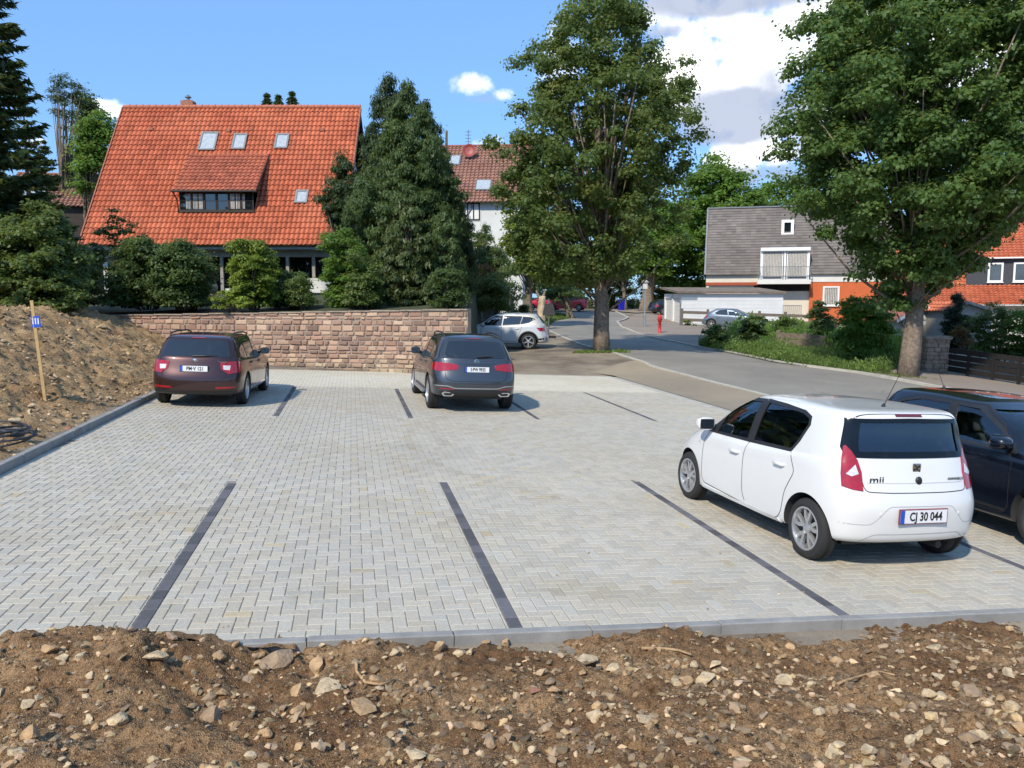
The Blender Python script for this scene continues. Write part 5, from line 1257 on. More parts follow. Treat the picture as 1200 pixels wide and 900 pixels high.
# white block with brown roof behind the conifers
def white_block():
    Y = 60; org = Vector((xcol(552, Y), Y, 0.6)); ze = zrow(231, Y); zr = zrow(170, Y + 5)
    h = gable_block('apartment_block', 'white rendered apartment block with a brown tiled roof behind the conifers', org, 7.6, 11, ze - .6, zr - .6, R(-4), M['white_board'], M['brown_tiles'], over=.55)
    for px, py, w_, hh in ((555, 248, .95, 1.25), (553, 284, .95, 1.35), (605, 248, .95, 1.25), (605, 284, .95, 1.35)):
        c = at(px, py, Y) ; x = (c.x - org.x); mb = None
        f_ = frame_win(h, (0, 0, 0), Vector((x, -.03, c.z - .6)), w_, hh, .09, glass='darkglass', frame='darkwood', mull=1)
        bx = MB(); bx.box((x, -.015, c.z - .6), (w_ + .12, .03, hh + .12)); bx.build('reveal', M['white'], f_)
    k = (zr - ze) / 5.5; s = Vector((0, 1, k)).normalized(); nn = Vector((0, -k, 1)).normalized()
    for px, v in ((528, 3.8), (566, 1.1)):
        x = xcol(px, Y + v) - org.x; c = Vector((x, v, ze - .6 + v * k)) + nn * .08; mb = MB()
        quad_prism(mb, [c - Vector((.6, 0, 0)) - s * .7, c + Vector((.6, 0, 0)) - s * .7, c + Vector((.6, 0, 0)) + s * .7, c - Vector((.6, 0, 0)) + s * .7], nn, .05); sk = mb.build('skylight', M['zinc'], h)
        mb = MB(); quad_prism(mb, [c + nn * .05 - Vector((.5, 0, 0)) - s * .6, c + nn * .05 + Vector((.5, 0, 0)) - s * .6, c + nn * .05 + Vector((.5, 0, 0)) + s * .6, c + nn * .05 - Vector((.5, 0, 0)) + s * .6], nn, .02); mb.build('pane', M['skyglass'], sk)
    xa = xcol(545, Y + 4.6) - org.x; zt = zrow(152, Y + 4.6) - .6
    mb = MB(); mb.tube([(xa, 4.6, zr - 1.6), (xa, 4.6, zt)], .035, 6)
    for q in range(5): mb.tube([(xa - .25, 4.6, zt - .15 - q * .25), (xa + .25, 4.6, zt - .15 - q * .25)], .018, 4)
    mb.build('antenna', M['zinc'], h)
    xd = xcol(547, Y + 4.2) - org.x; mb = MB(); mb.lathe([(0, 0), (.3, .04), (.5, .13), (.52, .13), (.3, .0), (0, -.03)], 18, Matrix.Translation((xd, 3.9, zrow(177, Y + 4) - .6)) @ Matrix.Rotation(R(78), 4, 'X')); mb.build('satellite_dish', simple('red_dish', (.28, .05, .04), .5), h)
    mb = MB(); x = xcol(549, Y) - org.x; mb.tube([(x, -.15, ze - .7), (x + .3, -.1, ze - 1.3), (x, -.08, ze - 1.8), (x, -.08, 0)], .05, 6); mb.build('drainpipe', M['zinc'], h)
M['white_board'] = simple('white_render', (.66, .68, .66), .85, var=.06, scale=1.0, bump=.15)
white_block()

# --- grey roofed house with the orange wall ---------------------------------------------
def grey_house():
    Y = 74.0; zg = G(xcol(900, Y), Y) - .1; org = Vector((xcol(930, Y), Y, zg))
    h = empty('grey_roofed_house', org, R(-15), 'house with a grey shingle roof, glazed balcony bay and orange wall', 'house')
    W = lambda px, py, yy=0: at(px, py, Y + yy) - org
    ze = W(900, 320).z; zr = zrow(243, Y + 4.6) - zg; x0 = W(829, 320).x; x1 = W(1045, 320).x
    s = Vector((0, 4.6, zr - ze)); L = s.length; s.normalize(); e = Vector((1, 0, 0)); nn = e.cross(s).normalized(); nn = nn if nn.y < 0 else -nn
    wx0, wx1 = W(893, 320).x + .15, W(950, 320).x - .15
    dv = (W(0, 291).z - ze) / s.z
    tiled('roof', Vector((x0, -.3, ze - .12)), e, x1 - x0, s, L + .1, M['slate'], h, tw=.45, rh=.32, flat=True, nx=1, step=.04, skip=lambda x, y: wx0 - x0 < x < wx1 - x0 and y < dv - .25)
    mb = MB(); mb.add([(x0, 4.4, zr + .04), (x1, 4.4, zr + .04), (x1, 9.6, ze), (x0, 9.6, ze)], [(0, 1, 2, 3)]); mb.box(((x0 + x1) / 2, 4.45, zr + .09), (x1 - x0 + .1, .3, .12)); mb.build('back_roof', M['zinc'], h)
    # left edge flashing
    for x in (x0, x1):
        mb = MB(); quad_prism(mb, [Vector((x - .08, -.3, ze - .12)), Vector((x + .08, -.3, ze - .12)), Vector((x + .08, 4.3, zr - .05)), Vector((x - .08, 4.3, zr - .05))], nn, .09); mb.build('flashing', M['zinc'], h)
    def blk(name, a, b, za, zb, y0, y1, m, par=None):
        mb = MB(); mb.box(((a + b) / 2, (y0 + y1) / 2, (za + zb) / 2), (b - a, y1 - y0, zb - za)); return mb.build(name, m, par or h)
    z318, z330, z333 = W(0, 319).z, W(0, 330.5).z, W(0, 334).z
    xo = W(948, 330).x
    blk('wall', x0 + .1, wx0, z330, ze + .02, .05, .3, M['cream']); blk('band', x0 + .08, wx0, z333, z330, .02, .3, simple('red_band', (.36, .08, .04), .9))
    blk('wall', x0 + .3, xo, -1.0, z333, .25, .5, M['cream']); blk('wall', xo, x1 - .1, z330, ze + .0, -.05, .3, M['offwhite'])
    blk('wall', xo, x1 - .15, -1.0, z330, .0, .3, M['orange_wall'])
    blk('wall', x0 + .1, x1 - .1, -1.0, ze, 9.0, 9.3, M['cream']); 
    for x, m in ((x0 + .12, M['cream']), (x1 - .4, M['orange_wall'])):
        mb = MB(); mb.add([(x, .1, -1), (x, 9.1, -1), (x, 9.1, ze), (x, 4.6, zr - .15), (x, .1, ze), (x + .25, .1, -1), (x + .25, 9.1, -1), (x + .25, 9.1, ze), (x + .25, 4.6, zr - .15), (x + .25, .1, ze)], [(0, 1, 2, 3, 4), (9, 8, 7, 6, 5), (0, 5, 6, 1), (4, 9, 5, 0)]); mb.build('gable_wall', m, h)
    # glazed bay with flat roof, balcony below
    zt, zb = W(0, 294).z, W(0, 328).z; a, b = W(893, 300).x, W(948, 300).x; y_ = -.35
    bay = blk('bay', a, b, zt, zt + .30, y_ - .25, 3.0, M['white'])
    for x in (a + .1, b - .1, (a + b) / 2 + .0): blk('post', x - .09, x + .09, zb, zt, y_, y_ + .16, M['white'], bay)
    for x in (a + .04, b - .04): blk('cheek', x - .04, x + .04, zb, zt, y_ + .16, 2.6, M['white'], bay)
    for cx in ((a + (a + b) / 2) / 2, (b + (a + b) / 2) / 2):
        w_ = (b - a) / 2 - .3; frame_win(bay, (0, 0, 0), Vector((cx, y_ + .1, (zt + zb) / 2)), w_, zt - zb, .10, glass='winglass')
        mb = MB(); n = 12
        for i in range(n): mb.tube([(cx - w_ / 2 + .12 + (w_ - .24) * (i + .5) / n, y_ + .085, zb + .25), (cx - w_ / 2 + .12 + (w_ - .24) * (i + .5) / n, y_ + .085, zt - .15)], w_ / n * .42, 6)
        mb.build('curtain', M['curtain'], bay)
    bal = blk('balcony', a - .25, b + .05, W(0, 333).z, zb, -1.3, .3, M['offwhite'])
    mb = MB(); zt2 = W(0, 313).z
    n = 34
    for i in range(n + 1): mb.box((a - .1 + (b - a) * i / n, -1.22, (zb + zt2) / 2), (.025, .025, zt2 - zb))
    mb.box(((a + b) / 2 - .08, -1.22, zt2), (b - a + .1, .05, .05))
    for xx in (a - .14, b + .0): mb.box((xx, -.8, zt2), (.04, .9, .05)); mb.box((xx, -1.22, (zb + zt2) / 2), (.05, .05, zt2 - zb))
    mb.build('railing', M['zinc'], bal)
    blk('recess', W(896, 0).x, xo, W(0, 341).z, z333 + .1, .18, .24, M['recess'])  # flat dark panel standing in for the shade below the balcony
    # windows
    c = W(914, 267); yy = -.3 + (c.z - ze + .12) / s.z * s.y
    c = at(914, 267, Y + yy) - org; f_ = frame_win(h, (0, 0, 0), c + Vector((0, -.12, 0)), 1.1, 1.45, .25, glass='darkglass', depth=.35, name='roof_window')
    c = W(971, 347); frame_win(h, (0, 0, 0), Vector((c.x, -.03, c.z)), 1.4, 1.75, .13, sill=True, glass='winglass')
    mb = MB(); 
    for i in range(8): mb.tube([(c.x - .5 + i * .145, .0, c.z - .7), (c.x - .5 + i * .145, .0, c.z + .7)], .06, 6)
    mb.build('curtain', M['curtain'], h)
    # stair railing
    mb = MB(); a, b = W(916, 0).x, W(950, 0).x; z0, z1 = W(0, 372).z, W(0, 358).z
    for i in range(16): mb.box((a + (b - a) * i / 15, -1.5, (z0 + z1) / 2), (.05, .05, z1 - z0))
    mb.box(((a + b) / 2, -1.5, z1), (b - a, .07, .07)); mb.build('stair_railing', M['zinc'], h)
    for px in (985,):
        pass
    # white annex at the right, behind the maple
    blk('annex', x1 - .1, x1 + 5.0, -1, W(0, 318).z, .6, 6, M['offwhite']); frame_win(h, (0, 0, 0), Vector((W(1023, 330).x, .55, W(0, 352).z)), 1.3, 1.6, .13)
grey_house()

# --- white garages ------------------------------------------------------------------------
def garages():
    Y = 64.0; c0 = at(798, 378, Y); zg = c0.z - .05; org = Vector((c0.x, Y, zg))
    h = empty('garage_block', org, 0, 'row of white boarded garages with a brown edged flat roof', 'garage')
    c1 = at(917, 370, Y + 2); ex = (Vector((c1.x, c1.y, 0)) - Vector((c0.x, c0.y, 0))); L = ex.length; ex.normalize()
    c2 = at(778, 373, Y + 6.5); ey = (Vector((c2.x, c2.y, 0)) - Vector((c0.x, c0.y, 0))); D_ = ey.length; ey.normalize()
    H = zrow(344, Y) - zg
    def B(mb, a0, a1, b0, b1, z0, z1):
        P = [ex * a + ey * b + Vector((0, 0, z)) for z in (z0, z1) for a, b in ((a0, b0), (a1, b0), (a1, b1), (a0, b1))]
        mb.add(P, [(0, 3, 2, 1), (4, 5, 6, 7), (0, 1, 5, 4), (1, 2, 6, 5), (2, 3, 7, 6), (3, 0, 4, 7)])
    mb = MB(); nb = 9
    for i in range(nb):   # horizontal boards
        z0 = -.3 + (H + .3) * i / nb; z1 = -.3 + (H + .3) * (i + 1) / nb - .012; B(mb, 0.0, L, -.02 - .012 * (i % 2), .12, z0, z1)
    B(mb, .02, L - .02, .02, .14, -.3, H - .02); mb.build('boarding', M['white'], h)
    mb = MB(); B(mb, .0, .25, .12, D_ * .06, -.3, H); B(mb, 0, .25, D_ * .46, D_ * .54, -.3, H); B(mb, 0, .25, D_ * .94, D_, -.3, H); B(mb, 0, .25, D_ * .06, D_ * .94, H - .35, H)
    B(mb, L - .2, L, .14, D_, -.3, H); B(mb, .25, L - .2, D_ - .2, D_, -.3, H); mb.build('wall', M['white'], h)
    for a, b in ((.06, .46), (.54, .94)):
        mb = MB(); B(mb, .12, .18, D_ * a + .01, D_ * b - .01, -.1, H - .36)
        for i in range(7): B(mb, .105, .13, D_ * a + .03, D_ * b - .03, -.05 + i * (H - .4) / 7, -.05 + (i + .93) * (H - .4) / 7)
        mb.build('garage_door', simple('garage_door', (.72, .71, .66), .6, var=.05), h)
    mb = MB(); z = H + .01
    P = [ex * -.35 + ey * -.3 + Vector((0, 0, z)), ex * (L + .2) + ey * -.3 + Vector((0, 0, z)), ex * (L + .2) + ey * (D_ + .2) + Vector((0, 0, z + .42)), ex * -.35 + ey * (D_ + .2) + Vector((0, 0, z + .42))]
    quad_prism(mb, P, Vector((0, 0, 1)), .16); mb.build('roof', simple('felt_roof', (.19, .15, .115), .95, var=.35, scale=2), h)
garages()

# --- red roofed house at the right -------------------------------------------------------
def right_house():
    Y = 57.0; org = Vector((xcol(1200, Y), Y, G(xcol(1170, Y), Y) - .2)); zg = org.z
    h = empty('terraced_house', org, R(-24), 'long red tiled house with a dark slate clad row of dormer windows', 'house')
    W = lambda px, py, yy=0: at(px, py, Y + yy) - org
    xa, xb = W(1080, 0).x, W(1330, 0).x; ze, z2 = W(0, 356).z, zrow(332, Y + 2.4) - zg; z3, z4 = zrow(303, Y + 2.6) - zg, zrow(262, Y + 6) - zg
    e = Vector((1, 0, 0)); s = Vector((0, 2.9, z2 - ze)); L = s.length; s.normalize()
    tiled('roof', Vector((xa, -.5, ze - .1)), e, xb - xa, s, L, M['red_tiles'], h, tw=.3, rh=.36)
    s2 = Vector((0, 4.0, z4 - z3)); L2 = s2.length; s2.normalize()
    tiled('roof', Vector((W(1128, 0).x, 2.2, z3 + .02)), e, xb - W(1128, 0).x, s2, L2, M['red_tiles'], h, tw=.3, rh=.36)
    xm = W(1140, 0, 2.5).x
    s3 = Vector((0, 4.6, z4 - z2 + .3)); L3 = s3.length; s3.normalize()
    tiled('roof', Vector((xa, 2.3, z2 - .1)), e, xm - xa, s3, L3, M['red_tiles'], h, tw=.3, rh=.36)
    def blk(name, a, b, za, zb, y0, y1, m, par=None):
        mb = MB(); mb.box(((a + b) / 2, (y0 + y1) / 2, (za + zb) / 2), (b - a, y1 - y0, zb - za)); return mb.build(name, m, par or h)
    dm = blk('dormer', xm, xb, z2 - .3, z3, 2.55, 5.5, simple('slate_cladding', (.045, .05, .06), .7, var=.3, scale=12))
    blk('fascia', xm - .2, xb, z3, z3 + .1, 2.15, 2.5, M['white'], dm)
    for px in (1152, 1178, 1206, 1232):
        c = W(px, 319, 2.5); frame_win(dm, (0, 0, 0), Vector((c.x, 2.52, c.z)), .98, 1.42, .13, glass='winglass', sill=True)
    blk('wall', xa + .3, xb, -1, ze + .1, .3, 8, M['offwhite'])
    mb = MB(); mb.tube([(xa, -.6, ze - .12), (xb, -.6, ze - .12)], .08, 8); mb.build('gutter', M['zinc'], h)
    mb = MB(); mb.add([(xa, 6.6, z4 + .05), (xb, 6.6, z4 + .05), (xb, 11, ze), (xa, 11, ze)], [(0, 1, 2, 3)]); mb.build('back_roof', M['old_tiles2'], h)
    mb = MB(); mb.add([(xa + .1, .2, -1), (xa + .1, 9, -1), (xa + .1, 9, ze + .8), (xa + .1, 6.5, z4 - .1), (xa + .1, 2.4, z2 - .1), (xa + .1, .2, ze)], [(0, 1, 2, 3, 4, 5)]); mb.build('gable_wall', M['offwhite'], h)
right_house()
def shed():
    Y = 45.0; c = at(1094, 389, Y); org = Vector((c.x, Y, G(c.x, Y) - .1)); zg = org.z
    h = empty('garden_shed', org, 0, 'small white gabled shed with a red roof behind the maple trunk', 'shed')
    W = lambda px, py: at(px, py, Y) - org
    a, b, ap, ze, zp = W(1077, 0).x, W(1112, 0).x, W(1099, 0).x, W(0, 371).z, W(0, 358.5).z
    mb = MB(); mb.add([(a, 0, -.5), (b, 0, -.5), (b, 0, ze), (ap, 0, zp), (a, 0, ze), (a, 4, -.5), (b, 4, -.5), (b, 4, ze), (ap, 4, zp), (a, 4, ze)], [(0, 1, 2, 3, 4), (9, 8, 7, 6, 5), (0, 4, 9, 5), (1, 6, 7, 2)]); mb.build('wall', simple('pale_boards', (.42, .47, .5), .8, var=.1), h)
    for x0, z0, nm in ((a - .5, ze - .25, 'roof'), (b + .35, ze - .2, 'roof')):
        P = [Vector((x0, -.35, z0)), Vector((ap, -.35, zp + .03)), Vector((ap, 4.3, zp + .03)), Vector((x0, 4.3, z0))]
        mb = MB(); quad_prism(mb, P, Vector((0, 0, 1)), .08); mb.build(nm, M['old_tiles2'], h)
        d = Vector((ap - x0, 0, zp - z0)); mb = MB(); quad_prism(mb, [P[0] + Vector((0, -.04, -.08)), P[1] + Vector((0, -.04, -.08)), P[1] + Vector((0, -.04, .1)), P[0] + Vector((0, -.04, .1))], Vector((0, 1, 0)), .038); mb.build('barge_board', M['white'], h)
    mb = MB(); mb.box(((a + b) / 2, -.02, ze - .15), (b - a, .05, .08)); mb.box((b - .35, -.02, (ze - .5) / 2), (.7, .04, ze - .4)); mb.build('door', M['greywood'], h)
shed()
def summerhouse():
    Y = 42.0; org = Vector((xcol(1163, Y), Y, G(xcol(1163, Y), Y) - .1)); W = lambda px, py: at(px, py, Y) - org
    h = empty('summerhouse', org, 0, 'low garden hut with a pointed red tiled roof behind the shrubs', 'hut')
    a, b, ap, ze, zp = W(1136, 0).x, W(1190, 0).x, W(1152, 0).x, W(0, 363).z, W(0, 354).z
    mb = MB(); mb.add([(a + .2, 0, -.5), (b - .2, 0, -.5), (b - .2, 0, ze), (ap, 0, zp - .05), (a + .2, 0, ze), (a + .2, 3, -.5), (b - .2, 3, -.5), (b - .2, 3, ze), (ap, 3, zp - .05), (a + .2, 3, ze)], [(0, 1, 2, 3, 4), (9, 8, 7, 6, 5), (0, 4, 9, 5), (1, 6, 7, 2)]); mb.build('wall', M['greywood'], h)
    for x0 in (a, b):
        d = Vector((ap - x0, 0, zp - ze + .12)); Ld = d.length; 
        tiled('roof', Vector((x0, -.2, ze - .1)) if x0 == b else Vector((x0, 3.2, ze - .1)), (0, 1, 0) if x0 == b else (0, -1, 0), 3.4, d.normalized(), Ld, M['red_tiles'], h, tw=.3, rh=.3)
        P = [Vector((x0, -.25, ze - .2)), Vector((ap, -.25, zp - .08)), Vector((ap, -.25, zp + .06)), Vector((x0, -.25, ze - .06))]; mb = MB(); quad_prism(mb, P, Vector((0, 1, 0)), .04); mb.build('barge_board', M['greywood'], h)
summerhouse()

# ------------------------------------------------------------ fences, poles, street things
def pillar():
    p = gp(1094, 31.2, 436); h = zrow(395, 31.2) - p.z; rg = random.Random(8)
    r = empty('stone_pillar', p, R(-8), 'squat sandstone gate pillar between the maple and the black fence', 'pillar')
    Q, T = [], []; z = -.1
    mb = MB(); mb.box((0, 0, h / 2 - .1), (.74, .56, h - .02)); mb.build('core', M['mortar'], r)
    b = MB(); 
    while z < h - .12:
        hh = rg.uniform(.13, .2)
        for f, (wd, ax) in enumerate(((.8, 0), (.62, 1), (.8, 2), (.62, 3))):
            x = -wd / 2
            while x < wd / 2 - .05:
                w_ = min(rg.uniform(.2, .42), wd / 2 - x); Rm_ = Matrix.Rotation(ax * math.pi / 2, 4, 'Z')
                dist = .31 if ax % 2 == 0 else .40
                b.box(Rm_ @ Vector((x + w_ / 2, -dist + rg.uniform(-.01, .015), z + hh / 2)), (w_ - .015, .07, hh - .015), M=Rm_, bev=.01); x += w_
        z += hh
    b.build('stonework', simple('pillar_stone', (.27, .20, .15), .9, var=.4, scale=5, bump=.6), r)
    mb = MB(); mb.box((0, 0, h - .02), (.98, .76, .12), bev=.02); mb.build('cap', M['coping2'], r)
M['coping2'] = simple('pillar_cap', (.25, .21, .17), .9, var=.3, bump=.4)
pillar()
def slat_fence():
    A = gp(1106, 31, 435); B = gp(1260, 26.6, 455); L = (B - A).length; ex = (B - A).normalized(); q = Vector((ex.x, ex.y, 0)).to_track_quat('X', 'Z').to_matrix().to_4x4()
    r = empty('slat_fence', A, 0, 'low fence of broad black horizontal boards right of the stone pillar', 'fence')
    mt = simple('black_boards', (.012, .010, .009), .75, var=.4, scale=9)
    ang = math.atan2(ex.y, ex.x)
    for k in range(4):
        mb = MB(); z = .12 + k * .235
        d = ex * L; mb.add([], []); c = d / 2 + Vector((0, 0, z + .1))
        T = Matrix.Rotation(-math.asin(ex.z), 4, 'Y'); mb.box(c, (L, .03, .195), ang, M=T); mb.build('board', mt, r)
    n = 5
    for i in range(n + 1):
        p = ex * (L * i / n); mb = MB(); mb.box(p + Vector((0, -.04, .48)), (.11, .05, 1.0), ang); mb.build('post', mt, r)
slat_fence()
def rail_fence(name, label, pts, Y_tops, hgt, nposts, rails, mat, pw=.12, rw=.14):
    A, B = pts; r = empty(name, A, 0, label, 'fence'); d = B - A; ang = math.atan2(d.y, d.x); L = d.length; tl = math.asin(d.normalized().z)
    for i in range(nposts):
        p = d * (i / (nposts - 1)); mb = MB(); mb.box(p + Vector((0, 0, hgt / 2 - .1)), (pw, pw, hgt + .25), ang, bev=.01); mb.build('post', M[mat], r)
    for z in rails:
        mb = MB(); mb.box(d / 2 + Vector((0, -pw * .6, z)), (L, .05, rw), ang, M=Matrix.Rotation(-tl, 4, 'Y')); mb.build('rail', M[mat], r)
rail_fence('rail_fence', 'long grey brown rail fence in front of the white garages', (gp(799, 60, 380), gp(950, 60, 382)), 0, 1.25, 6, (.45, 1.0), 'wood_grey', .16, .22)
rail_fence('wooden_barrier', 'short weathered plank barrier low behind the weedy verge', (gp(912, 39.5, 412) + Vector((0, 0, .12)), gp(976, 38, 412) + Vector((0, 0, .05))), 0, .85, 3, (.35, .66), 'wood_grey', .2, .26)
def lattice():
    A = gp(546, 39.0, 390); B = gp(600, 40.5, 388); d = B - A; L = d.length; z0 = .25; z1 = zrow(363, 39) - A.z
    r = empty('lattice_fence', A, math.atan2(d.y, d.x), 'crisscross lattice fence behind the white sport utility car', 'fence')
    for sgn in (1, -1):
        mb = MB(); n = 20
        for i in range(-4, n):
            a = L * i / n * 1.0; hgt = z1 - z0; run = hgt * .8
            x0, x1 = (a, a + run) if sgn > 0 else (a + run, a)
            P = Vector((x0, .02 * sgn, z0)); Q = Vector((x1, .02 * sgn, z1)); 
            if min(x0, x1) < -.05 or max(x0, x1) > L + .05: continue
            mb.tube([P, Q], .028, 4)
        mb.build('laths', M['greywood'], r)
    mb = MB(); mb.box((L / 2, 0, z1 + .02), (L, .07, .06)); mb.box((L / 2, 0, z0 - .02), (L, .07, .06)); mb.build('rail', M['greywood'], r)
    for i in range(4): mb = MB(); mb.box((L * i / 3, 0, z1 / 2), (.09, .09, z1 + .1)); mb.build('post', M['greywood'], r)
lattice()
# street lamp with a lantern head
p = gp(755, 56, 384); H = zrow(329, 56) - p.z
r = empty('street_lamp', p, 0, 'slim grey street lamp with a box lantern at the bend of the road', 'street lamp')
mb = MB(); mb.tube([(0, 0, -.1), (0, 0, .8), (0, 0, .82), (0, 0, H - .55)], [.10, .10, .065, .05], 12); mb.build('pole', M['alloy'], r)
mb = MB(); mb.prism([(-.15, -.15), (.15, -.15), (.15, .15), (-.15, .15)], H - .55, H - .12); l_ = mb.build('lantern', simple('lantern_glass', (.62, .62, .58), .3), r)
mb = MB(); mb.add([(-.24, -.24, H - .12), (.24, -.24, H - .12), (.24, .24, H - .12), (-.24, .24, H - .12), (-.1, -.1, H + .05), (.1, -.1, H + .05), (.1, .1, H + .05), (-.1, .1, H + .05)], [(3, 2, 1, 0), (4, 5, 6, 7), (0, 1, 5, 4), (1, 2, 6, 5), (2, 3, 7, 6), (3, 0, 4, 7)]); mb.build('lamp_hood', M['greywood'], r)
# red hydrant post
p = gp(773, 50, 387); r = empty('hydrant', p, 0, 'red pillar hydrant at the corner of the driveway', 'hydrant'); H = zrow(368, 50) - p.z
mb = MB(); mb.lathe([(0, -.1), (.13, -.1), (.13, .06), (.09, .08), (.09, H * .6), (.12, H * .62), (.12, H * .84), (.08, H * .95), (0, H)], 14); hy = mb.build('barrel', simple('hydrant_red', (.50, .02, .02), .45, var=.1), r, smooth=True)
for sx in (-1, 1): mb = MB(); mb.lathe([(0, .07), (.05, .07), (.05, 0), (0, 0)], 10, Matrix.Translation((sx * .11, 0, H * .73)) @ Matrix.Rotation(sx * math.pi / 2, 4, 'Y')); mb.build('outlet', M['zinc'], r)
# blue rubbish bin
p = gp(728, 86, 365); r = empty('rubbish_bin', p, R(10), 'bright blue wheeled bin far off behind the bend', 'bin'); H = 1.25
mb = MB(); mb.add([(-.24, -.28, .06), (.24, -.28, .06), (.24, .28, .06), (-.24, .28, .06), (-.30, -.36, H * .9), (.30, -.36, H * .9), (.30, .36, H * .9), (-.30, .36, H * .9)], [(3, 2, 1, 0), (4, 5, 6, 7), (0, 1, 5, 4), (1, 2, 6, 5), (2, 3, 7, 6), (3, 0, 4, 7)])
bl = simple('bin_blue', (.008, .015, .36), .4); mb.build('bin_body', bl, r); mb = MB(); mb.box((0, 0, H * .93), (.64, .78, .07), bev=.02); mb.build('lid', bl, r)
for sx in (-1, 1): mb = MB(); mb.lathe([(0, -.03), (.1, -.03), (.1, .03), (0, .03)], 12, Matrix.Translation((sx * .25, .3, .1)) @ Matrix.Rotation(math.pi / 2, 4, 'Y')); mb.build('wheel', M['rubber'], r)
# pale pole stump by the bend, road sign seen from behind, street name signs
p = gp(634, 50, 384); mb = MB(); H = zrow(348, 50) - p.z
r = empty('cut_trunk', p, 0, 'pale barkless trunk standing between the white car and the red cars', 'tree trunk')
trunk_mesh(mb, Vector((0, 0, 0)), Vector((.05, 0, H)), .27, .22, 3, flare=1.2); mb.build('trunk', simple('bare_wood', (.50, .40, .28), .9, var=.3, scale=4, bump=.5), r, smooth=True)
mb = MB(); 
for a in (-.3, .25): mb.tube([(0, 0, H * .9), (a * .6, 0, H * 1.05), (a, .1, H * 1.2)], [.12, .09, .05], 7)
mb.build('branch_stub', M['bark'], r)
p = gp(643, 43, 397); r = empty('road_sign', p, 0, 'temporary road sign seen from behind on a thin post beside the white car', 'road sign'); H = zrow(350, 43) - p.z
mb = MB(); mb.tube([(0, 0, 0), (0, 0, H)], .035, 8); mb.build('post', M['zinc'], r)
mb = MB(); mb.box((0, 0, .05), (.75, .42, .10), bev=.02); mb.build('base', M['black'], r)
z = zrow(363.5, 43) - p.z; mb = MB(); mb.prism([(-.34, -.27), (.34, -.27), (.22, .34), (-.22, .34)], -.01, .01, Matrix.Translation((0, -.05, z)) @ Matrix.Rotation(math.pi / 2, 4, 'X')); mb.build('plate', M['zinc2'] if 'zinc2' in M else simple('sign_back', (.07, .07, .075), .5, metal=.3), r)
p = gp(597, 40, 392); r = empty('street_name_sign', p, 0, 'white street name sign on a grey post above the lattice fence', 'street sign'); H = zrow(336, 40) - p.z
mb = MB(); mb.tube([(0, 0, 0), (0, 0, H)], .04, 8); mb.build('post', M['alloy'], r)
mb = MB(); mb.box((-.32, 0, H - .02), (.72, .03, .15), M=Matrix.Rotation(R(4), 4, 'Y')); mb.box((.1, .12, H - .2), (.03, .4, .14)); mb.build('plate', M['white'], r)
p = gp(797, 58, 381); r = empty('street_name_sign', p, 0, 'grey arm shaped sign on a post at the corner of the white garages', 'street sign'); H = zrow(349, 58) - p.z
mb = MB(); mb.tube([(0, 0, 0), (0, 0, H)], .05, 8); mb.build('post', M['zinc'], r)
mb = MB(); mb.box((.62, 0, H - .08), (1.15, .04, .2)); mb.box((.0, .0, H - .25), (.12, .12, .3)); mb.build('plate', M['alloy'], r)
# small yellowish garden vase under the porch
z0 = garden_z(xcol(249, 40), 40); p = Vector((xcol(249, 40), 40, z0)); H = zrow(329, 40) - z0
r = empty('garden_ornament', p, 0, 'pale yellow beehive shaped garden ornament before the porch', 'ornament')
mb = MB(); mb.lathe([(0, 0), (.16, 0), (.1, .2), (.1, max(.3, H - .55)), (.26, max(.35, H - .5)), (.27, H - .25), (.18, H - .05), (0, H)], 16); mb.build('vase', simple('straw', (.45, .36, .2), .9, var=.2), r, smooth=True)
# ------------------------------------------------------------ cars
def eval_mesh(o):
    dg = bpy.context.evaluated_depsgraph_get(); dg.update()
    return bpy.data.meshes.new_from_object(o.evaluated_get(dg))
ST = [(0, 0), (.004, .45), (.022, .80), (.06, .955), (.15, .995), (.28, 1), (.42, 1), (.56, 1), (.70, 1), (.83, .99), (.925, .935), (.975, .79), (.996, .42), (1, 0)]
def loft(rings, sub, mats, round_r=1.0):
    V = []; F_ = []; n = len(ST); M_ = 2 * n - 2
    for r in rings:
        zz = r['z']; xs = [q[0] for q in zz]; zs = [q[1] for q in zz]; ring = []
        for i, (s, wf) in enumerate(ST):
            x = r['xr'] + (r['xf'] - r['xr']) * s; wf2 = 1 - (1 - wf) * (r.get('rr', 1) if s < .5 else r.get('rf', 1))
            if i in (0, n - 1): wf2 = 0
            ring.append((x, r['w'] * wf2, float(np.interp(s, xs, zs))))
        ring += [(x, -y, z) for x, y, z in ring[-2:0:-1]]
        V += ring
    K = len(rings)
    for k in range(K - 1):
        for i in range(M_):
            a = k * M_ + i; b = k * M_ + (i + 1) % M_; F_.append((a, b, b + M_, a + M_))
    for k, flip in ((0, True), (K - 1, False)):
        o = k * M_
        fs = [(o, o + 1, o + M_ - 1)] + [(o + i, o + i + 1, o + M_ - i - 1, o + M_ - i) for i in range(1, n - 2)] + [(o + n - 2, o + n - 1, o + n)]
        F_ += [tuple(reversed(f)) for f in fs] if flip else fs
    me = bpy.data.meshes.new('tmp'); me.from_pydata(V, [], F_); 
    for m in mats: me.materials.append(m)
    ob = bpy.data.objects.new('tmp', me); COL.objects.link(ob)
    bm = bmesh.new(); bm.from_mesh(me); bmesh.ops.recalc_face_normals(bm, faces=bm.faces); bm.to_mesh(me); bm.free()
    md = ob.modifiers.new('s', 'SUBSURF'); md.levels = sub; md.render_levels = sub
    out = eval_mesh(ob); bpy.data.objects.remove(ob); return out
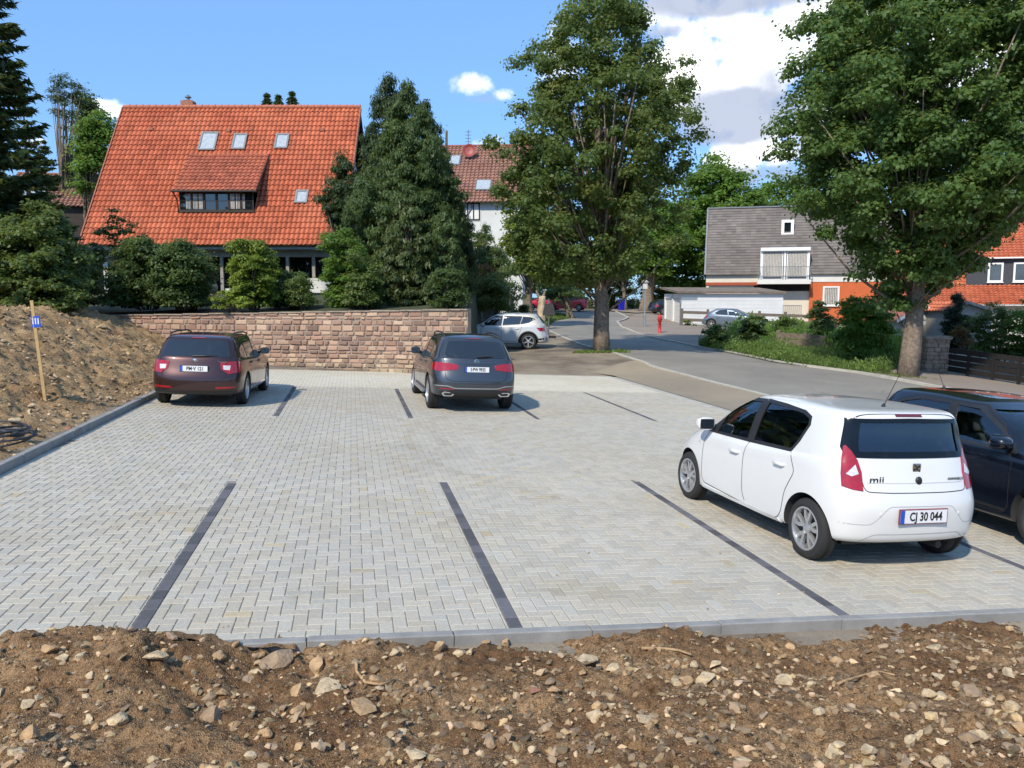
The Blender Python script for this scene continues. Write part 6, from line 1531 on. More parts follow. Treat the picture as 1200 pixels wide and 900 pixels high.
def std_rings(L, hw, z0, zb, zn, xc, zc, xrf, xrr, xhb, zr, zm=.38, tumble=.74, z3=.58, z4=(.76, .77, .66), rearover=.0, bump_r=0.0):
    """zb = belt height (rear, mid); zn = nose height; xc/zc = cowl; xrf/xrr = roof front/rear; xhb = rear face at belt height; zr = roof"""
    f3 = lambda a, b, c: [(0, a), (.5, b), (1, c)]
    lerp = lambda a, b, t: a + (b - a) * t
    zw = (zb[0] + .06, zb[1] + .035)
    return [
        dict(xr=.22, xf=L - .25, w=.84 * hw, z=f3(z0 + .03, z0, z0 + .02)),
        dict(xr=.06, xf=L - .07, w=.965 * hw, z=f3(z0 + .07, z0 - .0, z0 + .02)),
        dict(xr=.02, xf=L - .01, w=.985 * hw, z=f3(z0 + .12, z0 + .05, z0 + .08)),
        dict(xr=.0, xf=L, w=hw * .995, z=f3(zm + .05, zm, zm)),
        dict(xr=bump_r, xf=L - .02, w=hw, z=f3(z3, z3, z3 - .03)),
        dict(xr=lerp(bump_r, xhb, .55), xf=L - .09, w=hw * .992, z=f3(*z4)),
        dict(xr=xhb, xf=L - .26, w=hw * .965, z=[(0, zb[0]), (.45, zb[1]), (.8, lerp(zb[1], zn, .55)), (1, zn)]),
        dict(xr=xhb + .015, xf=lerp(L - .26, xc, .5), w=hw * .935, z=[(0, zb[0] + .035), (.5, zb[1] + .02), (.85, lerp(zb[1], zc, .5) + .0), (1, lerp(zn, zc, .62))]),
        dict(xr=xhb + .03, xf=xc, w=hw * .90, z=f3(zw[0], zw[1], zc)),
        dict(xr=lerp(xhb + .03, xrr, .5), xf=lerp(xc, xrf, .48), w=hw * lerp(.90, tumble, .46), z=f3(lerp(zw[0], zr, .5), lerp(zw[1], zr, .5), lerp(zc, zr, .52))),
        dict(xr=xrr - rearover, xf=xrf, w=hw * tumble, z=f3(zr - .075, zr - .045, zr - .085)),
        dict(xr=xrr + .05, xf=xrf - .07, w=hw * (tumble - .08), z=f3(zr - .035, zr - .012, zr - .045)),
        dict(xr=xrr + .25, xf=xrf - .25, w=hw * (tumble - .32), z=f3(zr - .01, zr + .008, zr - .015)),
    ]
def inset_rings(rings, t=.05, floor=.52):
    """hollow of the cabin, inside the same surfaces"""
    out = []; R8 = rings[8:]
    lo = dict(rings[8]); out.append(dict(xr=lo['xr'] + .10, xf=lo['xf'] - .25, w=lo['w'] - .13, z=[(0, floor), (1, floor)]))
    out.append(dict(xr=lo['xr'] + .07, xf=lo['xf'] - .12, w=lo['w'] - .08, z=[(0, floor + .05), (1, floor + .05)]))
    for r in R8[:-1]:
        q = dict(r); q['xr'] = r['xr'] + t * 1.1; q['xf'] = r['xf'] - t * 1.4; q['w'] = r['w'] - t; q['z'] = [(s, z - (t * .9 if r is not R8[0] else .0)) for s, z in r['z']]; out.append(q)
    q = dict(R8[-1]); q['z'] = [(s, z - t * 1.1) for s, z in q['z']]; out.append(q)
    return out
class Car:
    def __init__(s, name, label, L, rings, paint_mat, sub=3, cat='car', group=None):
        s.root = empty(name, (0, 0, 0), 0, label, cat, group); s.L = L; s.paint = paint_mat; s.rings = rings
        s.skin = loft(rings, sub, [paint_mat, M['cabin']]); s.sub = sub
        bm = bmesh.new(); bm.from_mesh(s.skin); s.bvh = BVHTree.FromBMesh(bm); bm.free(); s.cut = []
    def hit(s, o, d):
        return s.bvh.ray_cast(Vector(o), Vector(d))[:2]
    def cutter(s, mb):
        o = mb.build('cutter', M['cabin']); bm = bmesh.new(); bm.from_mesh(o.data); bmesh.ops.recalc_face_normals(bm, faces=bm.faces); bm.to_mesh(o.data); bm.free(); s.cut.append(o)
    def arches(s, xs, zc, r, hw):
        for x in xs:
            for sd in (-1, 1):
                mb = MB(); mb.lathe([(0, 0), (r, 0), (r, .5), (0, .5)], 48, Matrix.Translation((x, sd * (hw - .27), zc)) @ Matrix.Rotation(-sd * math.pi / 2, 4, 'X')); s.cutter(mb)
    def hollow(s, t=.05, floor=.52):
        me = loft(inset_rings(s.rings, t, floor), 2, [M['cabin']]); o = link(bpy.data.objects.new('hollow', me)); s.cut.append(o)
    def cut_side(s, poly):
        mb = MB(); mb.prism([(x, z) for x, z in poly], -1.2, 1.2, Matrix.Rotation(math.pi / 2, 4, 'X')); s.cutter(mb)
    def cut_rear(s, poly, depth=.9):
        Mx = Matrix(((0, 0, 1, 0), (1, 0, 0, 0), (0, 1, 0, 0), (0, 0, 0, 1)))   # local (x, y, z) -> (z, x, y)
        mb = MB(); mb.prism(poly, -.5, depth, Mx); s.cutter(mb)
    def cut_front(s, poly, x0):
        Mx = Matrix(((0, 0, 1, 0), (1, 0, 0, 0), (0, 1, 0, 0), (0, 0, 0, 1)))
        mb = MB(); mb.prism(poly, x0, s.L + .5, Mx); s.cutter(mb)
    def finish_body(s):
        o = link(bpy.data.objects.new('body', s.skin), s.root)
        for c in s.cut:
            m = o.modifiers.new('b', 'BOOLEAN'); m.operation = 'DIFFERENCE'; m.object = c; m.solver = 'EXACT'; m.material_mode = 'TRANSFER'
        me = eval_mesh(o) if s.cut else s.skin
        o.modifiers.clear(); o.data = me
        for c in s.cut: bpy.data.objects.remove(c)
        bm = bmesh.new(); bm.from_mesh(me)
        for f in bm.faces: f.smooth = True
        for e in bm.edges:
            if len(e.link_faces) == 2 and e.calc_face_angle(0) > R(32): e.smooth = False
        bm.to_mesh(me); bm.free(); s.body = o; return o
    # --- patches moulded onto the skin -------------------------------------------------
    def _dir(s, face, side, phi):
        if face == 'side': return Vector((0, -side, 0)), Vector((1, 0, 0)), Vector((0, 0, 1))
        if face == 'top': return Vector((0, 0, -1)), Vector((1, 0, 0)), Vector((0, 1, 0))
        if face == 'rear': c, q = math.cos(R(phi)), math.sin(R(phi)); return Vector((c, -side * q, 0)), Vector((q, side * c, 0)), Vector((0, 0, 1))
        if face == 'front': c, q = math.cos(R(phi)), math.sin(R(phi)); return Vector((-c, -side * q, 0)), Vector((-q, side * c, 0)), Vector((0, 0, 1))
    def patch(s, name, poly, mat, face='side', side=1, phi=0, off=.003, thick=.012, step=.035, parent=None, hole=None, smooth=True, label=None):
        d, A, B = s._dir(face, side, phi); org = Vector((s.L, 0, 0)) if face == 'front' else Vector((0, 0, 0))
        bm = bmesh.new()
        if hole is None: bm.faces.new([bm.verts.new((a, b, 0)) for a, b in poly])
        else:
            o_ = [bm.verts.new((a, b, 0)) for a, b in poly]; i_ = [bm.verts.new((a, b, 0)) for a, b in hole]; n_ = len(o_)
            for k in range(n_): bm.faces.new((o_[k], o_[(k + 1) % n_], i_[(k + 1) % n_], i_[k]))
        xs = [p[0] for p in poly]; ys = [p[1] for p in poly]
        for lo, hi, ax in ((min(xs), max(xs), 0), (min(ys), max(ys), 1)):
            k = lo + step
            while k < hi - step * .3:
                co_ = (k, 0, 0) if ax == 0 else (0, k, 0); no = (1, 0, 0) if ax == 0 else (0, 1, 0)
                bmesh.ops.bisect_plane(bm, geom=bm.verts[:] + bm.edges[:] + bm.faces[:], plane_co=co_, plane_no=no, dist=1e-5); k += step
        for v in bm.verts:
            st = org + A * v.co.x + B * v.co.y - d * 4
            p, nn = s.hit(st, d)
            if p is None:
                p, nn = s.bvh.find_nearest(st + d * 4)[:2]
            if nn.dot(d) > 0: nn = -nn
            v.co = p + nn * off; v.normal = nn
        bm.normal_update()
        # give it thickness towards the car
        bnd = [e for e in bm.edges if len(e.link_faces) == 1]
        r = bmesh.ops.extrude_edge_only(bm, edges=bnd)
        for v in [g for g in r['geom'] if isinstance(g, bmesh.types.BMVert)]: v.co += d * thick
        me = bpy.data.meshes.new(name); bmesh.ops.recalc_face_normals(bm, faces=bm.faces)
        c = sum(((f.normal.dot(d)) * f.calc_area() for f in bm.faces))
        if c > 0: bmesh.ops.reverse_faces(bm, faces=bm.faces)
        for f in bm.faces: f.smooth = smooth
        for e in bm.edges:
            if len(e.link_faces) == 2 and e.calc_face_angle(0) > R(40): e.smooth = False
        bm.to_mesh(me); bm.free(); me.materials.append(mat)
        o = link(bpy.data.objects.new(name, me), parent or s.root)
        if label: o['label'] = label
        return o
    def seam(s, name, pts, side=1, w=.009, off=.0012, mat=None, face='side', parent=None, closed=False, thick=.0):
        d, A, B = s._dir(face, side, 0); P = [Vector((a, b)) for a, b in pts]
        if closed: P.append(P[0])
        # smooth resample
        Q = []
        for i in range(len(P) - 1):
            n = max(2, int((P[i + 1] - P[i]).length / .03))
            for k in range(n): Q.append(P[i].lerp(P[i + 1], k / n))
        Q.append(P[-1])
        for _ in range(2): Q = [Q[0]] + [(Q[i - 1] + Q[i] * 2 + Q[i + 1]) / 4 for i in range(1, len(Q) - 1)] + [Q[-1]]
        V = []; F_ = []
        for i, q in enumerate(Q):
            t = (Q[min(i + 1, len(Q) - 1)] - Q[max(i - 1, 0)]).normalized(); nn2 = Vector((-t.y, t.x))
            for sg in (-1, 1):
                e = q + nn2 * sg * w / 2; st = A * e.x + B * e.y - d * 4; p, nn = s.hit(st, d)
                if p is None: p, nn = s.bvh.find_nearest(st + d * 4)[:2]
                V.append(p - d * 0 + (nn if nn.dot(d) < 0 else -nn) * off)
        for i in range(len(Q) - 1): F_.append((2 * i, 2 * i + 1, 2 * i + 3, 2 * i + 2))
        mb = MB(); mb.add(V, F_); return mb.build(name, mat or M['darkgap'], parent or s.body)
    def at_face(s, a, b, face='side', side=1, phi=0):
        d, A, B = s._dir(face, side, phi); org = Vector((s.L, 0, 0)) if face == 'front' else Vector((0, 0, 0)); p, nn = s.hit(org + A * a + B * b - d * 4, d)
        return p, nn, d
    def window(s, poly, face='side', side=1, mat=None, frame=.028, glass_off=-.006, seal=True, name='window', step=.05, phi=0):
        c = sum((Vector(p) for p in poly), Vector((0, 0))) / len(poly)
        def grow(t): 
            n = len(poly); out = []
            for i in range(n):
                p0, p1, p2 = Vector(poly[i - 1]), Vector(poly[i]), Vector(poly[(i + 1) % n]); e1 = (p1 - p0).normalized(); e2 = (p2 - p1).normalized()
                n1 = Vector((e1.y, -e1.x)); n2 = Vector((e2.y, -e2.x)); 
                if n1.dot(p1 - c) + n2.dot(p1 - c) < 0: n1, n2 = -n1, -n2
                b = (n1 + n2).normalized(); k = 1 / max(.5, b.dot(n1)); out.append(tuple(p1 + b * t * k))
            return out
        g = s.patch(name, grow(.012) if glass_off < 0 else poly, mat or M['glass'], face, side, off=glass_off, thick=.004, step=step, phi=phi)
        if seal: s.patch('seal', grow(frame), M['black'], face, side, off=.0035, thick=.01, step=step, parent=g, hole=grow(-.004 if glass_off < 0 else 0.0), phi=phi)
        return g
    def wheel(s, x, side, y, r, w, rimr, style='five_double', steer=0, dark=False, disc=True):
        T = Matrix.Translation((x, side * y, r)) @ Matrix.Rotation(R(steer), 4, 'Z') @ Matrix.Rotation(-side * math.pi / 2, 4, 'X')
        mb = MB(); h = w / 2; sh = .018
        prof = [(rimr - .005, -h + .02), (rimr + .01, -h + .004), (r - .06, -h), (r - .02, -h + .012), (r - .003, -h + .035), (r, -h + .06)]
        for k in range(1, 4): zc = -h + .06 + (w - .12) * k / 4; prof += [(r, zc - .006), (r - .007, zc - .004), (r - .007, zc + .004), (r, zc + .006)]
        prof += [(r, h - .06), (r - .003, h - .035), (r - .02, h - .012), (r - .06, h), (rimr + .01, h - .004), (rimr - .005, h - .02)]
        mb.lathe(prof, 40, T, closed=True); ty = mb.build('wheel', M['rubber'], s.root, auto=30)
        m = M['alloy']; mb = MB(); d0 = h - .030
        mb.lathe([(rimr, h - .02), (rimr + .004, h - .008), (rimr - .014, h - .006), (rimr - .022, h - .03), (rimr - .03, -h + .05), (rimr - .004, -h + .02)], 40, T, closed=True)
        ns = {'five_double': 5, 'five': 5, 'ten': 10, 'multi': 8}[style]
        for k in range(ns):
            for da in ((-.105, .105) if style == 'five_double' else (-.09, .09) if style == 'multi' else (0,)):
                a = 2 * math.pi * k / ns + .3; Rk = T @ Matrix.Rotation(a, 4, 'Z')
                wi, wo = (.016, .020) if style in ('five_double', 'multi') else (.030, .022) if style == 'five' else (.016, .013)
                y0, y1 = (rimr * da * 1.9, rimr * da * 1.9 + (0.02 if da > 0 else -.02)) if da else (0, 0)
                P = []
                for (rad, yy, ww, zt) in ((.03, y0 * .8, wi, d0 - .0), (rimr * .55, y0 * 1.1, (wi + wo) / 2, d0 + .006), (rimr - .012, y1 * 1.35, wo, d0 + .002)):
                    for sy in (-1, 1): P += [Rk @ Vector((rad, yy + sy * ww, zt)), Rk @ Vector((rad, yy + sy * ww * 1.2, zt - .028))]
                # each ring: (-,top),(-,bot),(+,top),(+,bot)
                F_ = []
                for q in range(2):
                    b = q * 4; F_ += [(b, b + 4, b + 6, b + 2), (b + 1, b + 3, b + 7, b + 5), (b, b + 1, b + 5, b + 4), (b + 2, b + 6, b + 7, b + 3)]
                F_ += [(8, 9, 11, 10)]
                mb.add(P, F_)
        mb.lathe([(0, d0 + .012), (.028, d0 + .010), (.052, d0 + .002), (.058, d0 - .03), (0, d0 - .03)], 20, T)
        rim = mb.build('rim', m if not dark else M['darkrim'], ty, auto=35)
        mb = MB(); mb.lathe([(0, d0 - .07), (rimr - .03, d0 - .07), (rimr - .03, d0 - .09), (0, d0 - .09)], 24, T); mb.build('brake', M['black'], ty)
        return ty
    def mirror(s, x, z, side, size=(.13, .22, .13), mat=None, glassside=-1, y=None):
        p, nn, d = s.at_face(x, z, 'side', side); y0 = p.y if y is None else y
        bm = bmesh.new(); bmesh.ops.create_icosphere(bm, subdivisions=3, radius=1)
        for v in bm.verts:
            q = v.co; q = Vector((math.copysign(abs(q.x) ** .8, q.x), math.copysign(abs(q.y) ** .7, q.y), math.copysign(abs(q.z) ** .7, q.z))); 
            if q.x < -.35: q.x = -.35
            v.co = Vector((q.x * size[0] * .75, q.y * size[1] / 2, q.z * size[2] / 2 * (1 - .1 * q.x)))
        c = Vector((x + .02, y0 + side * (size[1] / 2 + .035), z + .03)); mb = MB(); mb.bm(bm, Matrix.Translation(c)); m_ = mb.build('door_mirror', mat or s.paint, s.root, smooth=True)
        mb = MB(); mb.box(c + Vector((-.35 * size[0] * .75 - .002, 0, 0)), (.006, size[1] * .84, size[2] * .78), bev=.002); mb.build('mirror_glass', M['darkglass'], m_)
        mb = MB(); mb.tube([Vector((x + .02, y0 - side * .01, z - .01)), Vector((x + .02, y0 + side * .06, z + .0))], .028, 8); mb.build('mirror_arm', M['black'], m_)
        return m_
    def handle(s, x, z, side, mat=None, w=.19, h=.03):
        p, nn, d = s.at_face(x, z, 'side', side); o = Vector((0, side, 0))
        s.patch('handle_recess', [(x - w * .36, z - .035), (x + w * .36, z - .035), (x + w * .42, z), (x + w * .36, z + .04), (x - w * .36, z + .04), (x - w * .42, z)], M['recesspaint'] if 'recesspaint' in M and False else s.paint, 'side', side, off=.0015, thick=.004, parent=s.body)
        mb = MB(); a = p + o * .026; mb.tube([p + Vector((-w / 2, 0, 0)) + o * .004, a + Vector((-w / 2 + .03, 0, 0)), a + Vector((w / 2 - .03, 0, 0)), p + Vector((w / 2, 0, 0)) + o * .004], [.013, .015, .015, .013], 10)
        for i, v in enumerate(mb.v): mb.v[i] = Vector((v.x, v.y, p.z + (v.z - p.z) * 1.25))
        return mb.build('door_handle', mat or s.paint, s.root, smooth=True)
    def plate(s, y, z, txt, w=.52, h=.11, style='d', tilt=0.0, flag=True, face='rear', xoff=.0, sx=.82):
        p, nn, d = s.at_face(y, z, 'rear', 1); x = p.x - .012 - xoff
        T = Matrix.Translation((x, y, z)) @ Matrix.Rotation(tilt, 4, 'Y')
        mb = MB(); mb.box((0, 0, 0), (.014, w + .02, h + .02), M=Matrix(), bev=.003)
        mb.v = [T @ v for v in mb.v]; fr = mb.build('number_plate', M['ink'] if style == 'd' else M['plate_frame'], s.root)
        mb = MB(); mb.box((-.0078, 0, 0), (.004, w, h)); mb.v = [T @ v for v in mb.v]; mb.build('plate_face', M['platewhite'], fr)
        mb = MB(); mb.box((-.0100, w / 2 - .022, 0), (.003, .044, h)); mb.v = [T @ v for v in mb.v]; mb.build('country_band', M['plateblue'], fr)
        # text faces backwards (-x); from behind, left is +y
        t = text_mesh(txt, h * .92, .001, M['ink'], 'lettering', fr, T @ Vector((-.0112, -.022, -.003)), (math.pi / 2, 0, -math.pi / 2), sx=sx, bold=.0025)
        return fr
M['plate_frame'] = simple('plate_frame', (.22, .05, .06), .4); M['darkrim'] = simple('dark_rim', (.12, .12, .125), .35, metal=.6)
def place_on_lot(car, u, v, head_deg, axle_x):
    """rear axle's centre at (u, v); heading measured from the lot's u axis, positive to the left"""
    a = R(head_deg); fx = UU * math.cos(a) - VV * math.sin(a); ly = NN.cross(fx)   # left
    p = lot(u, v) - fx * axle_x
    car.root.matrix_world = Matrix(((fx.x, ly.x, NN.x, p.x), (fx.y, ly.y, NN.y, p.y), (fx.z, ly.z, NN.z, p.z), (0, 0, 0, 1)))
def place_on_ground(car, x, y, yaw, axle_x, wb=2.6, dz=0.0):
    """yaw: direction of the nose in plan, radians from +X; (x, y) = rear axle"""
    fx = Vector((math.cos(yaw), math.sin(yaw), 0)); ly = Vector((-fx.y, fx.x, 0))
    z0 = G(x, y); z1 = G(x + fx.x * wb, y + fx.y * wb); zl = G(x + ly.x * .75, y + ly.y * .75)
    fx = Vector((fx.x * wb, fx.y * wb, z1 - z0)).normalized(); ly = Vector((ly.x * .75, ly.y * .75, zl - z0)).normalized(); up = fx.cross(ly).normalized(); ly = up.cross(fx)
    p = Vector((x, y, z0 + dz)) - fx * axle_x
    car.root.matrix_world = Matrix(((fx.x, ly.x, up.x, p.x), (fx.y, ly.y, up.y, p.y), (fx.z, ly.z, up.z, p.z), (0, 0, 0, 1)))
M['darkred'] = simple('dark_red_lens', (.12, .006, .008), .2, coat=1.0); M['blackglass'] = simple('black_glass', (.004, .005, .005), .06, spec=.45)
M['zinc3'] = simple('dull_chrome', (.25, .25, .26), .3, metal=.6)
M['paint_white'] = paint('paint_white', (.74, .735, .71)); M['paint_navy'] = paint('paint_navy', (.003, .004, .010), .2, .3)
M['paint_brown'] = paint('paint_brown', (.055, .022, .020), .6, .35); M['paint_grey'] = paint('paint_grey', (.075, .082, .092), .7, .33)
M['paint_pearl'] = paint('paint_pearl', (.62, .64, .66), .2, .35); M['paint_red'] = paint('paint_red', (.55, .012, .03)); M['paint_black'] = paint('paint_black', (.010, .010, .011))
M['paint_silver'] = paint('paint_silver', (.20, .25, .31), .6, .35)
def seats(c, xs, hw, z0=.35, sz=1.0):
    for x in xs:
        for y in (-.36, .36):
            mb = MB(); mb.box((x + .22, y, z0 + .12), (.5, .5, .2), bev=.05); mb.box((x - .05, y, z0 + .42), (.14, .48, .58), M=Matrix.Rotation(R(-14), 4, 'Y'), bev=.05)
            mb.box((x - .17, y, z0 + .80), (.10, .25, .18), M=Matrix.Rotation(R(-10), 4, 'Y'), bev=.04); mb.build('seat', M['seat'], c.root)

# --- the white five-door city car -----------------------------------------------------
def white_hatch():
    L, hw = 3.56, .8225
    rg = std_rings(L, hw, .21, (.93, .90), .80, 2.76, .98, 2.02, .30, .13, 1.475, zm=.40, tumble=.80, z3=.62, z4=(.80, .77, .66), rearover=.06, bump_r=-.02)
    rg[10]['z'] = [(0, 1.43), (.5, 1.43), (1, 1.385)]; rg[11]['z'] = [(0, 1.465), (.5, 1.463), (1, 1.43)]; rg[6]['w'] = hw * .975; rg[8]['w'] = hw * .93; rg[9]['w'] = hw * .88
    rg[6]['z'][0] = (0, 1.0); rg[7]['z'][0] = (0, 1.035); rg[8]['z'][0] = (0, 1.06)
    c = Car('hatchback', 'small white five door hatchback with red tail lights parked at the right in front', L, rg, M['paint_white'], sub=3)
    xa, xf, wr = .585, 3.005, .292
    F1 = [(2.62, .93), (1.73, .965), (1.64, 1.385), (1.98, 1.362), (2.28, 1.195)]
    F2 = [(1.66, .968), (.95, 1.0), (.86, 1.11), (.775, 1.27), (.79, 1.325), (.90, 1.362), (1.25, 1.385), (1.57, 1.390)]
    RW = [(-.61, 1.0), (.61, 1.0), (.585, 1.12), (.535, 1.335), (.0, 1.345), (-.535, 1.335), (-.585, 1.12)]
    FW = [(-.62, 1.02), (.62, 1.02), (.5, 1.35), (-.5, 1.35)]
    c.arches((xa, xf), wr + .01, wr + .045, hw); c.hollow(.05, .60)
    c.cut_side(F1); c.cut_side(F2); c.cut_rear([(-.55, 1.095), (.55, 1.095), (.52, 1.365), (-.52, 1.365)], .75); c.cut_front(FW, 1.95)
    b = c.finish_body()
    for sd in (1, -1):
        g = c.window(F1, side=sd, frame=.03); g = c.window(F2, side=sd, frame=.03)
        c.patch('pillar_trim', [(1.54, 1.40), (1.63, .955), (1.755, .955), (1.665, 1.40)], M['black'], side=sd, off=.005)
        c.patch('mirror_sail', [(2.62, .925), (2.40, .935), (2.34, 1.13), (2.42, 1.10)], M['black'], side=sd, off=.005)
        c.seam('door_seam', [(1.62, 1.38), (1.70, .95), (1.74, .80), (1.72, .40), (1.66, .30)], sd)
        c.seam('door_seam', [(2.55, .96), (2.64, .80), (2.64, .36), (2.58, .30), (1.70, .27), (1.05, .27), (.98, .35), (.93, .58), (.80, .80), (.92, .965)], sd)
        c.handle(1.92, .80, sd); c.handle(1.06, .83, sd)
        c.patch('sill', [(.98, .21), (2.62, .21), (2.60, .275), (1.02, .275)], M['paint_white'], side=sd, off=.012, thick=.02)
        for x in (xa, xf):
            P = [(x + (wr + .052) * math.cos(a), wr + .01 + (wr + .052) * math.sin(a)) for a in np.linspace(R(-8), R(188), 30)]
            Q = [(x + (wr + .043) * math.cos(a), wr + .01 + (wr + .043) * math.sin(a)) for a in np.linspace(R(188), R(-8), 30)]
            c.seam('arch_lip', P, sd, w=.018, off=.004, mat=M['paint_white'])
        # rear lamps wrap the corner
        phi = 28; LP = [(.545, .665), (.70, .690), (.745, .80), (.715, .93), (.655, 1.03), (.565, 1.075), (.60, .98), (.575, .85)]
        LP = [(.548, .758), (.64, .768), (.732, .790), (.742, .90), (.738, 1.02), (.726, 1.14), (.705, 1.15), (.655, 1.10), (.60, 1.02), (.565, .92)]
        l_ = c.patch('tail_light', LP, M['redlens'], 'rear', sd, phi=phi, off=.008, thick=.03)
        c.patch('reverse_lens', [(.592, .905), (.65, .882), (.700, .90), (.662, .940), (.622, .985)], M['clearlens'], 'rear', sd, phi=phi, off=.0105, thick=.01, parent=l_)
        c.seam('shade_seam', [(.50, .665), (.515, .82)], 1, face='side') if False else None
        c.patch('indicator', [(2.725, .755), (2.775, .755), (2.775, .785), (2.725, .785)], M['clearlens'], side=sd, off=.006, step=.05)
        c.mirror(2.50, .985, sd, (.16, .21, .15), M['black'] if False else M['paint_white'])
        c.patch('headlight', [(.40, .62), (.66, .66), (.80, .80), (.62, .80), (.46, .72)], M['clearlens'], 'front', sd, phi=30, off=.006)
    # hatch glass: a black frame with the pane in it
    gl = c.patch('rear_window', [(-.56, 1.085), (.56, 1.085), (.53, 1.375), (-.53, 1.375)], M['glass'], 'rear', off=-.004, thick=.004)
    O1 = [(-.66, 1.045), (.66, 1.045), (.675, 1.13), (.615, 1.392), (.0, 1.402), (-.615, 1.392), (-.675, 1.13)]
    I1 = [(-.545, 1.10), (.545, 1.10), (.542, 1.15), (.512, 1.357), (.0, 1.361), (-.512, 1.357), (-.542, 1.15)]
    c.patch('glass_border', O1, M['blackglass'], 'rear', off=.006, thick=.012, parent=gl, hole=I1)
    c.patch('windscreen', FW, M['clearglass'], 'front', off=-.01, thick=.004)
    c.patch('brake_light', [(-.145, 1.416), (.145, 1.416), (.14, 1.436), (-.14, 1.436)], M['darkred'], 'rear', off=.008, thick=.01)
    c.seam('hatch_seam', [(-.60, 1.04), (-.565, .90), (-.55, .755), (-.3, .748), (.3, .748), (.55, .755), (.565, .90), (.60, 1.04)], 1, face='rear', w=.008, parent=b)
    c.seam('hatch_crease', [(-.52, .83), (.52, .83)], 1, face='rear', w=.007, off=.0005, mat=M['seamgrey'])
    c.seam('bumper_seam', [(-.74, .46), (-.50, .46), (-.34, .63), (.34, .63), (.50, .46), (.74, .46)], 1, face='rear', w=.008, off=.0008, mat=M['seamgrey'])
    c.seam('bumper_crease', [(-.56, .30), (-.46, .37), (.46, .37), (.56, .30)], 1, face='rear', w=.010, off=.0008, mat=M['seamgrey'])
    c.seam('roof_seam', [(.32, .56), (.30, .3), (.29, 0), (.30, -.3), (.32, -.56)], 1, face='top', w=.008, parent=b)
    for y in (-.42, .42, -.14, .14):
        if abs(y) > .2: pz = .56
        else: continue
        p, nn, d = c.at_face(y, pz, 'rear'); mb = MB(); mb.lathe([(0, .006), (.014, .004), (.016, 0)], 14, Matrix.Translation(p) @ Matrix.Rotation(-math.pi / 2, 4, 'Y')); mb.build('parking_sensor', M['paint_white'], c.root)
    c.plate(0, .545, 'CJ 30 044', .504, .12, style='p', sx=.80)
    # badge, lock button, lettering
    p, nn, d = c.at_face(0, .965, 'rear'); T = Matrix.Translation(p - Vector((.006, 0, 0)))
    mb = MB(); mb.box((0, 0, 0), (.012, .088, .082), bev=.006); mb.v = [T @ v for v in mb.v]; bd = mb.build('badge', M['chrome'], c.root)
    mb = MB(); 
    for (yy, zz, ang, ww) in ((.018, .020, 35, .045), (-.016, -.020, 35, .045), (.0, .0, -40, .055), (.026, -.014, 60, .02), (-.026, .014, 60, .02)):
        mb.box(p + Vector((-.0135, yy, zz)), (.003, ww, .011), M=Matrix.Rotation(R(ang), 4, 'X'))
    mb.build('emblem', M['ink'], bd)
    p, nn, d = c.at_face(-.004, .850, 'rear'); bm = bmesh.new(); bmesh.ops.create_icosphere(bm, subdivisions=3, radius=1)
    for v in bm.verts: v.co = Vector((v.co.x * .02, v.co.y * .036, v.co.z * .042))
    mb = MB(); mb.bm(bm, Matrix.Translation(p)); mb.build('hatch_button', M['black'], c.root, smooth=True)
    p, nn, d = c.at_face(.43, .862, 'rear'); text_mesh('mii', .085, .002, M['ink'], 'lettering', c.root, p + Vector((-.010, 0, 0)), (math.pi / 2, 0, -math.pi / 2 - .10), sx=1.45, bold=.0)
    p, nn, d = c.at_face(-.435, .862, 'rear'); text_mesh('CONNECT', .030, .002, M['zinc3'], 'lettering', c.root, p + Vector((-.008, 0, 0)), (math.pi / 2, 0, -math.pi / 2 + .12), sx=1.35, bold=.001)
    # aerial on the roof
    p = c.at_face(.62, 0, 'top')[0]; mb = MB(); mb.tube([p, p + Vector((-.01, 0, .03))], [.022, .012], 10); mb.tube([p + Vector((-.01, 0, .02)), p + Vector((-.09, -.0, .16)), p + Vector((-.19, 0, .34))], [.0045, .0035, .0025], 6); mb.build('aerial', M['black'], c.root)
    mb = MB(); mb.box((1.75, 0, .235), (2.9, 1.2, .05)); mb.tube([(.15, -.35, .22), (.9, -.35, .2)], .035, 8); mb.build('underside', M['black'], c.root)
    seats(c, (.98, 1.85), hw, .32)
    mb = MB(); mb.box((2.55, 0, .86), (.5, 1.3, .16), bev=.04); mb.build('dashboard', M['cabin'], c.root)
    for x in (xa, xf):
        for sd in (1, -1): c.wheel(x, sd, hw - .105, wr, .185, .205, 'five_double')
    place_on_lot(c, 6.95, 5.10, 3.6, xa); return c
M['seamgrey'] = simple('soft_crease', (.42, .42, .42), .6)
white_hatch()

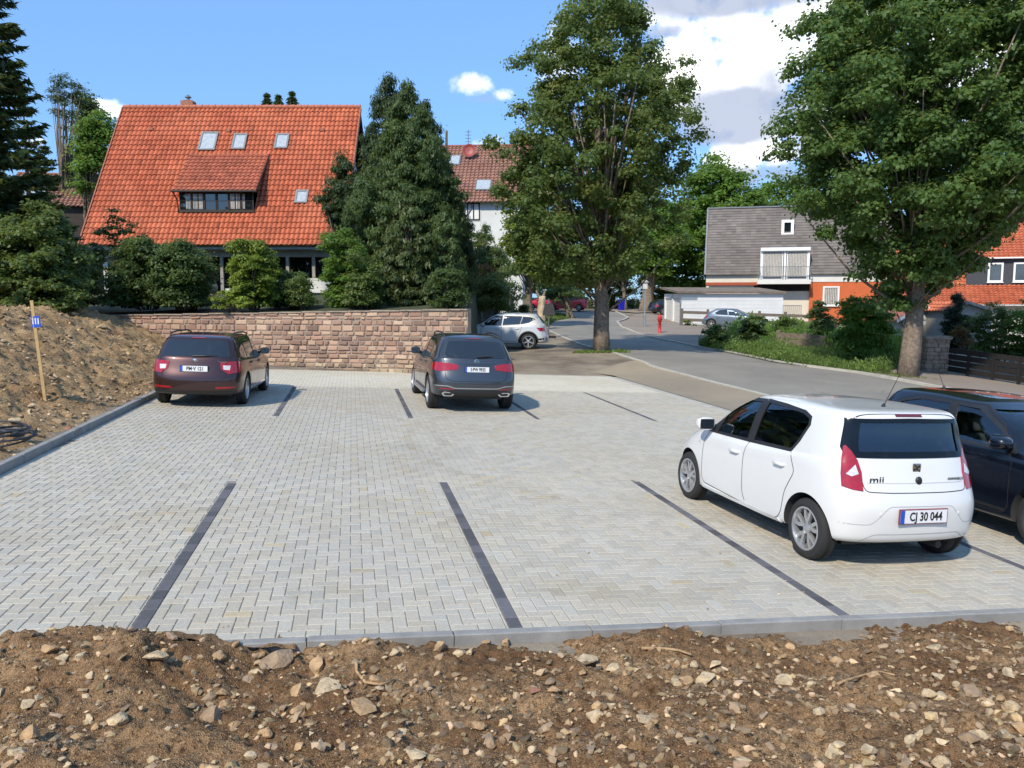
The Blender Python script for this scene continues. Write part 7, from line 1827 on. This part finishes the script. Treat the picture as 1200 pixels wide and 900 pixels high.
# --- dark blue hatchback nose towards us ------------------------------------------------
def navy_hatch():
    L, hw = 4.0, .845
    rg = std_rings(L, hw, .20, (.95, .93), .80, 3.0, .98, 2.15, .45, .14, 1.455, zm=.40, tumble=.75, z4=(.74, .78, .68))
    c = Car('hatchback', 'dark blue car facing the camera at the right edge beside the white one', L, rg, M['paint_navy'], sub=3)
    xa, xf, wr = .72, 3.18, .31
    F1 = [(2.72, .955), (1.80, .965), (1.70, 1.345), (2.05, 1.335), (2.42, 1.16)]
    F2 = [(1.72, .97), (.92, 1.0), (.62, 1.10), (.80, 1.27), (1.10, 1.34), (1.62, 1.345)]
    FW = [(-.66, 1.02), (.66, 1.02), (.53, 1.345), (-.53, 1.345)]; RW = [(-.55, 1.06), (.55, 1.06), (.47, 1.32), (-.47, 1.32)]
    c.arches((xa, xf), wr + .01, wr + .045, hw); c.hollow(.05, .60); c.cut_side(F1); c.cut_side(F2); c.cut_front(FW, 2.05); c.cut_rear(RW, .8)
    b = c.finish_body()
    for sd in (1, -1):
        c.window(F1, side=sd, frame=.03); c.window(F2, side=sd, frame=.03)
        c.patch('pillar_trim', [(1.60, 1.365), (1.70, .955), (1.83, .955), (1.73, 1.365)], M['black'], side=sd, off=.004)
        c.patch('mirror_sail', [(2.76, .95), (2.56, .955), (2.49, 1.13), (2.57, 1.10)], M['black'], side=sd, off=.005)
        c.seam('door_seam', [(1.70, 1.38), (1.78, .95), (1.80, .55), (1.72, .28)], sd)
        c.seam('door_seam', [(2.62, 1.0), (2.76, .86), (2.78, .36), (2.70, .28), (1.10, .28), (1.03, .5), (.82, .82), (.62, 1.05), (.7, 1.28), (1.05, 1.39), (2.05, 1.385), (2.45, 1.2), (2.62, 1.0)], sd)
        c.handle(2.0, .84, sd); c.handle(1.12, .87, sd); c.seam('side_crease', [(.6, .80), (1.6, .77), (2.9, .74)], sd, w=.012, off=.003, mat=M['paint_navy'])
        c.patch('sill_trim', [(1.05, .30), (2.74, .30), (2.74, .335), (1.05, .335)], M['black'], side=sd, off=.008)
        c.mirror(2.62, 1.01, sd, (.17, .22, .15))
        c.patch('headlight', [(.42, .64), (.70, .66), (.92, .80), (.86, .84), (.62, .78), (.45, .72)], M['clearlens'], 'front', sd, phi=35, off=.006)
        c.patch('tail_light', [(.55, .72), (.75, .75), (.82, .90), (.70, .95), (.56, .92)], M['redlens'], 'rear', sd, phi=28, off=.006)
    c.patch('windscreen', FW, M['clearglass'], 'front', off=-.006, thick=.004); c.patch('rear_window', RW, M['glass'], 'rear', off=-.006, thick=.004)
    c.patch('grille', [(-.42, .60), (.42, .60), (.46, .70), (-.46, .70)], M['black'], 'front', off=.004); c.patch('air_intake', [(-.6, .28), (.6, .28), (.5, .40), (-.5, .40)], M['black'], 'front', off=.004)
    p = c.at_face(.72, 0, 'top')[0]; mb = MB(); mb.tube([p, p + Vector((-.01, 0, .03))], [.022, .012], 10); mb.tube([p + Vector((-.01, 0, .02)), p + Vector((-.10, 0, .16)), p + Vector((-.20, 0, .30))], [.0045, .0035, .0025], 6); mb.build('aerial', M['black'], c.root)
    mb = MB(); mb.box((2.0, 0, .235), (3.2, 1.2, .05)); mb.build('underside', M['black'], c.root)
    seats(c, (1.1, 2.0), hw, .32); mb = MB(); mb.box((2.72, 0, .86), (.5, 1.3, .16), bev=.04); mb.build('dashboard', M['cabin'], c.root)
    for x in (xa, xf):
        for sd in (1, -1): c.wheel(x, sd, hw - .11, wr, .195, .215, 'five', dark=True)
    place_on_lot(c, 9.42, 7.76, 181, xa); return c
navy_hatch()

# --- brown estate -----------------------------------------------------------------------
def estate():
    L, hw = 4.66, .907
    rg = std_rings(L, hw, .22, (.96, .90), .80, 3.35, .97, 2.55, .48, .12, 1.465, zm=.42, tumble=.74, z3=.62, z4=(.78, .80, .68), rearover=.06)
    c = Car('estate_car', 'dark reddish brown estate car with roof rails parked by the stone wall', L, rg, M['paint_brown'], sub=3)
    xa, xf, wr = .92, 3.61, .325
    c.arches((xa, xf), wr + .01, wr + .05, hw); b = c.finish_body()
    W3 = [[(3.05, .945), (2.18, .965), (2.12, 1.35), (2.52, 1.335), (2.85, 1.14)], [(2.10, .967), (1.30, .99), (1.24, 1.355), (2.04, 1.352)], [(1.20, .993), (.78, 1.02), (.66, 1.10), (.78, 1.27), (.96, 1.335), (1.15, 1.35)]]
    for sd in (1, -1):
        for P in W3: c.window(P, side=sd, mat=M['darkglass'], glass_off=.002, frame=.022)
        c.seam('window_chrome', [(3.08, .93), (2.1, .95), (.8, 1.0), (.63, 1.09), (.76, 1.30), (.98, 1.365), (2.0, 1.385), (2.55, 1.36), (2.9, 1.15), (3.08, .94)], sd, w=.016, off=.008, mat=M['chrome'])
        c.seam('door_seam', [(2.12, 1.40), (2.16, .95), (2.2, .6), (2.1, .3)], sd); c.seam('door_seam', [(3.1, .96), (3.22, .8), (3.2, .36), (3.1, .3), (1.5, .3), (1.38, .45), (1.28, .75), (1.2, 1.0), (1.2, 1.38)], sd)
        c.handle(2.35, .84, sd); c.handle(1.42, .87, sd)
        c.patch('side_trim', [(1.42, .30), (3.2, .30), (3.2, .335), (1.42, .335)], M['chrome'], side=sd, off=.006)
        ph = 30; l_ = c.patch('tail_light', [(.50, .80), (.62, .70), (.86, .73), (.98, .80), (.99, .93), (.86, .955), (.60, .94), (.50, .93)], M['redlens'], 'rear', sd, phi=ph, off=.008, thick=.03)
        c.patch('reverse_lens', [(.545, .785), (.66, .775), (.69, .865), (.545, .87)], M['clearlens'], 'rear', sd, phi=ph, off=.0105, parent=l_)
        c.patch('reflector', [(.42, .405), (.78, .415), (.80, .455), (.42, .44)], M['redlens'], 'rear', sd, phi=10, off=.008)
        # roof rail
        ps = [c.at_face(x, sd * .60, 'top')[0] for x in (.62, .75, 1.3, 2.0, 2.35, 2.5)]; hs = (0, .055, .06, .06, .05, 0)
        mb = MB(); mb.tube([p + Vector((0, 0, h)) for p, h in zip(ps, hs)], [.014, .018, .018, .018, .018, .012], 8); mb.build('roof_rail', M['black'], c.root, smooth=True)
        c.mirror(2.96, .99, sd, (.16, .21, .15))
        c.patch('headlight', [(.5, .66), (.95, .70), (1.05, .80), (.8, .80), (.5, .76)], M['clearlens'], 'front', sd, phi=30, off=.006)
    c.patch('rear_window', [(-.66, 1.03), (.66, 1.03), (.63, 1.12), (.565, 1.345), (0, 1.365), (-.565, 1.345), (-.63, 1.12)], M['darkglass'], 'rear', off=.005)
    c.patch('brake_light', [(-.14, 1.388), (.14, 1.388), (.13, 1.402), (-.13, 1.402)], M['redlens'], 'rear', off=.008)
    c.patch('windscreen', [(-.68, 1.0), (.68, 1.0), (.55, 1.36), (-.55, 1.36)], M['darkglass'], 'front', off=.003)
    c.seam('hatch_seam', [(-.72, 1.36), (-.70, 1.0), (-.66, .93), (-.62, .66), (-.50, .56), (.50, .56), (.62, .66), (.66, .93), (.70, 1.0), (.72, 1.36)], 1, face='rear', w=.010, parent=b)
    c.seam('hatch_crease', [(-.60, .90), (-.42, .88), (-.30, .74), (.30, .74), (.42, .88), (.60, .90)], 1, face='rear', w=.012, mat=M['black'], parent=b)
    c.patch('bumper_trim', [(-.78, .25), (.78, .25), (.80, .36), (-.80, .36)], M['black'], 'rear', off=.006)
    for y in (.2,):
        mb = MB(); p = c.at_face(.05, 1.045, 'rear')[0]; q = c.at_face(-.42, 1.065, 'rear')[0]; mb.tube([p + Vector((-.02, 0, 0)), p.lerp(q, .5) + Vector((-.035, 0, 0)), q + Vector((-.016, 0, 0))], [.02, .014, .008], 7); mb.build('wiper', M['black'], c.root)
    c.plate(0, .80, 'PM·V 121', .52, .11, sx=.84)
    p = c.at_face(0, .955, 'rear')[0]; mb = MB(); mb.lathe([(0, .012), (.04, .010), (.048, 0)], 20, Matrix.Translation(p + Vector((0, 0, 0))) @ Matrix.Rotation(-math.pi / 2, 4, 'Y')); bd = mb.build('badge', M['chrome'], c.root)
    p = c.at_face(-.50, .935, 'rear')[0]; text_mesh('OCTAVIA', .04, .002, M['chrome'], 'lettering', c.root, p + Vector((-.006, 0, 0)), (math.pi / 2, 0, -math.pi / 2), sx=1.3, bold=.0015)
    p = c.at_face(.85, 0, 'top')[0]; mb = MB(); mb.add([p + Vector((.08, -.012, 0)), p + Vector((.08, .012, 0)), p + Vector((-.04, .02, 0)), p + Vector((-.04, -.02, 0)), p + Vector((-.035, 0, .055))], [(0, 1, 4), (1, 2, 4), (2, 3, 4), (3, 0, 4)]); mb.build('aerial_fin', M['black'], c.root)
    mb = MB(); mb.box((2.3, 0, .25), (3.6, 1.3, .06)); mb.build('underside', M['black'], c.root)
    for x in (xa, xf):
        for sd in (1, -1): c.wheel(x, sd, hw - .115, wr, .205, .215, 'ten')
    place_on_lot(c, 17.95, -3.02, -3.0, xa); return c
estate()

# --- dark grey sport utility car ----------------------------------------------------------
def suv_grey():
    L, hw = 4.66, .945
    rg = std_rings(L, hw, .30, (1.10, 1.04), .95, 3.38, 1.10, 2.60, .62, .13, 1.635, zm=.50, tumble=.71, z3=.72, z4=(.90, .92, .82), rearover=.06)
    c = Car('sport_utility_car', 'dark bluish grey sport utility car with two chrome tailpipes parked beside the wall', L, rg, M['paint_grey'], sub=3)
    xa, xf, wr = .93, 3.80, .365
    c.arches((xa, xf), wr + .01, wr + .055, hw); b = c.finish_body()
    W3 = [[(3.06, 1.07), (2.22, 1.085), (2.16, 1.51), (2.56, 1.49), (2.86, 1.30)], [(2.13, 1.087), (1.36, 1.11), (1.26, 1.51), (2.07, 1.515)], [(1.30, 1.112), (1.0, 1.14), (.80, 1.25), (.95, 1.44), (1.2, 1.50)]]
    for sd in (1, -1):
        for P in W3: c.window(P, side=sd, mat=M['darkglass'], glass_off=.002, frame=.022)
        c.seam('door_seam', [(2.14, 1.54), (2.18, 1.08), (2.2, .7), (2.12, .42)], sd); c.seam('door_seam', [(3.12, 1.1), (3.26, .9), (3.24, .5), (3.12, .42), (1.5, .42), (1.42, .6), (1.35, .9), (1.24, 1.15), (1.2, 1.5)], sd)
        c.handle(2.36, .96, sd); c.handle(1.46, .99, sd)
        mb = MB(); mb.tube([(1.45, sd * (hw + .02), .34), (3.25, sd * (hw + .02), .34)], [.045, .045], 8); mb.build('side_step', M['alloy'], c.root)
        ph = 25; c.patch('tail_light', [(.40, .965), (.42, .92), (.80, .875), (1.02, .90), (1.05, .99), (.92, 1.06), (.62, 1.05), (.42, 1.02)], M['redlens'], 'rear', sd, phi=ph, off=.008, thick=.03)
        c.patch('reflector', [(.50, .50), (.78, .51), (.78, .53), (.50, .52)], M['redlens'], 'rear', sd, phi=5, off=.008)
        mb = MB(); p = c.at_face(sd * .60, .40, 'rear')[0]; Tm = Matrix.Translation(p + Vector((-.015, 0, 0)))
        P = [(-.13, .0), (-.09, .04), (.10, .045), (.14, .02), (.10, -.04), (-.08, -.045)]; Mx = Matrix(((0, 0, -1, 0), (sd, 0, 0, 0), (0, 1, 0, 0), (0, 0, 0, 1)))
        mb.prism(P, -.03, .02, Tm @ Mx); e = mb.build('tailpipe', M['chrome'], c.root); mb = MB(); mb.prism([(x * .72, y * .6) for x, y in P], .018, .0215, Tm @ Mx); mb.build('tailpipe_opening', M['darkgap'], e)
        ps = [c.at_face(x, sd * .61, 'top')[0] for x in (.75, .9, 1.4, 2.0, 2.35, 2.5)]; hs = (0, .05, .055, .055, .045, 0)
        mb = MB(); mb.tube([p + Vector((0, 0, h)) for p, h in zip(ps, hs)], [.014, .02, .02, .02, .018, .012], 8); mb.build('roof_rail', M['black'], c.root, smooth=True)
        c.mirror(3.0, 1.11, sd, (.17, .22, .17)); c.patch('headlight', [(.5, .80), (.9, .82), (1.0, .93), (.75, .95), (.5, .90)], M['clearlens'], 'front', sd, phi=30, off=.006)
    c.patch('rear_window', [(-.62, 1.17), (0, 1.15), (.62, 1.17), (.66, 1.24), (.56, 1.49), (0, 1.52), (-.56, 1.49), (-.66, 1.24)], M['darkglass'], 'rear', off=.005)
    c.patch('windscreen', [(-.7, 1.13), (.7, 1.13), (.56, 1.5), (-.56, 1.5)], M['darkglass'], 'front', off=.003)
    c.patch('brake_light', [(-.16, 1.55), (.16, 1.55), (.15, 1.562), (-.15, 1.562)], M['redlens'], 'rear', off=.008)
    c.seam('hatch_seam', [(-.66, 1.50), (-.70, 1.2), (-.68, 1.0), (-.66, .75), (-.56, .68), (.56, .68), (.66, .75), (.68, 1.0), (.70, 1.2), (.66, 1.50)], 1, face='rear', w=.010, parent=b)
    c.patch('chrome_strip', [(-.40, 1.035), (.40, 1.035), (.40, 1.05), (-.40, 1.05)], M['paint_grey'], 'rear', off=.010)
    c.patch('rear_apron', [(-.80, .32), (.80, .32), (.74, .46), (.45, .50), (-.45, .50), (-.74, .46)], M['black'], 'rear', off=.006)
    c.seam('bumper_strip', [(-.86, .575), (-.60, .575), (-.48, .53), (.48, .53), (.60, .575), (.86, .575)], 1, face='rear', w=.018, off=.004, mat=M['alloy'], parent=b)
    for sd in (1, -1): pass
    mb = MB(); p = c.at_face(0, 1.185, 'rear')[0]; q = c.at_face(-.36, 1.20, 'rear')[0]; mb.tube([p + Vector((-.02, 0, 0)), p.lerp(q, .5) + Vector((-.035, 0, .01)), q + Vector((-.016, 0, 0))], [.02, .014, .008], 7); mb.build('wiper', M['black'], c.root)
    c.plate(0, .93, 'S·PW 9935', .52, .11, sx=.70)
    p = c.at_face(0, 1.095, 'rear')[0]; mb = MB(); T = Matrix.Translation(p + Vector((-.006, 0, 0))) @ Matrix.Rotation(-math.pi / 2, 4, 'Y')
    for k in range(24):
        pass
    mb.lathe([(.040, -.004), (.048, 0), (.040, .004)], 28, T, closed=True)
    for a in (90, 210, 330): mb.tube([T @ Vector((0, 0, .002)), T @ Vector((.04 * math.sin(R(a)) , .04 * math.cos(R(a)), .002))], [.007, .002], 5)
    mb.build('badge', M['chrome'], c.root)
    mb = MB(); mb.box((2.3, 0, .30), (3.6, 1.3, .08)); mb.build('underside', M['black'], c.root)
    for x in (xa, xf):
        for sd in (1, -1): c.wheel(x, sd, hw - .125, wr, .235, .235, 'five')
    place_on_lot(c, 17.75, 2.60, 2.0, xa); return c
suv_grey()

# --- cars farther off: same kit, fewer trimmings -------------------------------------------
def far_car(name, label, L, hw, H, paint_m, belt, cowl, zc, rf, rr, hb, xa, xf, wr, W3, rearW, frontW, sub=2, z0=.2, arch=None, zn=None, **kw):
    rg = std_rings(L, hw, z0, (belt + .03, belt), zn or belt - .12, cowl, zc, rf, rr, hb, H, **kw)
    c = Car(name, label, L, rg, paint_m, sub=sub); c.arches((xa, xf), wr + .01, wr + .05, hw); b = c.finish_body()
    for sd in (1, -1):
        for P in W3: c.window(P, side=sd, mat=M['darkglass'], glass_off=.002, frame=.022, step=.12)
        xs = sorted(p[0] for p in W3[0]); xm = W3[0][1][0] - .03
        c.seam('door_seam', [(xm, belt), (xm + .02, .35)], sd, w=.012); c.seam('door_seam', [(W3[0][0][0] + .02, belt), (W3[0][0][0] + .1, .6), (W3[0][0][0] + .05, .35), (xa + .55, .35), (xa + .4, .7), (xa + .3, belt)], sd, w=.012)
        c.mirror(W3[0][0][0] - .08, belt + .06, sd, (.16, .2, .14)); c.handle(xm + .2, belt - .12, sd); c.handle(xa + .5, belt - .10, sd)
        c.patch('tail_light', [(.58, belt - .22), (.92, belt - .20), (1.0, belt - .05), (.62, belt - .04)], M['redlens'], 'rear', sd, phi=30, off=.008, step=.1)
        c.patch('headlight', [(.5, belt - .32), (.92, belt - .28), (1.02, belt - .14), (.5, belt - .2)], M['clearlens'], 'front', sd, phi=30, off=.006, step=.1)
        if arch:
            for x in (xa, xf):
                P = [(x + (wr + .075) * math.cos(a), wr + .01 + (wr + .075) * math.sin(a)) for a in np.linspace(R(-5), R(185), 22)]; c.seam('arch_trim', P, sd, w=.06, off=.006, mat=M['black'])
            c.patch('sill_trim', [(xa + wr + .05, z0 + .01), (xf - wr - .05, z0 + .01), (xf - wr - .06, z0 + .16), (xa + wr + .06, z0 + .16)], M['black'], side=sd, off=.008, step=.12)
            c.patch('corner_trim', [(.1, z0 + .1), (xa - wr - .06, z0 + .08), (xa - wr - .07, z0 + .24), (.06, z0 + .28)], M['black'], side=sd, off=.008, step=.12)
    c.patch('rear_window', rearW, M['darkglass'], 'rear', off=.005, step=.12); c.patch('windscreen', frontW, M['darkglass'], 'front', off=.004, step=.12)
    mb = MB(); mb.box((L / 2, 0, z0 + .04), (L - 1, 1.2, .05)); mb.build('underside', M['black'], c.root)
    for x in (xa, xf):
        for sd in (1, -1): c.wheel(x, sd, hw - .115, wr, .21, wr - .105, 'five')
    return c, rg
def trap(w0, z0, w1, z1): return [(-w0, z0), (w0, z0), (w1, z1), (-w1, z1)]
c, _ = far_car('sport_utility_car', 'pearly white sport utility car with black wheel arch trim standing in tree shade', 4.36, .92, 1.60, M['paint_pearl'], 1.02, 3.15, 1.08, 2.4, .55, .12, .86, 3.50, .355,
    [[(2.92, 1.06), (2.08, 1.08), (2.02, 1.46), (2.38, 1.44), (2.66, 1.28)], [(2.0, 1.083), (1.26, 1.12), (1.16, 1.45), (1.94, 1.463)], [(1.2, 1.125), (.86, 1.20), (.60, 1.34), (.78, 1.41), (1.1, 1.44)]], trap(.6, 1.15, .5, 1.46), trap(.68, 1.1, .54, 1.48), sub=3, z0=.25, arch=True)
pr = gp(620, 36.0, 405); place_on_ground(c, pr.x + .05, pr.y + .85, math.pi - .10, .86)
GRD = 'red cars parked beyond the bend'
W5 = [[(2.75, .96), (1.9, .98), (1.82, 1.34), (2.15, 1.33), (2.45, 1.16)], [(1.83, .98), (1.0, 1.02), (.78, 1.12), (.95, 1.3), (1.75, 1.35)]]
def red(label): return far_car('hatchback', label, 4.05, .86, 1.45, M['paint_red'], .93, 3.0, .98, 2.2, .45, .14, .75, 3.25, .31, W5, trap(.55, 1.06, .47, 1.33), trap(.65, 1.02, .5, 1.35))[0]
c = red('red hatchback with its rear to the right, just behind the young brown tree'); q = gp(681, 76, 364); place_on_ground(c, q.x, q.y + .8, math.pi - .25, .75, dz=.1)
c = red('red hatchback parked left of the other one beside the pale cut trunk'); q = gp(652, 79, 364); place_on_ground(c, q.x, q.y + .8, math.pi + .12, .75, dz=.1)
c, _ = far_car('saloon_car', 'black car half hidden behind the left end of the white garages', 4.6, .9, 1.42, M['paint_black'], .93, 3.3, .95, 2.6, .7, .15, .95, 3.7, .33,
    [[(3.0, .95), (2.15, .97), (2.08, 1.33), (2.45, 1.32), (2.78, 1.14)], [(2.08, .975), (1.1, 1.01), (.8, 1.08), (1.15, 1.27), (2.0, 1.335)]], trap(.55, 1.02, .45, 1.3), trap(.68, .99, .52, 1.33))
q = gp(768, 77, 371); place_on_ground(c, q.x + .3, q.y, R(18), .95, dz=.06)
c, _ = far_car('coupe_car', 'silver blue car parked behind the burdock near the white garages', 4.4, .89, 1.40, M['paint_silver'], .92, 3.15, .96, 2.4, .95, .35, .80, 3.40, .32,
    [[(2.8, .95), (1.95, .97), (1.88, 1.31), (2.2, 1.30), (2.5, 1.14)], [(1.88, .975), (1.15, 1.0), (1.0, 1.06), (1.28, 1.25), (1.8, 1.31)]], trap(.55, 1.02, .45, 1.28), trap(.68, .99, .52, 1.31))
q = gp(838, 56, 382); place_on_ground(c, q.x, q.y + .3, R(-28), .80, dz=.05)
